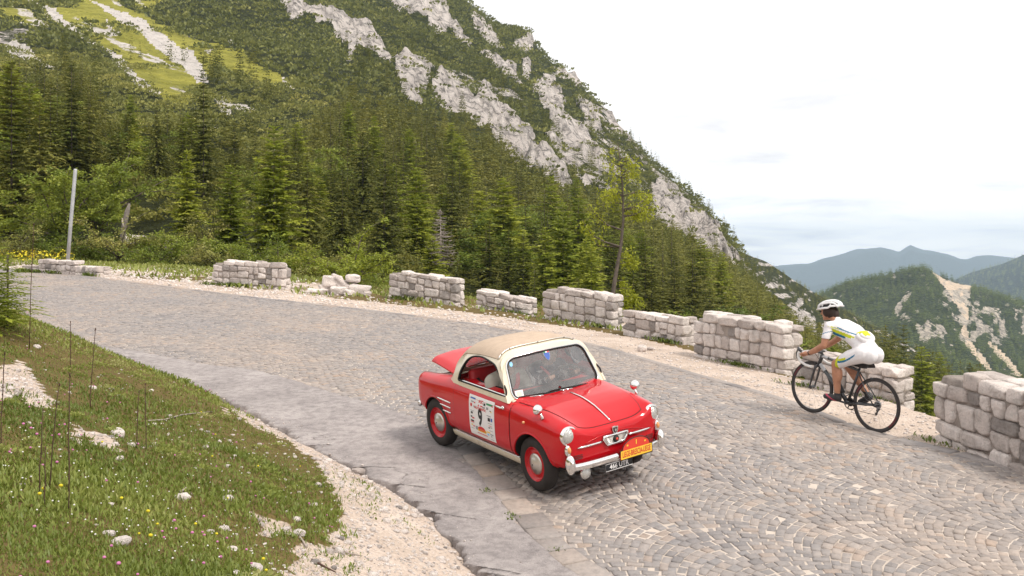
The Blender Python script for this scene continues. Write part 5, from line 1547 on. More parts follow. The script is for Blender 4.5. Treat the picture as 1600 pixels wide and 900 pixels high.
# door stickers: race number sheet
def sticker(s):
    x0, x1, z0, z1 = -1.075, -.60, .345, .772
    sh = side_patch('number_sheet', x0, x1, z0, z1, .0075, M_WHITE, s, 10, 16, thick=.0015)
    def place(a, b, o): x = x0 + (x1 - x0) * a if s < 0 else x1 - (x1 - x0) * a; z = z1 - (z1 - z0) * b; return Vector((x, s * (side_y(x, z) + o), z))
    def txt(name, t, a, b, h, mat, bold=0.0, sx=1.0, o=.0095):
        V, Fc = text_mesh(t, h, bold, sx); W_ = x1 - x0; H_ = z1 - z0
        mb = MB(); mb.add([place(a + p[0] / W_, b - p[1] / H_, o) for p in V], Fc); mb.build(name, [mat], sh, smooth=False)
    def blk(a, b, w_, h_, mat, o=.0095, shape=None):
        L = shape or [(-1, -1), (1, -1), (1, 1), (-1, 1)]
        mb = MB(); mb.add([place(a + p[0] * w_ / 2, b + p[1] * h_ / 2, o) for p in L], [list(range(len(L)))]); mb.build('print_mark', [mat], sh, smooth=False)
    txt('number', '9', .455, .51, .25, M_BLACK, .009, .62)
    txt('print_text', 'ASC', .49, .10, .048, M_PRED, .001)
    txt('print_text', 'AUTHENTIC', .47, .275, .036, M_PRED, .001, 1.1)
    tri = [(-1, 1), (1, 1), (0, -1)]
    blk(.40, .195, .07, .05, M_PRED, shape=tri)
    for (a, b, w_, h_, mt) in [(.17, .07, .20, .035, M_BLUEP), (.15, .155, .10, .03, M_GREYP), (.24, .165, .05, .03, M_PRED), (.82, .095, .24, .045, M_GREENP), (.93, .11, .05, .03, M_PRED), (.63, .13, .07, .06, M_BLACK), (.60, .21, .10, .04, M_GREYP), (.74, .20, .08, .06, M_GREYP), (.86, .235, .05, .02, M_BLACK), (.89, .255, .05, .02, M_YEL),
                            (.52, .20, .09, .03, M_PRED), (.10, .245, .07, .075, M_PRED), (.22, .265, .03, .05, M_GREYP), (.14, .385, .15, .012, M_GREYP), (.12, .44, .07, .05, M_BLACK), (.10, .54, .06, .04, M_BLACK), (.17, .565, .09, .035, M_PRED), (.13, .64, .13, .035, M_BLACK), (.13, .675, .13, .022, M_PRED), (.11, .745, .06, .03, M_YEL), (.18, .77, .06, .03, M_PRED), (.12, .835, .14, .012, M_GREYP), (.29, .79, .09, .09, M_GREYP),
                            (.80, .37, .16, .02, M_GREYP), (.80, .46, .09, .085, M_BLACK), (.90, .45, .06, .085, M_BLUEP), (.83, .555, .16, .012, M_GREYP), (.84, .61, .12, .012, M_PRED), (.80, .66, .05, .03, M_BLACK), (.88, .645, .07, .02, M_GREYP), (.86, .73, .14, .012, M_GREYP), (.76, .785, .13, .03, M_YEL), (.74, .845, .07, .05, M_LBLUE), (.88, .82, .12, .03, M_GREYP), (.86, .87, .05, .03, M_GREYP), (.88, .95, .12, .012, M_GREYP), (.50, .905, .40, .018, M_PRED)]:
        blk(a, b, w_, h_, mt)
    # small rally plate printed at the foot
    blk(.50, .815, .33, .075, M_YEL)
    blk(.49, .755, .30, .08, M_PRED, shape=[(-1, 1)] + [(-math.cos(PI * k / 8), 1 - 2 * math.sin(PI * k / 8)) for k in range(1, 8)] + [(1, 1)])
    blk(.50, .815, .27, .025, M_PRED, .0105)
sticker(-1); sticker(1)

# cabin: floor, seats, dashboard, steering wheel
mb = MB(); mb.box((-1.0, 0, .335), (1.12, 1.10, .02)); mb.build('carpet', [M_DARK], car)
for s in (-1, 1):
    st = empty('seat', (-1.02, s * .28, .35)); st.parent = car
    mb = MB(); mb.box((.0, 0, .10), (.46, .44, .14), bev=.045); mb.build('cushion', [M_REDV], st)
    mb = MB(); mb.box((-.26, 0, .36), (.11, .44, .50), Matrix.Rotation(-.18, 3, 'Y'), bev=.045); mb.build('backrest', [M_REDV], st)
mb = MB(); mb.box((-.50, 0, .765), (.17, 1.10, .12), bev=.03); mb.build('dashboard', [M_DARK], car)
sw = empty('steering_wheel', (-.70, .27, .83)); sw.parent = car
rot_w = Matrix.Rotation(-1.02, 3, 'Y')
mb = MB(); mb.tube([rot_w @ Vector((.185 * math.cos(a), .185 * math.sin(a), 0)) for a in np.linspace(0, 2 * PI, 33)[:-1]], .012, 8, closed=True); mb.build('wheel_rim', [M_SEAL], sw)
mb = MB(); mb.tube([rot_w @ Vector((0, -.18, 0)), rot_w @ Vector((0, 0, -.03)), rot_w @ Vector((0, .18, 0))], .009, 6); mb.ball(rot_w @ Vector((0, 0, -.03)), .035); mb.tube([rot_w @ Vector((0, 0, -.03)), rot_w @ Vector((0, 0, -.22))], .016, 8); mb.build('spokes', [M_SEAL], sw)
for s in (-1, 1):
    mb = MB(); mb.grid(lambda a, b: Vector((-1.42 + .95 * a, s * (.565 - .0), .40 + .42 * b)), 4, 4); mb.build('door_card', [M_REDV], car)
# ------------------------------------------------------------------ plants
def leaf_mat(name, stops, trans=.25, var=.5):
    m = bpy.data.materials.new(name); m.use_nodes = True; t = NT(m); n = m.node_tree.nodes
    n.remove(n['Principled BSDF']); out = n['Material Output']
    a = t.attr('tint').outputs['Fac']; oi = t.node('ShaderNodeObjectInfo').outputs['Random']
    p = t.node('ShaderNodeNewGeometry').outputs['Position']
    f = t.math('ADD', t.math('MULTIPLY', a, .52), t.math('ADD', t.math('MULTIPLY', oi, .40), t.math('MULTIPLY', t.noise(p, .9, 3, .6), .20)), True)
    c = t.ramp(f, stops)
    d = t.node('ShaderNodeBsdfDiffuse'); tr = t.node('ShaderNodeBsdfTranslucent'); t.link(c, d.inputs['Color']); t.link(c, tr.inputs['Color'])
    mx = t.node('ShaderNodeMixShader'); mx.inputs[0].default_value = trans; t.link(d.outputs[0], mx.inputs[1]); t.link(tr.outputs[0], mx.inputs[2])
    gl = t.node('ShaderNodeBsdfGlossy'); gl.inputs['Roughness'].default_value = .5; m2 = t.node('ShaderNodeMixShader'); m2.inputs[0].default_value = .025
    t.link(mx.outputs[0], m2.inputs[1]); t.link(gl.outputs[0], m2.inputs[2]); t.link(m2.outputs[0], out.inputs['Surface'])
    return m
M_SPRUCE = leaf_mat('spruce_needles', [(.12, (0.03985, 0.04832, 0.01134)), (.40, (0.09298, 0.1058, 0.02041)), (.68, (0.1594, 0.1635, 0.03175)), (1, (0.2656, 0.2474, 0.05443))])
M_LARCH = leaf_mat('larch_needles', [(.1, (0.132, 0.1707, 0.018)), (.5, (0.2508, 0.2972, 0.0336)), (1, (0.4488, 0.4554, 0.066))], .35)
M_GOLD = leaf_mat('pale_larch_needles', [(.1, (0.2207, 0.2467, 0.01575)), (.5, (0.3811, 0.4043, 0.0315)), (1, (0.5516, 0.546, 0.063))], .4)
M_BEECH = leaf_mat('broad_leaves', [(.1, (0.0725, 0.1053, 0.0156)), (.5, (0.1522, 0.2025, 0.0286)), (1, (0.319, 0.351, 0.052))], .35)
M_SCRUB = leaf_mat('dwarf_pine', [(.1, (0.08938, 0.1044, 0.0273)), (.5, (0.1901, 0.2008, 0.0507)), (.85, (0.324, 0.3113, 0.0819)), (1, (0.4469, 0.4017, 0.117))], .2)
M_FARTREE = leaf_mat('far_trees', [(.1, (0.078, 0.1087, 0.03105)), (.5, (0.143, 0.1852, 0.04485)), (1, (0.286, 0.3087, 0.07762))], .2)
M_GRASS = leaf_mat('grass_blades', [(.08, (0.07049, 0.09535, 0.02015)), (.35, (0.1351, 0.1788, 0.03358)), (.6, (0.2056, 0.2517, 0.047)), (.8, (0.3055, 0.3311, 0.08394)), (1, (0.423, 0.4105, 0.1679))], .35)
M_BARK = plain('bark', (.13, .105, .088), .95, 0, .1, .35, 6, bump=.6, bscale=30)
M_DEAD = plain('dead_wood', (.34, .29, .255), .95, 0, .1, .25, 8, bump=.4, bscale=30)
M_STALK = plain('dry_stalk', (.085, .050, .038), .9, 0, .15, .3, 12)

def diamonds(base, dirv, side, ln, wd, droop=0.0, k=.45):
    """kite-shaped sprays: base (n,3), unit direction, unit side vector"""
    mid = base + dirv * (ln * k)[:, None]
    tip = base + dirv * ln[:, None] - np.array([0, 0, 1.0]) * (ln * droop)[:, None]
    V = np.stack([base, mid + side * (wd / 2)[:, None], tip, mid - side * (wd / 2)[:, None]], 1)
    return V.reshape(-1, 3)
def unit(a): return a / np.maximum(np.linalg.norm(a, axis=-1, keepdims=True), 1e-9)
def conifer(seed, H=10.0, R=2.0, whorls=26, per=7, steps=6, first=.10, droop=.35, spray=.34, ragged=.25, gaps=.12, wfac=.34, shape=.8, asym=0.0):
    rng = np.random.default_rng(seed)
    B, D, S, L, Wd, T = [], [], [], [], [], []
    bx, by = 0.0, 0.0
    for w_ in range(whorls):
        h = first + (1 - first) * (w_ + rng.uniform(-.3, .3)) / whorls
        h = min(max(h, first), .985)
        ln0 = R * ((1 - h) / (1 - first)) ** shape + .06 * R
        if h < first + .12: ln0 *= .55 + .45 * (h - first) / .12
        npb = max(3, int(round(per * (.55 + .45 * (1 - h)))))
        a0 = rng.uniform(0, 6.28)
        for b in range(npb):
            if rng.random() < gaps: continue
            az = a0 + 6.28 * b / npb + rng.normal(0, .22)
            ln = ln0 * rng.uniform(1 - ragged * 1.6, 1 + ragged) * (1 + asym * math.cos(az))
            up = rng.uniform(-.05, .25) + .5 * h ** 3
            out = np.array([math.cos(az), math.sin(az), 0]); sd = np.array([-math.sin(az), math.cos(az), 0])
            st = max(2, int(round(steps * (.35 + .65 * ln / (R * 1.05)))))
            tone = rng.uniform(.15, .85)
            for k in range(st):
                t = (k + rng.uniform(.0, .8)) / st
                pz = h * H + ln * (up * t - droop * t * t)
                p = np.array([bx + out[0] * ln * t, by + out[1] * ln * t, pz])
                slope = up - 2 * droop * t
                fw = unit(out + np.array([0, 0, slope]))
                sl = spray * ln0 ** .6 * (1.15 - .55 * t) * rng.uniform(.75, 1.25)
                for sgn in (-1, 1):
                    d = unit(fw * rng.uniform(.6, 1.0) + sd * sgn * rng.uniform(.5, 1.0) + np.array([0, 0, rng.normal(-.12, .18)]))
                    B.append(p); D.append(d); S.append(unit(np.cross(d, np.array([0, 0, 1.0]) + rng.normal(0, .45, 3)))); L.append(sl); Wd.append(sl * wfac); T.append(np.clip(tone + .35 * (t - .5) + rng.normal(0, .13), 0, 1))
            d = fw; p = np.array([bx + out[0] * ln * .8, by + out[1] * ln * .8, h * H + ln * (up * .8 - droop * .64)])
            B.append(p); D.append(d); S.append(sd); L.append(ln * .28 + .05); Wd.append(ln * .09 + .02); T.append(np.clip(tone + .3, 0, 1))
    for k in range(4):          # leader
        az = rng.uniform(0, 6.28); d = unit(np.array([math.cos(az) * .3, math.sin(az) * .3, 1.0]))
        B.append(np.array([0, 0, H * (.93 + .012 * k)])); D.append(d); S.append(np.array([math.cos(az + 1.6), math.sin(az + 1.6), 0])); L.append(.036 * H); Wd.append(.014 * H); T.append(.7)
    V = diamonds(np.array(B), np.array(D), np.array(S), np.array(L), np.array(Wd), .06)
    n = len(B)
    return V, np.arange(n * 4).reshape(n, 4), np.repeat(np.array(T), 4)
def trunk_mb(H, r, lean=(0, 0), dead=0, seed=0, R=1.0, wob=.0):
    mb = MB(); rng = np.random.default_rng(seed)
    pts = [(lean[0] * (k / 8) ** 1.5 + wob * math.sin(k * 1.3), lean[1] * (k / 8) ** 1.5, -.6 + (H * .97 + .6) * k / 8) for k in range(9)]
    mb.tube(pts, [r * (1.25 - .3 * 0) if k == 0 else max(.012, r * (1 - k / 8.4)) for k in range(9)], 7)
    for _ in range(dead):
        h = rng.uniform(.08, .55) * H; az = rng.uniform(0, 6.28); ln = R * rng.uniform(.4, .9)
        o = np.array([math.cos(az), math.sin(az)])
        mb.tube([(o[0] * ln * t, o[1] * ln * t, h + ln * (.05 * t - .22 * t * t)) for t in (0, .35, .7, 1)], [r * .16, r * .12, r * .08, .008], 5)
    return mb
def mesh_of(name, V, Q, mat, tint):
    o = mesh_obj(name, V, Q, mat, smooth=False); attr(o, 'tint', tint); return o

# templates: crown and trunk meshes shared by all the copies of a kind
TPL = {}
def template(kind, nvar, make, crown_mat, H, r, dead, R):
    L = []
    for k in range(nvar):
        V, Q, T = make(k)
        c = mesh_of('crown', V, Q, crown_mat, T)
        t_ = trunk_mb(H, r, dead=dead, seed=k, R=R).build('trunk', [M_BARK])
        L.append((c.data, t_.data)); bpy.data.objects.remove(c); bpy.data.objects.remove(t_)
    TPL[kind] = L
template('near', 7, lambda k: conifer(10 + k, 10, 1.9 + .22 * (k % 4), 36, 10, 17, .04 + .03 * (k % 2), .18 + .09 * (k % 3), .215, .36, .18, .46, [.5, .75, .6, .9, .55, .7, .8][k], .18 * (k % 3)), M_SPRUCE, 10, .075, 4, 1.8)
template('mid', 7, lambda k: conifer(40 + k, 10, 1.85 + .25 * (k % 4), 26, 9, 9, .03, .18 + .08 * (k % 3), .21, .34, .16, .46, [.5, .75, .6, .9, .55, .7, .45][k], .18 * (k % 3)), M_SPRUCE, 10, .07, 2, 1.7)
template('larch', 4, lambda k: conifer(70 + k, 10, 2.2, 32, 9, 13, .05, .10, .42, .35, .12, .40, .6), M_LARCH, 10, .08, 2, 2)
def place_tree(name, kind, x, y, H, label, cat='tree', group=None, fn=far_z, wide=1.0, rz=None, var=None, sink=.2, lean=(0, 0)):
    c, t_ = TPL[kind][random.randrange(len(TPL[kind])) if var is None else var]
    z = float(fn(np.array([x]), np.array([y]))[0]) - sink
    r = empty(name, (x, y, z), label, cat, group)
    r.rotation_euler = (lean[0], lean[1], random.uniform(0, 6.28) if rz is None else rz); s = H / 10; r.scale = (s * wide, s * wide, s)
    for nm, me in (('crown', c), ('trunk', t_)):
        o = bpy.data.objects.new(nm, me); C.objects.link(o); o.parent = r
    return r

# broad-leaved shrubs and trees: limbs with clumps of leaves along them
def bush(seed, H, R, limbs=9, leaves=1500, leaf=.09, flat=.6, trunk_h=.15, tilt=(0, 0), open_=.5):
    rng = np.random.default_rng(seed); mb = MB(); pts = []
    for l in range(limbs):
        az = 6.28 * l / limbs + rng.normal(0, .3); el = rng.uniform(.45, 1.25); ln = rng.uniform(.6, 1.0)
        p = np.array([0, 0, H * trunk_h * rng.uniform(.2, 1)]); path = [p.copy()]
        d = np.array([math.cos(az) * math.cos(el) * R / H * 1.5, math.sin(az) * math.cos(el) * R / H * 1.5, math.sin(el)])
        d = d / np.linalg.norm(d)
        for k in range(6):
            d = unit(d + rng.normal(0, .16, 3) + np.array([math.cos(az) * .05, math.sin(az) * .05, .02 - .06 * k]))
            p = p + d * ln * math.hypot(H, R) * .155; path.append(p.copy())
            if k >= 1:
                for q in range(3):
                    e = unit(rng.normal(0, 1, 3) * np.array([1, 1, .45])); tip = p + e * R * rng.uniform(.12, .38)
                    pts.append((p, tip))
                    if q == 0: mb.tube([p, (p + tip) / 2 + rng.normal(0, .02, 3), tip], [.012, .008, .004], 4)
        mb.tube(path, [max(.006, .03 * H / 2.5 * (1 - i / 7)) for i in range(len(path))], 5)
    B, D, S, L, T = [], [], [], [], []
    per = max(1, leaves // len(pts))
    for (p, tip) in pts:
        tone = rng.uniform(.1, .9)
        for _ in range(per):
            b = p + (tip - p) * rng.uniform(.1, 1.1) + rng.normal(0, leaf * .9, 3) * np.array([1, 1, .6])
            d = unit(rng.normal(0, 1, 3) * np.array([1, 1, .45]) + unit(tip - p) * .8)
            s_ = unit(np.cross(d, np.array([0, 0, 1.0]) + rng.normal(0, .5, 3)))
            B.append(b); D.append(d); S.append(s_); L.append(leaf * rng.uniform(.7, 1.3)); T.append(np.clip(tone + rng.normal(0, .15), 0, 1))
    n = len(B); L = np.array(L)
    V = diamonds(np.array(B), np.array(D), np.array(S), L, L * flat, .08, .5)
    return mb, V, np.arange(4 * n).reshape(n, 4), np.repeat(np.array(T), 4)
def place_bush(name, u, y, H, R, label, seed, mat=None, leaves=1500, leaf=.09, group=None, fn=far_z, limbs=9, cat='shrub', stem='stem', flat=.6, dz=0.0):
    x = (u - 800) / F * y; z = float(fn(np.array([x]), np.array([y]))[0]) + dz
    mb, V, Q, T = bush(seed, H, R, limbs, leaves, leaf, flat)
    r = empty(name, (x, y, z - .05), label, cat, group)
    o = mesh_of('foliage' if cat == 'shrub' else 'crown', V, Q, mat or M_BEECH, T); o.parent = r
    mb.build(stem, [M_BARK], r); return r

def broad_tpl(k):
    mb, V, Q, T = bush(900 + k, 10, 3.4, 16, 5200, .42, .6, .2)
    return V, Q, T
template('broad', 3, broad_tpl, M_BEECH, 8, .14, 0, 2)
# ---- trees with a look of their own
def px(u, y): return (u - 800) / F * y
def top_to_H(u, y, vtop, fn=far_z):
    z = float(fn(np.array([px(u, y)]), np.array([y]))[0]); return -(vtop - 400) / F * y - z
def tree_at(name, kind, u, y, vtop, label, **kw):
    return place_tree(name, kind, px(u, y), y, top_to_H(u, y, vtop) + .2, label, **kw)
ga = 'bright green young larches in front of the dark spruces'
tree_at('larch_tree', 'larch', 292, 56, 232, 'bright yellow green young larch left of the taller twin, in front of dark spruces', group=ga, wide=1.0, var=0)
tree_at('larch_tree', 'larch', 360, 54, 256, 'shorter bright green young larch between two brighter larches above the stepped parapet', group=ga, wide=1.1, var=1)
tree_at('larch_tree', 'larch', 428, 58, 196, 'tall slim green larch above the right end of the stepped parapet block', group=ga, wide=1.1, var=2)
tree_at('spruce_tree', 'near', 318, 72, 86, 'tall ragged spruce standing up in front of the scree with bare grey lower branches', wide=.8, var=3)
tree_at('spruce_tree', 'near', 18, 58, 92, 'big dark spruce at the left edge of the picture', wide=1.25, var=0)
tree_at('spruce_tree', 'near', 112, 74, 96, 'tall dark spruce behind the leaning metal pole', wide=1.2, var=1)
tree_at('spruce_tree', 'near', 62, 68, 150, 'spruce between the big edge spruce and the metal pole', wide=1.2, var=2)
tree_at('spruce_tree', 'near', 200, 84, 178, 'spruce rising below the scree strip left of the ragged spruce', wide=1.15, var=4)
tree_at('spruce_tree', 'near', 245, 80, 166, 'dark spruce just left of the yellow green larch', wide=1.15, var=5)
tree_at('spruce_tree', 'near', 535, 60, 258, 'pointed spruce standing behind the yellow green broad-leaved shrub', wide=1.1, var=2)
tree_at('spruce_tree', 'near', 600, 60, 230, 'tall thin spruce with bare lower branches above the square parapet block', wide=1.0, var=3)
tree_at('spruce_tree', 'near', 480, 64, 240, 'broad spruce between the slim larch and the yellow green shrub', wide=1.2, var=5)
place_bush('beech_tree', 150, 57, 6.4, 2.6, 'dark green broad-leaved tree with layered boughs just right of the metal pole', 3, leaves=11000, leaf=.17, limbs=15, cat='tree', stem='trunk')
place_bush('beech_tree', 95, 54, 5.0, 2.2, 'broad-leaved tree with hanging boughs left of the metal pole', 4, leaves=9000, leaf=.17, limbs=13, cat='tree', stem='trunk')
place_bush('beech_tree', 545, 38, 3.1, 1.55, 'yellow green broad-leaved shrub tree with bare leaning stems behind the fallen stones', 5, M_LARCH, leaves=7500, leaf=.095, limbs=12, cat='tree', stem='trunk')
place_bush('leafy_shrub', 1062, 24.5, 1.9, .50, 'upright leafy shrub behind the gap left of the tall parapet block', 6, leaves=900, leaf=.075, limbs=7, flat=.75, dz=.35)
place_bush('leafy_shrub', 1094, 24.8, 1.8, .55, 'second leafy shrub touching the upper corner of the tall parapet block', 7, leaves=900, leaf=.075, limbs=7, flat=.75, dz=.35)
gsh = 'bushes along the back of the grassy verge'
for i, (u, y, H, R, lab) in enumerate([(25, 50, 2.2, 1.8, 'dark bush behind the yellow flowers at the left edge'), (75, 52, 1.9, 1.7, 'dark bush between the yellow flowers and the metal pole'), (140, 49, 1.7, 1.6, 'bush under the broad-leaved tree right of the metal pole'),
                                   (186, 48.5, 2.7, 1.5, 'low bush at the foot of the tree snag'), (245, 47, 1.7, 1.5, 'round green bush below the white limestone rock'), (292, 48, 2.0, 1.6, 'bush standing between the limestone rocks and the stepped parapet'),
                                   (340, 46, 1.9, 1.5, 'dense bush directly behind the stepped parapet block'), (392, 45, 2.0, 1.5, 'bush over the right end of the stepped parapet block'), (440, 43, 1.9, 1.4, 'bush in the gap right of the stepped parapet block'),
                                   (490, 42, 2.0, 1.3, 'bush with thin bare stems left of the fallen stones'), (592, 42, 1.8, 1.2, 'dark bush between the fallen stones and the square parapet block'), (640, 44, 1.7, 1.4, 'bush peeping over the square parapet block'), (318, 54, 2.6, 1.8, 'taller bush behind the dense bush of the stepped parapet'), (215, 53, 1.6, 1.5, 'bush right behind the white limestone rock')]):
    place_bush('bush', u, y, H, R, lab, 20 + i, M_BEECH if i % 3 else M_SCRUB, leaves=3400, leaf=.11, group=gsh)
tree_at('young_spruce', 'mid', 778, 34, 425, 'young spruce behind the short low parapet block', wide=1.1, var=1)
tree_at('young_spruce', 'mid', 835, 36, 410, 'young spruce between the short low block and the tall block by the larch', wide=1.0, var=2)
tree_at('young_spruce', 'near', 715, 40, 405, 'small bright spruce at the right corner of the square parapet block', wide=1.1, var=4)
def dead_tree():
    y = 80; x = px(688, y); z = float(far_z(np.array([x]), np.array([y]))[0]); H = top_to_H(688, y, 326)
    r = empty('dead_tree', (x, y, z), 'dead grey leafless conifer above the square parapet block', 'tree'); rng = np.random.default_rng(5)
    mb = MB(); mb.tube([(0, 0, -.3), (.03, 0, H * .5), (0, 0, H)], [.10, .06, .01], 6); mb.build('trunk', [M_DEAD], r)
    mb = MB()
    for k in range(110):
        h = rng.uniform(.12, .97); az = rng.uniform(0, 6.28); ln = 1.75 * (1 - h) ** .7 * rng.uniform(.6, 1.1) + .1; o = np.array([math.cos(az), math.sin(az)])
        P = [(o[0] * ln * t, o[1] * ln * t, h * H + ln * (.02 - .35 * t + .32 * t * t)) for t in (0, .3, .65, 1)]
        mb.tube(P, [.032, .024, .018, .008], 4)
        for q in range(4):
            t = rng.uniform(.3, .95); p = np.array([o[0] * ln * t, o[1] * ln * t, h * H + ln * (.02 - .35 * t + .32 * t * t)]); e = rng.normal(0, .18, 3); mb.tube([p, p + e * ln * .8], [.014, .006], 3)
    mb.build('branches', [M_DEAD], r)
dead_tree()
def snag():
    y = 51; x = px(188, y); z = -(352 - 400) / F * y
    zb_ = float(far_z(np.array([x]), np.array([y]))[0])
    r = empty('tree_snag', (x, y, zb_), 'broken grey tree snag with a hooked stub beside the dark broad-leaved tree', 'tree stump')
    h = -(318 - 400) / F * y - zb_
    W_OLD = plain('weathered_wood', (.19, .165, .145), .95, 0, .1, .35, 7, bump=.6, bscale=25)
    mb = MB(); mb.tube([(0, 0, -.2), (.14, 0, h * .5), (.34, 0, h * .85), (.46, 0, h)], [.15, .14, .13, .05], 8); mb.build('trunk', [W_OLD], r)
    mb = MB(); mb.tube([(.14, -.1, h * .72), (.22, -.3, h * .66), (.32, -.38, h * .55)], [.05, .045, .02], 6); mb.build('stub', [M_DEAD], r)
snag()
def hero_larch():
    y = 30.5; P = lambda u, v, dy=0: np.array([(u - 800) / F * y, y + dy, -(v - 400) / F * y])
    base = P(948, 545); r = empty('larch_tree', tuple(base), 'lone leaning yellow green larch with a bare trunk standing against the pale cliff', 'tree')
    tr = [P(946, 560), P(952, 505), P(957, 462), P(963, 425), P(970, 385), P(974, 345), P(973, 305), P(971, 265), P(965, 222)]
    mb = MB(); mb.tube([p - base for p in tr], [.08, .072, .066, .058, .048, .038, .027, .018, .008], 8)
    rng = np.random.default_rng(8); B, D, S, L, W_, T = [], [], [], [], [], []
    def limb(a, pts, fol=1.0, rad=.035, droop=.25, start=.15):
        pts = [np.array(p) for p in pts]
        mb.tube([p - base for p in pts], [rad * (1 - .8 * i / (len(pts) - 1)) for i in range(len(pts))], 5)
        seg = np.r_[0, np.cumsum([np.linalg.norm(q - p) for p, q in zip(pts[:-1], pts[1:])])]; n = int(seg[-1] * 92 * fol)
        A = np.array(pts)
        tone = rng.uniform(.25, .75)
        for k in range(n):
            t = rng.uniform(start, 1.0) ** .8 * seg[-1]; p = np.array([np.interp(t, seg, A[:, i]) for i in range(3)])
            off = rng.normal(0, .075, 3) * np.array([1, 1, .8]) - np.array([0, 0, abs(rng.normal(0, .09))]); d = unit(rng.normal(0, 1, 3) + np.array([0, 0, -.35]))
            B.append(p - base + off); D.append(d); S.append(unit(np.cross(d, rng.normal(0, 1, 3)))); l = rng.uniform(.06, .14); L.append(l); W_.append(l * .42); T.append(np.clip(tone + rng.normal(0, .2), 0, 1))
    limb(0, [P(971, 386), P(945, 378), P(925, 367), P(909, 343)], 1.0, start=.35)
    limb(0, [P(971, 386), P(935, 384, .2), P(910, 342, .1)], .25, .03)
    limb(0, [P(973, 360), P(950, 352), P(930, 335), P(922, 322)], 1.0, start=.3)
    limb(0, [P(974, 338), P(990, 336), P(1008, 328), P(1022, 322)], 1.4, start=.2)
    limb(0, [P(974, 330), P(1000, 318), P(1020, 300, .3)], 1.1)
    for k in range(25):
        f = rng.uniform(0, 1) ** 1.1; v0 = 335 - f * 105; u0 = np.interp(v0, [222, 265, 305, 345], [965, 971, 973, 974]); s = rng.choice([-1, 1]); ln = (54 - f * 36) * rng.uniform(.45, 1.05); dy = rng.normal(0, .5)
        limb(0, [P(u0, v0), P(u0 + s * ln * .5, v0 - 3 + rng.normal(0, 3), dy * .5), P(u0 + s * ln, v0 - rng.uniform(-8, 12), dy)], .85, .018)
    for (u, v) in ((985, 405), (992, 412), (980, 395), (975, 440), (985, 452), (990, 470), (978, 465), (1000, 465), (982, 482)):
        u0 = np.interp(v, [385, 425, 505], [970, 963, 952]); limb(0, [P(u0, v), P((u0 + u) / 2 + 4, v - 2, .1), P(u + 6, v + rng.uniform(-4, 8), .2)], 2.2, .014, start=.3)
    mb.build('trunk', [M_BARK], r)
    n = len(B); V = diamonds(np.array(B), np.array(D), np.array(S), np.array(L), np.array(W_))
    o = mesh_of('crown', V, np.arange(4 * n).reshape(n, 4), M_GOLD, np.repeat(np.array(T), 4)); o.parent = r
hero_larch()

# ---- the wood: the nearest trees stand one by one, the rest is one mass
def scatter(n, ymin, ymax, umin, umax, cell, accept, rng, yd=1.0):
    """dart-throwing over the slope, spacing cell(y)"""
    out = []; occ = {}
    ys = (ymin ** yd + (ymax ** yd - ymin ** yd) * rng.random(n)) ** (1 / yd); us = rng.uniform(umin, umax, n)
    xs = (us - 800) / F * ys
    ok = accept(xs, ys)
    for x, y, k in zip(xs, ys, ok):
        if not k: continue
        c = cell(y); key = (int(x // c), int(y // c)); 
        near = False
        for i in (-1, 0, 1):
            for j in (-1, 0, 1):
                for (a, b) in occ.get((key[0] + i, key[1] + j, int(c * 2)), ()):
                    if (a - x) ** 2 + (b - y) ** 2 < c * c: near = True; break
        if near: continue
        occ.setdefault((key[0], key[1], int(c * 2)), []).append((x, y)); out.append((x, y))
    return np.array(out)
def forest_ok(x, y):
    z = far_z(x, y); u, v = uv(x, y, z)
    ft = np.interp(u, [p[0] for p in FOREST_TOP], [p[1] for p in FOREST_TOP]) + 26 * fbm(u / 60, v / 60, 4.4, 3)
    rk_ = grid_lookup(np.maximum(rockm, scr_m * .9), x, y); me_ = grid_lookup(mea_m, x, y)
    y0 = np.interp(u, [-600, 0, 150, 330, 480, 600, 740, 960, 1225, 1350, 1450, 1600], [80, 72, 74, 76, 76, 66, 66, 68, 92, 90, 76, 66])
    gap = fbm(x / 11, y / 13, 6.6, 2) > -.34
    return (v > ft) & (rk_ < .3) & (me_ < .3) & (y > y0) & gap
rf = np.random.default_rng(21)
PT = scatter(60000, 50, 480, -420, 1780, lambda y: 3.0 if y < 160 else (3.4 if y < 240 else 3.9), forest_ok, rf, 1.35)
pz = far_z(PT[:, 0], PT[:, 1]); pu, pv = uv(PT[:, 0], PT[:, 1], pz)
PH = (3.6 + 9.0 * rf.random(len(PT)) ** 1.2) * np.interp(PT[:, 1], [50, 90, 200, 480], [1.0, 1.1, 1.05, .95])
PH *= np.interp(pu, [-400, 100, 220, 420, 520, 640, 1000, 1150, 1300, 1780], [1.05, .98, .72, .74, .82, .92, .95, .95, .88, .82])
PH *= 1 + .3 * fbm(PT[:, 0] / 14, PT[:, 1] / 14, 2.0, 2)
PH *= np.interp(PT[:, 1], [60, 110, 180], [.74, .80, 1.0])
TLINE = [(-500, 40), (0, 60), (100, 75), (200, 120), (300, 175), (330, 150), (420, 215), (500, 165), (560, 118), (620, 148), (690, 166), (760, 192), (830, 244), (900, 276), (1000, 318), (1060, 346), (1100, 372), (1140, 398), (1172, 428), (1205, 456), (1240, 482), (1290, 506), (1340, 522), (1380, 512), (1450, 540), (1500, 560), (1600, 575), (1900, 590)]
PH = np.clip(PH, 1.2, np.maximum(1.2, -(np.interp(pu, [p[0] for p in TLINE], [p[1] for p in TLINE]) - 400) / F * PT[:, 1] - pz))
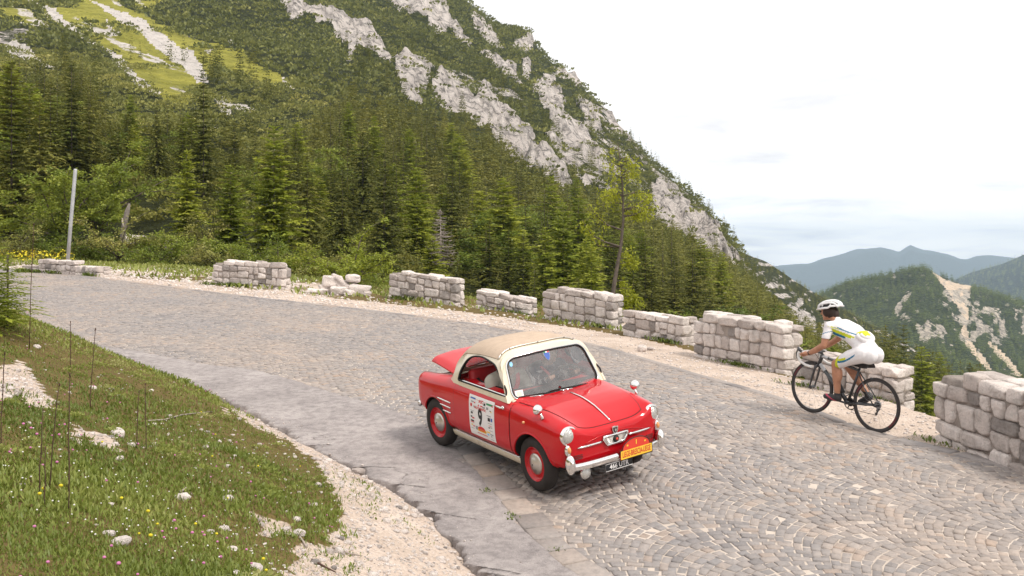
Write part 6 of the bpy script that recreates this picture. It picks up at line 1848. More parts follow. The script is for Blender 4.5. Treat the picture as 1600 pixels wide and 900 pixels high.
# keep the view of the scree and meadow: trees whose tops would rise far over the wood's edge are small ones
seen = (pu > -30) & (pu < 1630)
order = np.argsort(-(PH / PT[:, 1]) * seen)
IND = order[:262]; REST = order[262:]
ZONES = [('spruces of the wood at the far left below the scree', 'dark spruce among many in the wood at the left below the scree', lambda u: u < 330),
         ('spruces of the wood above the fallen stones', 'spruce among many in the wood above the fallen stones', lambda u: u < 720),
         ('spruces of the wood behind the car', 'spruce among many in the wood left of the leaning larch', lambda u: u < 965),
         ('spruces of the wood right of the leaning larch', 'spruce among many between the leaning larch and the cyclist', lambda u: u < 1235),
         ('spruces below the road behind the cyclist', 'spruce among many below the road behind the cyclist', lambda u: True)]
for i in IND:
    g_, lab = next((z[0], z[1]) for z in ZONES if z[2](pu[i]))
    kind = 'near' if PT[i, 1] < 100 else 'mid'
    rr_ = rf.random()
    if rr_ < .16: kind = 'larch'
    elif rr_ < .24 and PT[i, 1] < 150: kind = 'broad'
    nm_ = {'larch': 'larch_tree', 'broad': 'beech_tree'}.get(kind, 'spruce_tree'); gg_ = g_; ll_ = lab
    if kind == 'larch': gg_ = g_.replace('spruces', 'larches', 1); ll_ = lab.replace('dark spruce', 'light green larch').replace('spruce among', 'light green larch among')
    if kind == 'broad': gg_ = g_.replace('spruces', 'broad-leaved trees', 1); ll_ = lab.replace('dark spruce', 'round broad-leaved tree').replace('spruce among', 'round broad-leaved tree among')
    place_tree(nm_, kind, PT[i, 0], PT[i, 1], PH[i] * (.7 if kind == 'broad' else 1), ll_, 'tree', gg_, wide=rf.uniform(.95, 1.45))
# taller single spruces on the right, below the road
gq = 'tall spruces rising beside the cyclist'
for (u, y, vt, lab) in [(1384, 92, 506, 'tall spruce directly behind the cyclist\'s seat'), (1412, 86, 506, 'tall spruce just right of the cyclist\'s rear wheel, left of the scree'), (1452, 96, 548, 'dark spruce left of the large edge parapet block'), (1432, 90, 535, 'spruce between two taller ones right of the cyclist'), (1352, 98, 515, 'spruce seen over the cyclist\'s back')]:
    tree_at('spruce_tree', 'near', u, y, vt, lab, group=gq, wide=.95)
# the mass of farther trees
LOD = [conifer(200 + k, 1.0, .175 + .02 * (k % 3), 13, 6, 2, .03, .30, .40 * .45, .25, .1, .5) for k in range(6)]
LOD = []
for k in range(7):
    V, Q, T = conifer(200 + k, 10, 1.8 + .3 * (k % 4), 14, 7, 2, .03, .16 + .09 * (k % 3), .50, .32, .14, .55, [.5, .75, .6, .9, .45, .7, .55][k], .15 * (k % 3)); LOD.append((V / 10, Q, T))
def mass(name, pts, zs, H, tpls, mat, label, rng, wide=(.85, 1.25), sink=.15):
    VV, QQ, TT_ = [], [], []; n0 = 0
    for (x, y), z, h in zip(pts, zs, H):
        V, Q, T = tpls[rng.integers(len(tpls))]
        a = rng.uniform(0, 6.28); c, s = math.cos(a), math.sin(a); w_ = h * rng.uniform(*wide)
        P = np.stack([(V[:, 0] * c - V[:, 1] * s) * w_ + x, (V[:, 0] * s + V[:, 1] * c) * w_ + y, V[:, 2] * h + z - sink], 1)
        VV.append(P.astype(np.float32)); QQ.append(Q + n0); n0 += len(P); TT_.append(np.clip(T * .7 + rng.choice([-.1, .1, .3, .62], p=[.25, .35, .28, .12]) + rng.uniform(-.06, .12), 0, 1.3))
    o = mesh_of(name, np.concatenate(VV), np.concatenate(QQ), mat, np.concatenate(TT_)); tag(o, label, kind='stuff'); return o
mass('forest', PT[REST], pz[REST], PH[REST], LOD, M_SPRUCE, 'dense spruce wood covering the lower mountain side', rf, (1.0, 1.4))
# dwarf pine and undergrowth
def clump(seed, n=26, lf=1.0):
    rng = np.random.default_rng(seed); B, D, S, L, T = [], [], [], [], []
    for k in range(n):
        a = rng.uniform(0, 6.28); r = rng.uniform(0, 1) ** .6; p = np.array([math.cos(a) * r * .8, math.sin(a) * r * .8, .05 + .42 * (1 - r * r) + rng.normal(0, .05)])
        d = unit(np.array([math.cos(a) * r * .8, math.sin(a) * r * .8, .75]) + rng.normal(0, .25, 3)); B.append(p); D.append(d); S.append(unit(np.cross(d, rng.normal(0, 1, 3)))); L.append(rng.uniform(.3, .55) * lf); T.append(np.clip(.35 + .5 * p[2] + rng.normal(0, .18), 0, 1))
    L = np.array(L); return diamonds(np.array(B), np.array(D), np.array(S), L, L * .6, 0, .55), np.arange(4 * n).reshape(n, 4), np.repeat(np.array(T), 4)
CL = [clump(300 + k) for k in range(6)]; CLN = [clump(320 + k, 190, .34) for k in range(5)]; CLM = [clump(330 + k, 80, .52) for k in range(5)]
def scrub_ok(x, y):
    z = far_z(x, y); u, v = uv(x, y, z)
    rk_ = grid_lookup(np.maximum(ROCKF, scr_m), x, y); me_ = grid_lookup(mea_m, x, y)
    nz = fbm(x / 16, y / 22, 8.1, 3)
    y0 = edge_y(u) + 8
    return ((rk_ < .35) | (fbm(x / 5, y / 7, 4.1, 3) > .42)) & ((me_ < .4) | (nz > .30)) & (y > y0) & ((y > 62) | (u > 480)) & (v > -60)
PS = scatter(90000, 34, 640, -380, 1750, lambda y: 1.7 if y < 140 else (2.2 if y < 260 else 2.9), scrub_ok, rf, 1.3)
sz_ = far_z(PS[:, 0], PS[:, 1]); su, sv2 = uv(PS[:, 0], PS[:, 1], sz_)
SH_ = rf.uniform(1.1, 2.3, len(PS)) * np.interp(PS[:, 1], [40, 120, 300, 600], [.75, .9, 1.15, 1.5])
nr = PS[:, 1] < 125; md = ~nr & (PS[:, 1] < 235)
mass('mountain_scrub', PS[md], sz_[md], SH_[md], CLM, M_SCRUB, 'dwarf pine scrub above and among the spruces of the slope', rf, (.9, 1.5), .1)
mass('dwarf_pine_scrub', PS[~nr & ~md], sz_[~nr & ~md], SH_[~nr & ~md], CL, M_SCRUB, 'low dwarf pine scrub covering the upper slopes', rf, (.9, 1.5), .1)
mass('undergrowth', PS[nr], sz_[nr], SH_[nr], CLN, M_SPRUCE, 'low green undergrowth between the nearer trees', rf, (.9, 1.5), .1)
# single spruces standing above the wood, along the rock bands and on the crest
def upper_ok(x, y):
    z = far_z(x, y); u, v = uv(x, y, z)
    near_rock = inpoly(u, v, [(520, 50), (600, 95), (640, 55), (740, 90), (860, 190), (1000, 215), (1100, 318), (1172, 425), (1000, 340), (830, 262), (690, 180), (560, 130)])
    crest = (u > 985) & (v < np.interp(u, [p[0] for p in RIDGE], [p[1] for p in RIDGE]) + 30)
    left_ = (u < 420) & (v > 90) & (fbm(u / 30, v / 30, 1.0, 3) > .34)
    rk_ = grid_lookup(rockm, x, y)
    return (near_rock & (fbm(u / 24, v / 24, 2.5, 3) > -.02) & (rk_ < .5)) | (crest & (rk_ < .7)) | (left_ & (rk_ < .3))
PU = scatter(26000, 150, 570, 60, 1200, lambda y: 4.4, upper_ok, rf, 1.2)
uz = far_z(PU[:, 0], PU[:, 1])
mass('upper_spruces', PU, uz, rf.uniform(4.0, 8.5, len(PU)), LOD, M_SPRUCE, 'scattered spruces along the rock bands and the crest', rf, (.75, 1.05))
# trees of the spur and the far hill
FT = []
for k in range(4):
    V, Q, T = conifer(400 + k, 10, 2.2, 6, 5, 1, .03, .3, .95, .25, .05, .6); FT.append((V / 10, Q, T))
def ridge_trees(RD, n, rng, name, label, H, mat, umin, umax, thr):
    i = rng.integers(2, RD['X'].shape[0] - 2, n); j = rng.integers(3, int(RD['X'].shape[1] * .88), n); fx = rng.random(n); fy = rng.random(n)
    def ip_(A): return (A[i, j] * (1 - fx) + A[i + 1, j] * fx) * (1 - fy) + (A[i, j + 1] * (1 - fx) + A[i + 1, j + 1] * fx) * fy
    x, y, z, r, s = ip_(RD['X']), ip_(RD['Y']), ip_(RD['Z']), ip_(RD['rock']), ip_(RD['scree']); u, v = uv(x, y, z)
    ok = (u > umin) & (u < umax) & (r < thr) & (s < .25)
    x, y, z = x[ok], y[ok], z[ok]
    mass(name, np.stack([x, y], 1), z, rng.uniform(H[0], H[1], len(x)), FT, mat, label, rng, (.9, 1.4), .3)
ridge_trees(SPUR, 5200, rf, 'spur_scrub', 'scrub and small trees on the rocky spur', (1.6, 4.2), M_SCRUB, 1080, 1720, .42)
ridge_trees(HILL, 12500, rf, 'hill_wood', 'woods on the scree hill', (6, 12), M_FARTREE, 1180, 1760, .40)
ridge_trees(DARK, 3500, rf, 'ridge_wood', 'woods on the dark ridge at the right', (14, 24), M_FARTREE, 1400, 1750, 2)

# ---- verge flowers, the shrub at the left edge, stalks, grass
M_PINK = plain('pink_petals', (.50, .17, .34), .7, 0, .2, .2, 30); M_YPET = plain('yellow_petals', (.62, .52, .03), .7, 0, .2, .15, 30); M_WPET = plain('white_petals', (.72, .70, .66), .7, 0, .2, .1, 30); M_VPET = plain('blue_petals', (.10, .08, .45), .7, 0, .2, .1, 30)
def grass():
    rng = np.random.default_rng(31); n = 270000
    y = 2.6 * (22 / 2.6) ** rng.random(n); k = rng.uniform(-.62, .25, n); x = k * y
    g_ = grid_at(grass_mask, x, y); z = bank_z(x, y); u, v = uv(x, y, z); t, _ = outer_st(x, y); d, _ = inside_side(ASPH_R, x, y)
    thin = fbm(x * 1.6, y * 1.6, 5.0, 3)
    fringe = (~(g_ > .5)) & (d > .25) & (thin > .18) & (rng.random(n) < .25)
    ok = ((g_ > .5) | fringe) & (d > .02) & (t > 0) & (u > -120) & (u < 1000) & (v < 1050) & (v > 380) & (thin > -.75 + .3 * rng.random(n))
    x, y, z, thin = x[ok], y[ok], z[ok], thin[ok]; n = len(x)
    patch = .5 + .9 * fbm(x * .55, y * .55, 9.0, 4); lush = .5 + .8 * fbm(x * .9, y * .9, 12.0, 3)
    hgt = rng.uniform(.018, .056, n) * (.45 + .9 * np.clip(lush, 0, 1)) * np.interp(y, [3, 12, 22], [.9, 1.1, 1.7])
    az = rng.uniform(0, 6.28, n); lean = rng.uniform(.15, 1.0, n)
    d = unit(np.stack([np.cos(az) * lean, np.sin(az) * lean, np.ones(n)], 1)); s = np.stack([-np.sin(az), np.cos(az), 0 * az], 1)
    base = np.stack([x, y, z - .005], 1)
    wide = np.where(rng.random(n) < .3, .55, .16)             # herbs among the blades
    ln = hgt * np.where(wide > .3, .7, 1.2)
    V = diamonds(base, d, s, ln, ln * wide * np.interp(y, [3, 12, 22], [1, 1.3, 1.7]), 0.12, .5)
    T = np.clip(-.02 + .80 * patch + rng.normal(0, .16, n), 0, 1)
    o = mesh_of('grass', V, np.arange(4 * n).reshape(n, 4), M_GRASS, np.repeat(T, 4)); tag(o, 'short grass and herbs growing on the bank', kind='stuff')
    # verge behind the parapet
    n = 52000; y = rng.uniform(24, 56, n); k = rng.uniform(-.62, .24, n); x = k * y
    t, s_ = outer_st(x, y); z = np.maximum(bank_z(x, y), far_z(x, y) - .0 * x); u, v = uv(x, y, z)
    gm_ = grid_at(grass_mask, x, y); zf = far_z(x, np.maximum(y, 20)); beyond = y > edge_y(u)
    zz_ = np.where(beyond, np.maximum(zf, bank_z(x, y)), bank_z(x, y))
    ok = (t < -1.1) & (rng.random(n) < np.where(beyond, .9, gm_ * (.4 + .9 * fbm(x * .8, y * .8, 3.0, 3)))) & (t > -26)
    x, y, z = x[ok], y[ok], zz_[ok]; n = len(x); az = rng.uniform(0, 6.28, n); ln = rng.uniform(.06, .22, n)
    d = unit(np.stack([np.cos(az) * .6, np.sin(az) * .6, np.ones(n)], 1)); s = np.stack([-np.sin(az), np.cos(az), 0 * az], 1)
    V = diamonds(np.stack([x, y, z], 1), d, s, ln, ln * .4, .05, .5)
    o = mesh_of('verge_grass', V, np.arange(4 * n).reshape(n, 4), M_GRASS, np.repeat(np.clip(rng.normal(.55, .2, n), 0, 1), 4)); tag(o, 'grass on the verge behind the parapet', kind='stuff')
    # tufts at the feet of the parapet blocks
    B, H_ = [], []
    for W in WALLS:
        m_ = int(26 * W['L'])
        for c in rng.uniform(0, W['L'], max(2, int(W['L'] * 1.3))):
            if rng.random() < .25: continue
            for _ in range(60):
                p = W['A'] + W['ax'] * (c + rng.normal(0, .22)) + W['nrm'] * abs(rng.normal(.03, .09)); B.append((p[0], p[1], float(ground_z(p[0], p[1])) - .01)); H_.append(rng.uniform(.03, .09) * (1 + max(0, p[1] - 12) / 14))
    for (u, v) in ((797, 806), (803, 812), (868, 862), (866, 700), (760, 768)):
        for _ in range(34):
            p = hit(u, v, Zr, 4, 20) + np.r_[rng.normal(0, .035, 2), 0]; B.append((p[0], p[1], p[2] + .005)); H_.append(rng.uniform(.02, .05))
    B = np.array(B); H_ = np.array(H_); n = len(B); az = rng.uniform(0, 6.28, n)
    d = unit(np.stack([np.cos(az) * .7, np.sin(az) * .7, np.ones(n)], 1)); s = np.stack([-np.sin(az), np.cos(az), 0 * az], 1)
    V = diamonds(B, d, s, H_, H_ * .32, .1, .5)
    o = mesh_of('wall_weeds', V, np.arange(4 * n).reshape(n, 4), M_GRASS, np.repeat(np.clip(rng.normal(.35, .2, n), 0, 1), 4)); tag(o, 'tufts of weeds at the foot of the parapet blocks', kind='stuff')
    # flowers
    def flowers(nm, label, mat, cnt, size, hh, box):
        mb_v, mb_q = [], []; n0 = 0; T0 = BT2; c = 0
        while c < cnt:
            y = 2.8 * (14 / 2.8) ** rng.random(); x = rng.uniform(-.55, .05) * y
            if grid_at(grass_mask, np.array([x]), np.array([y]))[0] < .5: continue
            if fbm(np.array([x * .8]), np.array([y * .8]), box)[0] < 0: continue
            h = rng.uniform(*hh); z = float(bank_z(np.array([x]), np.array([y]))[0])
            v = T0[0] / np.linalg.norm(T0[0], axis=1)[:, None] * size * rng.uniform(.7, 1.2) * np.array([1, 1, .8]); mb_v.append(v + np.array([x, y, z + h])); mb_q.append(T0[1] + n0); n0 += len(v); c += 1
        o = mesh_obj(nm, np.concatenate(mb_v), np.concatenate(mb_q), mat); tag(o, label, kind='stuff')
    flowers('clover_flowers', 'pink clover heads in the grass', M_PINK, 170, .008, (.03, .09), 2.0)
    flowers('white_flowers', 'tiny white flowers in the grass', M_WPET, 560, .0045, (.03, .09), 5.0)
    flowers('yellow_flowers', 'yellow flowers in the grass', M_YPET, 40, .009, (.05, .10), 7.0)
    # yellow flowers on the verge at the far left
    n = 3200; x = rng.uniform(-34, -18, n); y = rng.uniform(41, 58, n); z = np.maximum(far_z(x, y), bank_z(x, y)); u, v = uv(x, y, z)
    ok = (u > -60) & (u < 100 + 20 * rng.random(n)) & (fbm(x / 3, y / 3, 1.1, 2) > -.15); x, y, z = x[ok], y[ok], z[ok]; n = len(x)
    az = rng.uniform(0, 6.28, n); B = np.stack([x, y, z + rng.uniform(.2, .5, n)], 1); d = unit(np.stack([np.cos(az), np.sin(az), np.full(n, .8)], 1)); s = np.stack([-np.sin(az), np.cos(az), 0 * az], 1); L = rng.uniform(.05, .12, n)
    o = mesh_obj('verge_flowers', diamonds(B, d, s, L, L * .9, 0, .5), np.arange(4 * n).reshape(n, 4), M_YPET, smooth=False); tag(o, 'band of yellow flowers on the verge at the far left', kind='stuff')

grass_mask = np.where(np.isnan(globals()['GRASSA']), 0, globals()['GRASSA'])
grass()
def herbs():
    rng = np.random.default_rng(91); P = []
    while len(P) < 300:
        y = 4.6 * (18 / 4.6) ** rng.random(); x = rng.uniform(-.6, .02) * y
        if grid_at(grass_mask, np.array([x]), np.array([y]))[0] < .5 or fbm(np.array([x * .9]), np.array([y * .9]), 4.0, 2)[0] < rng.uniform(-.2, .35): continue
        P.append((x, y))
    P = np.array(P); T4 = [clump(340 + k, 90, .42) for k in range(5)]
    mass('herbs', P, bank_z(P[:, 0], P[:, 1]), rng.uniform(.05, .13, len(P)), T4, M_GRASS, 'leafy herbs scattered in the grass of the bank', rng, (.9, 1.6), .02)
herbs()
def edge_shrub(u, v, H, label, seed):
    p = hit(u, v, bank_z, 6, 30); y = p[1]
    rng = np.random.default_rng(seed)
    V, Q, T = conifer(seed, H, H * .36, 28, 9, 9, .02, .10, .13, .3, .1, .26, .6)
    r = empty('young_larch', tuple(p), label, 'shrub', 'young larches at the left edge')
    o = mesh_of('foliage', V, Q, M_LARCH, T); o.parent = r; trunk_mb(H, .02, seed=seed).build('stem', [M_BARK], r)
edge_shrub(-10, 520, 1.25, 'bushy yellow green young larch at the left edge, above the other one', 61)
edge_shrub(12, 512, .85, 'small yellow green young larch at the bank rim by the tallest dry stalk', 62)
# dry flower stalks standing in the grass
STK = [((46, 545), 350, 'tallest dry brown stalk, standing against the road by the left edge'), ((1, 705), 552, 'dry stalk at the very left edge of the picture'), ((62, 775), 640, 'thin dry stalk left of the close pair of stalks'), ((78, 765), 600, 'dry stalk of the close pair, topped just above its neighbour'), ((107, 780), 585, 'dry stalk right of the close pair of stalks'),
       ((110, 575), 503, 'short thin dry stalk near the bank rim'), ((141, 640), 514, 'dry stalk crossing the edge of the asphalt'), ((214, 700), 612, 'left one of two dry stalks beside the fallen twig'), ((229, 705), 600, 'right one of two dry stalks beside the fallen twig'), ((70, 790), 700, 'shortest dry stalk among the left group'), ((108, 800), 705, 'low dry stalk at the foot of the left group')]
for i, ((u, v), vt, lab) in enumerate(STK):
    p = hit(u, v, bank_z, 3, 30); h = (v - vt) / F * p[1]
    rng = np.random.default_rng(i); lx = rng.normal(0, .03) * h + h * .03
    mb = MB(); pts = [(lx * (k / 6) ** 1.4 + rng.normal(0, .002), 0, h * k / 6 - .02 * (k == 0)) for k in range(7)]
    r0 = .0008 * p[1] ** .5 + .0006
    mb.tube(pts, [r0 * 1.3] * 2 + [r0 * 1.1] * 3 + [r0, r0 * .8], 6)
    for k in range(9 if i < 2 else 3):
        t = rng.uniform(.3, 1); mb.ball((lx * t ** 1.4 + rng.normal(0, r0), rng.normal(0, r0), h * t), (r0 * 1.3, r0 * 1.3, r0 * 2), seg=6, rings=4)
    mb.ball((pts[-1][0], 0, h), (r0 * 1.7, r0 * 1.7, r0 * 4), seg=8, rings=6)
    o = mb.build('dry_stalk', [M_STALK]); o.location = tuple(p); tag(o, lab, 'plant stalk', 'dry stalks in the grass')
# twigs on the ground
for i, (L, lab) in enumerate([([(232, 660), (258, 658), (285, 650), (332, 645)], 'bent grey twig lying in the grass below the asphalt bend'), ([(487, 878), (505, 888), (525, 898)], 'reddish twig on the gravel at the bottom edge'), ([(520, 858), (545, 868), (566, 872)], 'thin twig on the stony ground above the bottom edge'), ([(282, 772), (292, 765), (300, 776)], 'small forked twig beside the white stone in the grass'), ([(468, 842), (474, 850), (478, 858)], 'short pale stick below the white stone by the gravel')]):
    P = [hit(u, v, bank_z, 3, 25) + np.array([0, 0, .015]) for u, v in L]; c = P[0]
    mb = MB(); mb.tube([p - c for p in P], [.008] + [.007] * (len(P) - 2) + [.003], 6); o = mb.build('twig', [M_DEAD if i != 1 else M_STALK]); o.location = tuple(c); tag(o, lab, 'twig')
# leaning metal pole at the far left
yp = 38.0; b_ = np.array(at(104, 425, yp)); b_[2] = float(ground_z(b_[0], b_[1])); t_ = np.array(at(118, 264, yp))
mb = MB(); dvec = t_ - b_
mb.tube([(0, 0, -.2), tuple(dvec * .5), tuple(dvec * .985), tuple(dvec)], [.066, .066, .066, .060], 14); po = mb.build('pole', [plain('galvanised_steel', (.42, .43, .44), .55, .4, .4, .12, 5)])
po.location = tuple(b_); tag(po, 'plain grey metal pole leaning slightly behind the crumbled parapet block', 'pole')
# cloud-high haze comes last
# ------------------------------------------------------------------ people: one continuous body each, clothes over it
M_SKIN = plain('skin', (.42, .205, .125), .5, 0, .35, .18, 14); M_SKINL = plain('pale_skin', (.52, .31, .23), .55, 0, .35, .08, 9)
M_HAIR = plain('dark_hair', (.030, .016, .011), .6, 0, .4, .3, 30); M_GREYHAIR = plain('grey_hair', (.30, .28, .26), .7, 0, .3, .2, 40)
M_JERSEY = plain('white_jersey', (.74, .72, .73), .75, 0, .25, .05, 12, bump=.9, bscale=16); M_LIME = plain('lime_jersey', (.52, .56, .03), .7, 0, .25, .08, 12); M_TEAL = plain('blue_jersey', (.02, .16, .30), .7, 0, .25, .1, 12)
M_SHOE = plain('black_shoe', (.03, .028, .03), .5, 0, .4, .2, 14); M_SHOEP = plain('pink_shoe', (.45, .05, .10), .5, 0, .4, .1, 14)
M_JACKET = plain('beige_jacket', (.45, .42, .36), .85, 0, .2, .12, 7, bump=.4, bscale=25); M_TROUS = plain('dark_trousers', (.05, .05, .06), .85, 0, .2, .2, 9)
M_STRIPE = plain('navy_shirt', (.03, .04, .075), .8, 0, .2, .2, 9); M_STRAP = plain('red_strap', (.62, .02, .04), .6, 0, .3, .06, 9)
M_HELMET = plain('white_helmet', (.76, .75, .76), .3, 0, .5, .04, 10, coat=.5); M_EYE = plain('eye', (.02, .018, .016), .2, 0, .6, .1, 30)

def cone_cap(mb, p0, r0, p1, r1, seg=14):
    p0, p1 = Vector(p0), Vector(p1); mb.tube([p0, (p0 + p1) / 2, p1], [r0, (r0 + r1) / 2, r1], seg); mb.ball(p0, r0, seg=seg, rings=8); mb.ball(p1, r1, seg=seg, rings=8)
class Body:
    def __init__(s): s.mb = MB(); s.pr = []
    def cap(s, name, p0, r0, p1, r1): cone_cap(s.mb, p0, r0, p1, r1); s.pr.append((name, np.array(p0, float), np.array(p1, float), r0, r1))
    def ell(s, name, c, r, rot=None): s.mb.ball(c, r, rot, 18, 12); s.pr.append((name, np.array(c, float), np.array(c, float) + 1e-4, min(r) if hasattr(r, '__len__') else r, min(r) if hasattr(r, '__len__') else r))
    def chain(s, name, pts, rs):
        for a, b, ra, rb in zip(pts[:-1], pts[1:], rs[:-1], rs[1:]): s.cap(name, a, ra, b, rb)
    def build(s, name, mat, parent, voxel=.0075, smooth=5):
        o = mesh_obj(name, s.mb.v, s.mb.f, mat, None)
        m = o.modifiers.new('r', 'REMESH'); m.mode = 'VOXEL'; m.voxel_size = voxel; m.use_smooth_shade = True
        m = o.modifiers.new('s', 'SMOOTH'); m.factor = .5; m.iterations = smooth
        evaluated(o); o.parent = parent
        for p in o.data.polygons: p.use_smooth = True
        return o
    def regions(s, o):
        n = len(o.data.vertices); V = np.empty(n * 3); o.data.vertices.foreach_get('co', V); V = V.reshape(-1, 3)
        best = np.full(n, 1e9); idx = np.zeros(n, int); tt_ = np.zeros(n)
        for k, (nm, a, b, ra, rb) in enumerate(s.pr):
            ab = b - a; t = np.clip(((V - a) @ ab) / (ab @ ab), 0, 1); d = np.linalg.norm(V - a - t[:, None] * ab, axis=1) - (ra + (rb - ra) * t)
            m_ = d < best; best[m_] = d[m_]; idx[m_] = k; tt_[m_] = t[m_]
        return V, idx, tt_
def shell_of(o, B, name, pick, mats, off, parent, matfn=None):
    """clothing: a copy of part of the body's skin, lifted off it"""
    V, idx, t = B.regions(o); names = [p[0] for p in B.pr]
    sel = np.array([pick(names[i], V[k], t[k]) for k, i in enumerate(idx)])
    N = np.empty(len(V) * 3); o.data.vertices.foreach_get('normal', N); N = N.reshape(-1, 3)
    keep = []; fm = []
    for p in o.data.polygons:
        if all(sel[v] for v in p.vertices): keep.append(list(p.vertices)); fm.append(matfn(*V[list(p.vertices)].mean(0), names[idx[p.vertices[0]]]) if matfn else 0)
    used = sorted({v for f in keep for v in f}); mp = {v: i for i, v in enumerate(used)}
    P = V[used] + N[used] * off
    # closed edge: hem turned back under the cloth
    ec = {}
    for f in keep:
        for a, b in zip(f, f[1:] + f[:1]): ec[frozenset((a, b))] = ec.get(frozenset((a, b)), []) + [(a, b)]
    F_ = [[mp[v] for v in f] for f in keep]; P = list(P); inner = {}
    for e, L in ec.items():
        if len(L) == 1:
            a, b = L[0]
            for v in (a, b):
                if v not in inner: inner[v] = len(P); P.append(V[v] - N[v] * .003)
            F_.append([mp[b], mp[a], inner[a], inner[b]]); fm.append(fm[0] if fm else 0)
    return mesh_obj(name, np.array(P), F_, mats, parent, True, fm)
def face(B, c, fwd, up, r):
    """nose, brow, lips, ears and chin on a head of radius r; returns eye spots"""
    c, f, u = Vector(c), Vector(fwd).normalized(), Vector(up).normalized(); s = f.cross(u).normalized(); u = s.cross(f).normalized()
    R3 = Matrix((f, s, u)).transposed()
    B.ell('head', c, (r * .98, r * .80, r * 1.10), R3)
    B.ell('head', c + f * r * .28 - u * r * .62, (r * .60, r * .56, r * .52), R3)
    B.cap('head', c + f * r * .92 + u * r * .10, r * .10, c + f * r * 1.12 - u * r * .22, r * .15)
    for q in (-1, 1):
        B.ell('head', c + s * q * r * .80 - u * r * .06 - f * r * .05, (r * .24, r * .09, r * .30), R3)
        B.cap('head', c + f * r * .88 + s * q * r * .14 + u * r * .26, r * .09, c + f * r * .78 + s * q * r * .46 + u * r * .24, r * .09)
    B.cap('head', c + f * r * .86 - s * r * .18 - u * r * .56, r * .09, c + f * r * .86 + s * r * .18 - u * r * .56, r * .09)
    B.ell('head', c + f * r * .72 - u * r * .92, (r * .24, r * .28, r * .22), R3)
    return [c + f * r * .86 + s * q * r * .32 + u * r * .08 for q in (-1, 1)], (f, s, u)
def hand(B, wrist, palm, fingers_to, thumb_to, axis, r=.0085):
    """palm, four fingers closing round what is held, and a thumb on the other side; axis: across the knuckles"""
    w_, p, ax = Vector(wrist), Vector(palm), Vector(axis).normalized()
    B.cap('hand', w_, .026, p, .030); d = (p - w_).normalized(); k0 = p + d * .025
    B.cap('hand', p - ax * .025, .016, p + ax * .025, .016)
    for i, (o_, ln) in enumerate(((-.033, .88), (-.011, 1.0), (.011, .96), (.033, .78))):
        a = k0 + ax * o_; m_ = Vector(fingers_to[0]) - p; e = Vector(fingers_to[1]) - p
        b = p + m_ * ln + ax * o_ * 1.05; c = p + e * ln + ax * o_
        B.cap('hand', p + ax * o_ * .8, .012, a, .0105); B.cap('hand', a, .0105, b, r); B.cap('hand', b, r, c, r * .9)
    t0 = p - ax * .030 - d * .01; t1 = Vector(thumb_to); B.cap('hand', t0, .013, (t0 + t1) / 2 + d * .012, .0105); B.cap('hand', (t0 + t1) / 2 + d * .012, .0105, t1, .009)

# ---- bicycle and rider share one frame: a forward, w to the left, b up
Rc = np.array([4.413, 12.5, -2.172]); Fc = np.array([3.865, 13.3, -2.03])
Rc[2] = float(Zr(Rc[0], Rc[1])) + .010; Fc[2] = float(Zr(Fc[0], Fc[1])) + .010
bx_ = (Fc - Rc) / np.linalg.norm(Fc - Rc); bl_ = np.array([-bx_[1], bx_[0], 0]); bl_ /= np.linalg.norm(bl_); bu_ = np.cross(bx_, bl_)
bm_ = Matrix.Identity(4)
for i in range(3): bm_[i][0], bm_[i][1], bm_[i][2], bm_[i][3] = bx_[i], bl_[i], bu_[i], Rc[i]
M_FRAME = plain('black_frame', (.022, .024, .028), .3, 0, .5, .2, 10, coat=.6); M_FRAMEW = plain('grey_frame_band', (.45, .46, .48), .35, .2, .5, .08, 10, coat=.5); M_TAPE = plain('white_tape', (.72, .71, .69), .7, 0, .3, .06, 20)
M_SPOKE = plain('spoke_steel', (.30, .30, .31), .3, .9, .5, .1, 20); M_REDRIM = plain('red_rim_mark', (.10, .022, .028), .4, 0, .4, .1, 12); M_RIM = plain('dark_rim', (.05, .048, .05), .35, .4, .5, .15, 12)
bike = empty('bicycle', mat=bm_, label='black road racing bicycle with white bar tape climbing along the edge of the setts', cat='bicycle')
WR = .335
for a in (0.0, .98):
    wh = empty('wheel', (a, 0, WR)); wh.parent = bike
    mb = MB(); n = 56; mb.tube([(WR * .962 * math.cos(k * 2 * PI / n), 0, WR * .962 * math.sin(k * 2 * PI / n)) for k in range(n)], .0125, 8, closed=True); mb.build('tyre', [M_RUBBER], wh)
    mb = MB(); pr = [(.286, -.007), (.300, -.010), (.316, -.010), (.316, .010), (.300, .010), (.286, .007)]; mb.lathe(pr, (0, 0, 0), (0, 1, 0), 56, closed=True); mb.build('rim', [M_RIM], wh, autosmooth=40)
    mb = MB()
    for k0 in (.3, 3.4):
        for sd in (-1, 1):
            A = [k0 + .55 * i / 12 for i in range(13)]; V = [(.290 * math.cos(t), sd * .0112, .290 * math.sin(t)) for t in A] + [(.312 * math.cos(t), sd * .0112, .312 * math.sin(t)) for t in A]
            mb.add(V, [[i, i + 1, 13 + i + 1, 13 + i] for i in range(12)])
    mb.build('rim_stripes', [M_REDRIM], wh)
    mb = MB(); mb.lathe([(.001, -.055), (.012, -.055), (.014, -.032), (.024, -.030), (.018, -.02), (.018, .02), (.024, .030), (.014, .032), (.012, .055), (.001, .055)], (0, 0, 0), (0, 1, 0), 18); mb.build('hub', [M_FRAME], wh)
    mb = MB()
    for k in range(20):
        t = 2 * PI * k / 20; sd = 1 if k % 2 else -1; t2_ = t + (.35 if (k // 2) % 2 else -.35)
        mb.tube([(.022 * math.cos(t2_), sd * .030, .022 * math.sin(t2_)), (.288 * math.cos(t), 0, .288 * math.sin(t))], .0012, 4)
    mb.build('spokes', [M_SPOKE], wh)
BB = (.41, 0, .27)
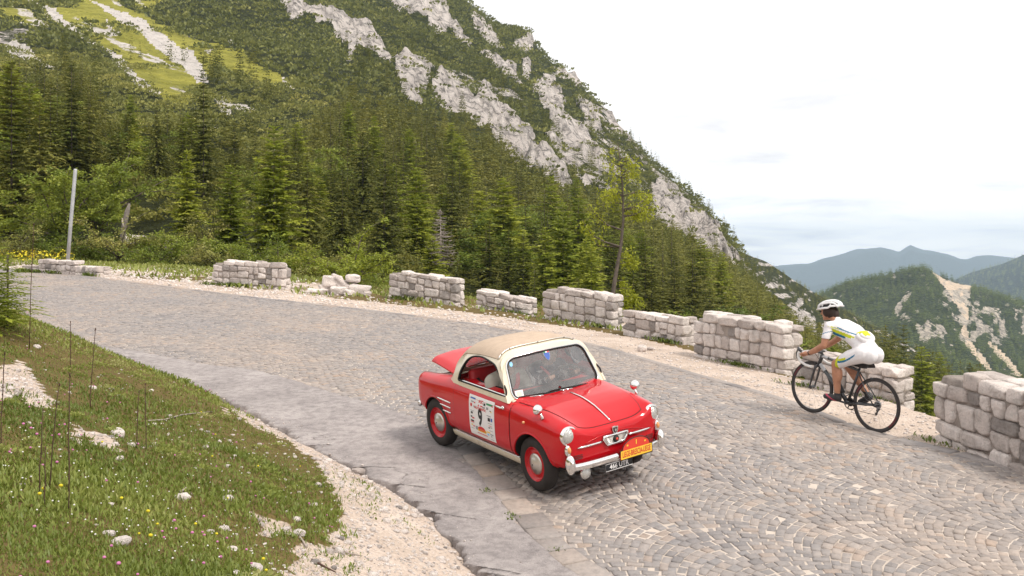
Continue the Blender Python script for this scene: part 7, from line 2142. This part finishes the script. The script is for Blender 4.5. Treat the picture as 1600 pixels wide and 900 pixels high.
mb = MB(); mb.tube([BB, (.60, 0, .42), (.888, 0, .655)], [.030, .027, .024], 10); mb.tube([BB, (.345, 0, .52), (.292, 0, .725)], [.020, .017, .016], 10); mb.tube([(.302, 0, .70), (.58, 0, .735), (.868, 0, .762)], [.017, .018, .021], 10)
mb.tube([(.864, 0, .790), (.905, 0, .645)], [.022, .026], 12)
for s in (-1, 1):
    mb.tube([(.385, s * .03, .275), (.20, s * .055, .30), (.005, s * .062, WR)], [.013, .011, .009], 8); mb.tube([(.305, s * .012, .69), (.15, s * .05, .51), (0, s * .062, WR)], [.009, .008, .008], 8)
mb.lathe([(.001, -.04), (.026, -.04), (.026, .04), (.001, .04)], BB, (0, 1, 0), 18); mb.build('frame', [M_FRAME], bike)
mb = MB(); mb.tube([(.885, 0, .653), (.80, 0, .583)], [.0245, .0262], 10, cap=False); mb.tube([(.86, 0, .7612), (.77, 0, .7535)], [.0215, .0205], 10, cap=False); mb.build('frame_band', [M_FRAMEW], bike)
mb = MB()
for s in (-1, 1): mb.tube([(.905, s * .012, .645), (.925, s * .048, .60), (.952, s * .052, .47), (.980, s * .050, WR)], [.020, .018, .015, .010], 8)
mb.ball((.906, 0, .64), .028); mb.build('fork', [M_FRAME], bike)
mb = MB(); mb.tube([(.296, 0, .715), (.272, 0, .79)], .0135, 10); mb.build('seat_post', [M_FRAME], bike)
mb = MB(); V = []
def sad(a, b_):
    x = .40 - .27 * a; w = (.018 + .058 * max(0, a - .25) ** 1.3 / .68) * 1.05; y = (2 * b_ - 1) * w; return Vector((x, y, .815 - .015 * math.sin(PI * a) + .012 * a - .045 * (abs(2 * b_ - 1)) ** 3)), Vector((0, 0, 1))
mb.grid(sad, 16, 10, 0, .018); mb.build('saddle', [M_SHOE], bike, autosmooth=60)
mb = MB(); mb.tube([(.868, 0, .795), (.90, 0, .805), (.965, 0, .800)], [.016, .017, .017], 10); mb.build('stem', [M_FRAME], bike)
bar = [(.965, 0, .80), (.965, .15, .80), (.975, .195, .80), (1.03, .21, .797), (1.075, .212, .775), (1.075, .214, .725), (1.03, .216, .675), (.95, .216, .648), (.835, .216, .640)]
mb = MB(); mb.tube([(.965, -.15, .80), (.965, .15, .80)], .0145, 10); hb = mb.build('handlebar', [M_FRAME], bike)
for s in (-1, 1):
    P = [Vector((p[0], s * p[1], p[2])) for p in bar[1:]]
    Q = []
    for a, b in zip(P[:-1], P[1:]): Q += [a, (a * .67 + b * .33), (a * .33 + b * .67)]
    Q.append(P[-1]); mb = MB(); mb.tube(Q, .0165, 8); mb.build('bar_tape', [M_TAPE], hb)
    mb = MB(); mb.tube([(1.02, s * .212, .802), (1.065, s * .213, .815), (1.092, s * .213, .845)], [.019, .020, .014], 8); lv = mb.build('brake_hood', [M_FRAME], hb)
    mb = MB(); mb.tube([(1.088, s * .213, .835), (1.108, s * .214, .77), (1.09, s * .216, .70)], [.009, .007, .005], 6); mb.build('brake_lever', [M_FRAME], lv)
    mb = MB(); mb.tube([(1.08, s * .20, .82), (1.06, s * .13, .86), (.99, s * .06, .84), (.90, s * .02, .72)], .0035, 5); mb.build('cable', [M_SHOE], hb)
# drive train on the right, cranks level: left pedal forward
mb = MB(); n = 40
for R_ in (.098,): mb.lathe([(R_ - .012, -.045), (R_, -.045), (R_, -.049), (R_ - .012, -.049)], BB, (0, 1, 0), 40, closed=True)
mb.lathe([(.001, -.047), (.055, -.047), (.055, -.052), (.001, -.052)], BB, (0, 1, 0), 20)
for k in range(5): t = 2 * PI * k / 5; mb.tube([(BB[0], -.048, BB[2]), (BB[0] + .09 * math.cos(t), -.047, BB[2] + .09 * math.sin(t))], .007, 5)
mb.build('chainring', [M_FRAME], bike)
for s, dx in ((1, .17), (-1, -.17)):
    mb = MB(); mb.tube([(BB[0], s * .055, BB[2]), (BB[0] + dx, s * .072, BB[2] + .004)], [.015, .010], 8); cr = mb.build('crank', [M_FRAME], bike)
    mb = MB(); mb.box((BB[0] + dx, s * .115, BB[2] + .002), (.075, .075, .016), bev=.006); mb.build('pedal', [M_SHOE], cr)
mb = MB(); mb.lathe([(.020, -.024), (.050, -.028), (.050, -.030), (.044, -.034), (.036, -.040), (.028, -.045), (.018, -.047)], (0, 0, WR), (0, 1, 0), 24, closed=True); mb.build('cassette', [M_SPOKE], bike)
mb = MB(); mb.tube([(0, -.046, WR), (-.012, -.05, .285), (.012, -.05, .245), (.020, -.05, .215)], [.012, .013, .011, .009], 6); mb.lathe([(.001, -.052), (.018, -.052), (.018, -.046), (.001, -.046)], (.012, 0, .262), (0, 1, 0), 14); mb.lathe([(.001, -.052), (.018, -.052), (.018, -.046), (.001, -.046)], (.022, 0, .218), (0, 1, 0), 14); mb.build('derailleur', [M_FRAME], bike)
mb = MB(); mb.tube([(.0, -.047, .383), (BB[0], -.047, BB[2] + .098)], .0035, 4); mb.tube([(.022, -.047, .20), (.30, -.047, .19), (BB[0] - .02, -.047, BB[2] - .096)], .0035, 4); mb.build('chain', [M_SHOE], bike)
mb = MB(); mb.lathe([(.001, 0), (.034, 0), (.036, .02), (.036, .13), (.030, .15), (.016, .165), (.016, .185), (.001, .187)], (.50, 0, .365), (.62, 0, .78), 18); mb.build('water_bottle', [M_SHOE], bike)
mb = MB(); mb.box((.96, 0, .60), (.03, .03, .05), bev=.01); mb.tube([(.95, 0, .63), (.955, .03, .665)], .006, 5); mb.build('brake', [M_FRAME], bike)
mb = MB(); mb.box((.10, 0, .66 - .02), (.05, .03, .03), bev=.01); mb.build('brake', [M_FRAME], bike)

def rider():
    r = empty('person', mat=bm_, label='cyclist in a white, lime and blue racing suit and white helmet bent over the handlebars', cat='person')
    B = Body()
    B.chain('torso', [(.185, 0, .955), (.27, 0, 1.05), (.42, 0, 1.135), (.57, 0, 1.175)], [.125, .112, .122, .118])
    for s in (-1, 1):
        B.chain('torso', [(.19, s * .06, .93), (.30, s * .055, 1.04), (.44, s * .065, 1.13), (.60, s * .085, 1.175)], [.112, .088, .092, .088])
        B.ell('torso', (.135, s * .062, .925), (.105, .09, .105))
        B.cap('torso', (.62, s * .07, 1.20), .075, (.675, s * .165, 1.185), .066)
    B.chain('neck', [(.66, 0, 1.215), (.735, 0, 1.268), (.79, 0, 1.32)], [.068, .056, .055])
    eyes, (f, s_, u) = face(B, (.835, 0, 1.352), (.86, .12, -.22), (.22, 0, .97), .098)
    # arms
    B.chain('arm_up', [(.675, .172, 1.175), (.665, .225, 1.06), (.668, .252, .955)], [.056, .048, .040]); B.chain('arm_low', [(.668, .252, .955), (.80, .235, .865), (.915, .215, .800)], [.041, .039, .027])
    hand(B, (.915, .215, .800), (.968, .213, .790), ((1.02, .213, .765), (.995, .213, .745)), (.99, .19, .775), (.35, .94, 0))
    B.chain('arm_up', [(.69, -.172, 1.185), (.765, -.222, 1.075), (.835, -.235, .985)], [.056, .047, .040]); B.chain('arm_low', [(.835, -.235, .985), (.94, -.228, .90), (1.015, -.215, .842)], [.041, .038, .027])
    hand(B, (1.015, -.215, .842), (1.062, -.213, .832), ((1.115, -.213, .80), (1.09, -.213, .775)), (1.075, -.188, .808), (.2, .98, 0))
    # legs
    B.chain('thigh', [(.205, .092, .93), (.36, .118, .855), (.545, .128, .735)], [.108, .090, .062]); B.chain('shin', [(.545, .128, .735), (.525, .124, .60), (.505, .118, .46), (.492, .115, .350)], [.060, .056, .045, .033])
    B.ell('shin', (.495, .124, .60), (.048, .05, .10))
    B.chain('thigh', [(.205, -.092, .93), (.37, -.115, .83), (.545, -.122, .695)], [.108, .090, .062]); B.chain('shin', [(.545, -.122, .695), (.43, -.12, .595), (.31, -.117, .49), (.225, -.115, .418)], [.060, .056, .045, .033])
    B.ell('shin', (.405, -.12, .60), (.06, .048, .06))
    B.chain('foot', [(.492, .115, .350), (.47, .115, .315), (.58, .115, .305), (.66, .118, .300)], [.034, .036, .036, .028])
    B.chain('foot', [(.225, -.115, .418), (.185, -.115, .385), (.255, -.115, .325), (.315, -.117, .290)], [.034, .036, .036, .028])
    o = B.build('body', [M_SKIN], r, .0075, 4)
    def mat_j(a, w, b, nm):
        # blue and lime panels of the suit
        if nm == 'thigh':
            k = (a - .205) / .34
            if .80 < k and b > .70: return 1
            top = .955 - .52 * (a - .2)
            if abs(b - (.94 - .48 * (a - .22) - .05 * math.sin(k * 3))) < .012 and w > 0 and k > .1: return 2
            if abs(b - (.905 - .42 * (a - .22))) < .016 and k > .45: return 1
            return 0
        if nm == 'arm_up': return 2 if abs((a - .66) * .6 + b - 1.115) < .005 else 0
        if abs(w) > .03:
            lo = 1.09 + .18 * (a - .40)
            if .43 < a < .645 and b < lo + .012 and b > lo - .012 - .10 * (a - .42): return 2
            if .36 < a < .62 and lo + .012 < b < lo + .05: return 1
            if abs(w) > .06 and .52 < a < .66 and lo + .062 < b < 1.20 - .25 * max(0, .60 - a): return 1
            if abs(b - (1.175 + .20 * (a - .45))) < .006 and .30 < a < .56: return 2
            if abs(b - (1.140 + .20 * (a - .45))) < .008 and .32 < a < .52: return 1
        return 0
    def pick_suit(nm, v, t):
        a, w, b = v
        if nm == 'torso': return True
        if nm == 'neck': return a < .70
        if nm == 'arm_up': return (b > 1.045) if w > 0 else (a < .775 and b > 1.06)
        if nm == 'thigh': return a < .515
        return False
    shell_of(o, B, 'racing_suit', pick_suit, [M_JERSEY, M_LIME, M_TEAL], .005, r, mat_j)
    shell_of(o, B, 'shoes', lambda nm, v, t: nm == 'foot' and not (v[1] > 0 and v[2] > .352) and not (v[1] < 0 and v[0] < .24 and v[2] > .43), [M_SHOE, M_SHOEP], .007, r, lambda a, w, b, nm: 1 if abs((b - .30) - .3 * (a - .55)) < .008 else 0)
    shell_of(o, B, 'socks', lambda nm, v, t: nm in ('shin', 'foot') and ((v[1] > 0 and .335 < v[2] < .385) or (v[1] < 0 and .395 < v[2] < .445)), [M_SHOE], .004, r)
    mb = MB(); mb.ball((.255, 0, 1.125), (.10, .15, .062), Matrix.Rotation(-.62, 3, 'Y'), 20, 12); mb.ball((.235, .02, 1.155), (.07, .11, .045), Matrix.Rotation(-.62, 3, 'Y'), 16, 10); po_ = mb.build('waist_pouch', [M_JERSEY, M_LIME], r)
    for p in po_.data.polygons:
        if abs(p.center[1] - .06) < .05 and p.center[2] > 1.165: p.material_index = 1
    # hair under the helmet down to the collar
    mb = MB(); mb.ball((.785, 0, 1.345), (.085, .085, .085)); mb.tube([(.77, 0, 1.36), (.735, 0, 1.32), (.70, 0, 1.285)], [.07, .055, .03], 10); mb.ball((.82, .062, 1.345), (.06, .03, .06)); mb.ball((.82, -.062, 1.345), (.06, .03, .06)); mb.build('hair', [M_HAIR], r)
    R3 = Matrix((f, s_, u)).transposed()
    he = MB(); c = Vector((.822, 0, 1.392))
    # helmet: domed shell with long vents
    def hpt(a, b, k=1.0):
        al = (a - .5) * 2 * PI * .5; be = b * PI / 2
        q = Vector((math.cos(be) * math.cos(2 * PI * a) * .158, math.cos(be) * math.sin(2 * PI * a) * .108, math.sin(be) * .092)) * k
        if q.x < 0: q.z += .018 * (-q.x / .158)
        return c + R3 @ q
    he.grid(lambda a, b: hpt(a, b * .995, .90), 40, 12); inner = he.build('helmet', [M_SHOE], r)
    he = MB()
    for w in np.linspace(-.085, .085, 6):
        P = []
        for k in range(15):
            x = -.162 + .318 * k / 14; q = 1 - (x / .165) ** 2 - (w * (1 - .25 * abs(x) / .16) / .112) ** 2
            P.append(c + R3 @ Vector((x, w * (1 - .35 * (abs(x) / .16) ** 2), .098 * math.sqrt(max(0, q)) + (.016 * (-x / .16) if x < 0 else 0))))
        he.tube(P, [.010] + [.0165] * 13 + [.011], 8, flat=.8)
    ring = [c + R3 @ Vector((.158 * math.cos(t), .108 * math.sin(t), .006 + (.018 if math.cos(t) < -.3 else 0))) for t in np.linspace(0, 2 * PI, 33)[:-1]]
    he.tube(ring, .014, 8, closed=True)
    for x in (-.06, .05): he.tube([c + R3 @ Vector((x, y, .098 * math.sqrt(max(0, 1 - (x / .165) ** 2 - (y / .112) ** 2)))) for y in np.linspace(-.10, .10, 9)], .011, 6)
    he.build('helmet_ribs', [M_HELMET], inner)
    mb = MB()
    for e in eyes: mb.ball(e, .012)
    mb.tube([eyes[0] + f * .02, (eyes[0] + eyes[1]) / 2 + f * .035, eyes[1] + f * .02], .014, 8); mb.build('sunglasses', [M_EYE], r)
    mb = MB(); mb.lathe([(.030, -.010), (.032, 0), (.030, .010), (.026, .010), (.026, -.010)], (.895, .218, .812), (.85, -.1, -.5), 16, closed=True); mb.build('watch', [M_SHOE], r)
rider()

def occupant(s, label, jacket, hairm, passenger):
    r = empty('person', mat=cm @ Matrix.Translation((.10 if passenger else .06, 0, -.02)), label=label, cat='person'); y0 = s * .28; B = Body()
    B.chain('torso', [(-1.06, y0, .50), (-1.07, y0, .68), (-1.05, y0, .86)], [.135, .125, .125])
    for q in (-1, 1):
        B.chain('torso', [(-1.05, y0 + q * .06, .50), (-1.07, y0 + q * .07, .68), (-1.055, y0 + q * .09, .88)], [.11, .10, .095]); B.cap('torso', (-1.045, y0 + q * .08, .93), .07, (-1.03, y0 + q * .175, .915), .068)
        B.chain('thigh', [(-1.03, y0 + q * .09, .50), (-.80, y0 + q * .10, .56), (-.66, y0 + q * .10, .585)], [.095, .08, .062]); B.chain('shin', [(-.66, y0 + q * .10, .585), (-.60, y0 + q * .10, .44), (-.56, y0 + q * .10, .38)], [.058, .05, .04]); B.chain('foot', [(-.57, y0 + q * .10, .385), (-.47, y0 + q * .10, .385)], [.038, .032])
    B.chain('neck', [(-1.02, y0, .94), (-.985, y0, 1.015)], [.062, .056])
    eyes, (f, s_, u) = face(B, (-.955, y0, 1.115), (1, .05 * s, -.12), (.1, 0, 1), .098)
    for q in (-1, 1):
        if passenger: E_ = (-.93, y0 + q * .225, .74); H_ = (-.73, y0 + q * .12, .66); P_ = (-.69, y0 + q * .10, .655); ft = ((-.65, y0 + q * .08, .65), (-.64, y0 + q * .07, .635)); th = (-.68, y0 + q * .06, .67)
        else: E_ = (-.90, y0 + q * .225, .76); H_ = (-.755, y0 + q * .16, .875); P_ = (-.725, y0 + q * .165, .90); ft = ((-.69, y0 + q * .17, .915), (-.685, y0 + q * .17, .885)); th = (-.715, y0 + q * .14, .925)
        B.chain('arm_up', [(-1.03, y0 + q * .185, .91), (-.985, y0 + q * .215, .82), E_], [.066, .058, .050]); B.chain('arm_low', [E_, H_], [.050, .030]); hand(B, H_, P_, ft, th, (0, 1, .2))
    o = B.build('body', [M_SKINL], r, .009, 4)
    def pick(nm, v, t): return nm in ('torso', 'arm_up') or (nm == 'arm_low' and t < .86) or (nm == 'neck' and v[2] < .965)
    mf = None if passenger else (lambda a, w, b, nm: 1 if (nm.startswith('arm') and int((b * 1.0 + a) * 36) % 3 == 0) or (nm == 'torso' and abs(w - y0) > .10 and int(b * 40) % 4 == 0) else 0)
    shell_of(o, B, 'jacket' if passenger else 'shirt', pick, [jacket, M_JERSEY], .011, r, mf)
    shell_of(o, B, 'trousers', lambda nm, v, t: nm in ('thigh', 'shin') or (nm == 'torso' and v[2] < .50), [M_TROUS], .008, r)
    shell_of(o, B, 'shoes', lambda nm, v, t: nm == 'foot', [M_SHOE], .006, r)
    c = Vector((-.955, y0, 1.115)); R3 = Matrix((f, s_, u)).transposed()
    mb = MB(); mb.ball(c + R3 @ Vector((-.024, 0, .040)), (.092, .088, .085), R3); mb.ball(c + R3 @ Vector((-.045, 0, -.01)), (.066, .082, .075), R3); mb.build('hair', [hairm], r)
    mb = MB()
    for e in eyes: mb.ball(e, .010)
    mb.build('eyes', [M_EYE], r)
    # red strap from the shoulder across the chest
    P = []
    for k in range(12):
        t = k / 11; P.append(Vector((-1.10 + .205 * math.sin(PI * min(1, t * 1.15 + .12)) + (.02 if t > .6 else 0), y0 - s * (.13 - .27 * t), .99 - .44 * t)))
    mb = MB(); mb.tube(P, .024, 8, flat=.35); mb.build('red_strap', [M_STRAP], r)
occupant(-1, 'passenger in a beige jacket with a red strap behind the car side window', M_JACKET, M_GREYHAIR, True)
occupant(1, 'driver in a dark striped shirt with both hands on the steering wheel of the car', M_STRIPE, M_HAIR, False)
# ------------------------------------------------------------------ air
hm = bpy.data.materials.new('air_haze'); hm.use_nodes = True; ht = NT(hm); hn = hm.node_tree.nodes; hn.remove(hn['Principled BSDF'])
pv = ht.node('ShaderNodeVolumePrincipled'); pv.inputs['Color'].default_value = (.64, .82, 1.0, 1); pv.inputs['Density'].default_value = .00010; pv.inputs['Anisotropy'].default_value = .0
ht.link(pv.outputs[0], hn['Material Output'].inputs['Volume'])
hb_ = MB(); hb_.box((0, 6500, (-421 + 400) / 2), (26000, 15400, 821)); ho = hb_.build('haze', [hm], smooth=False); tag(ho, 'thin blue mountain haze', kind='stuff')
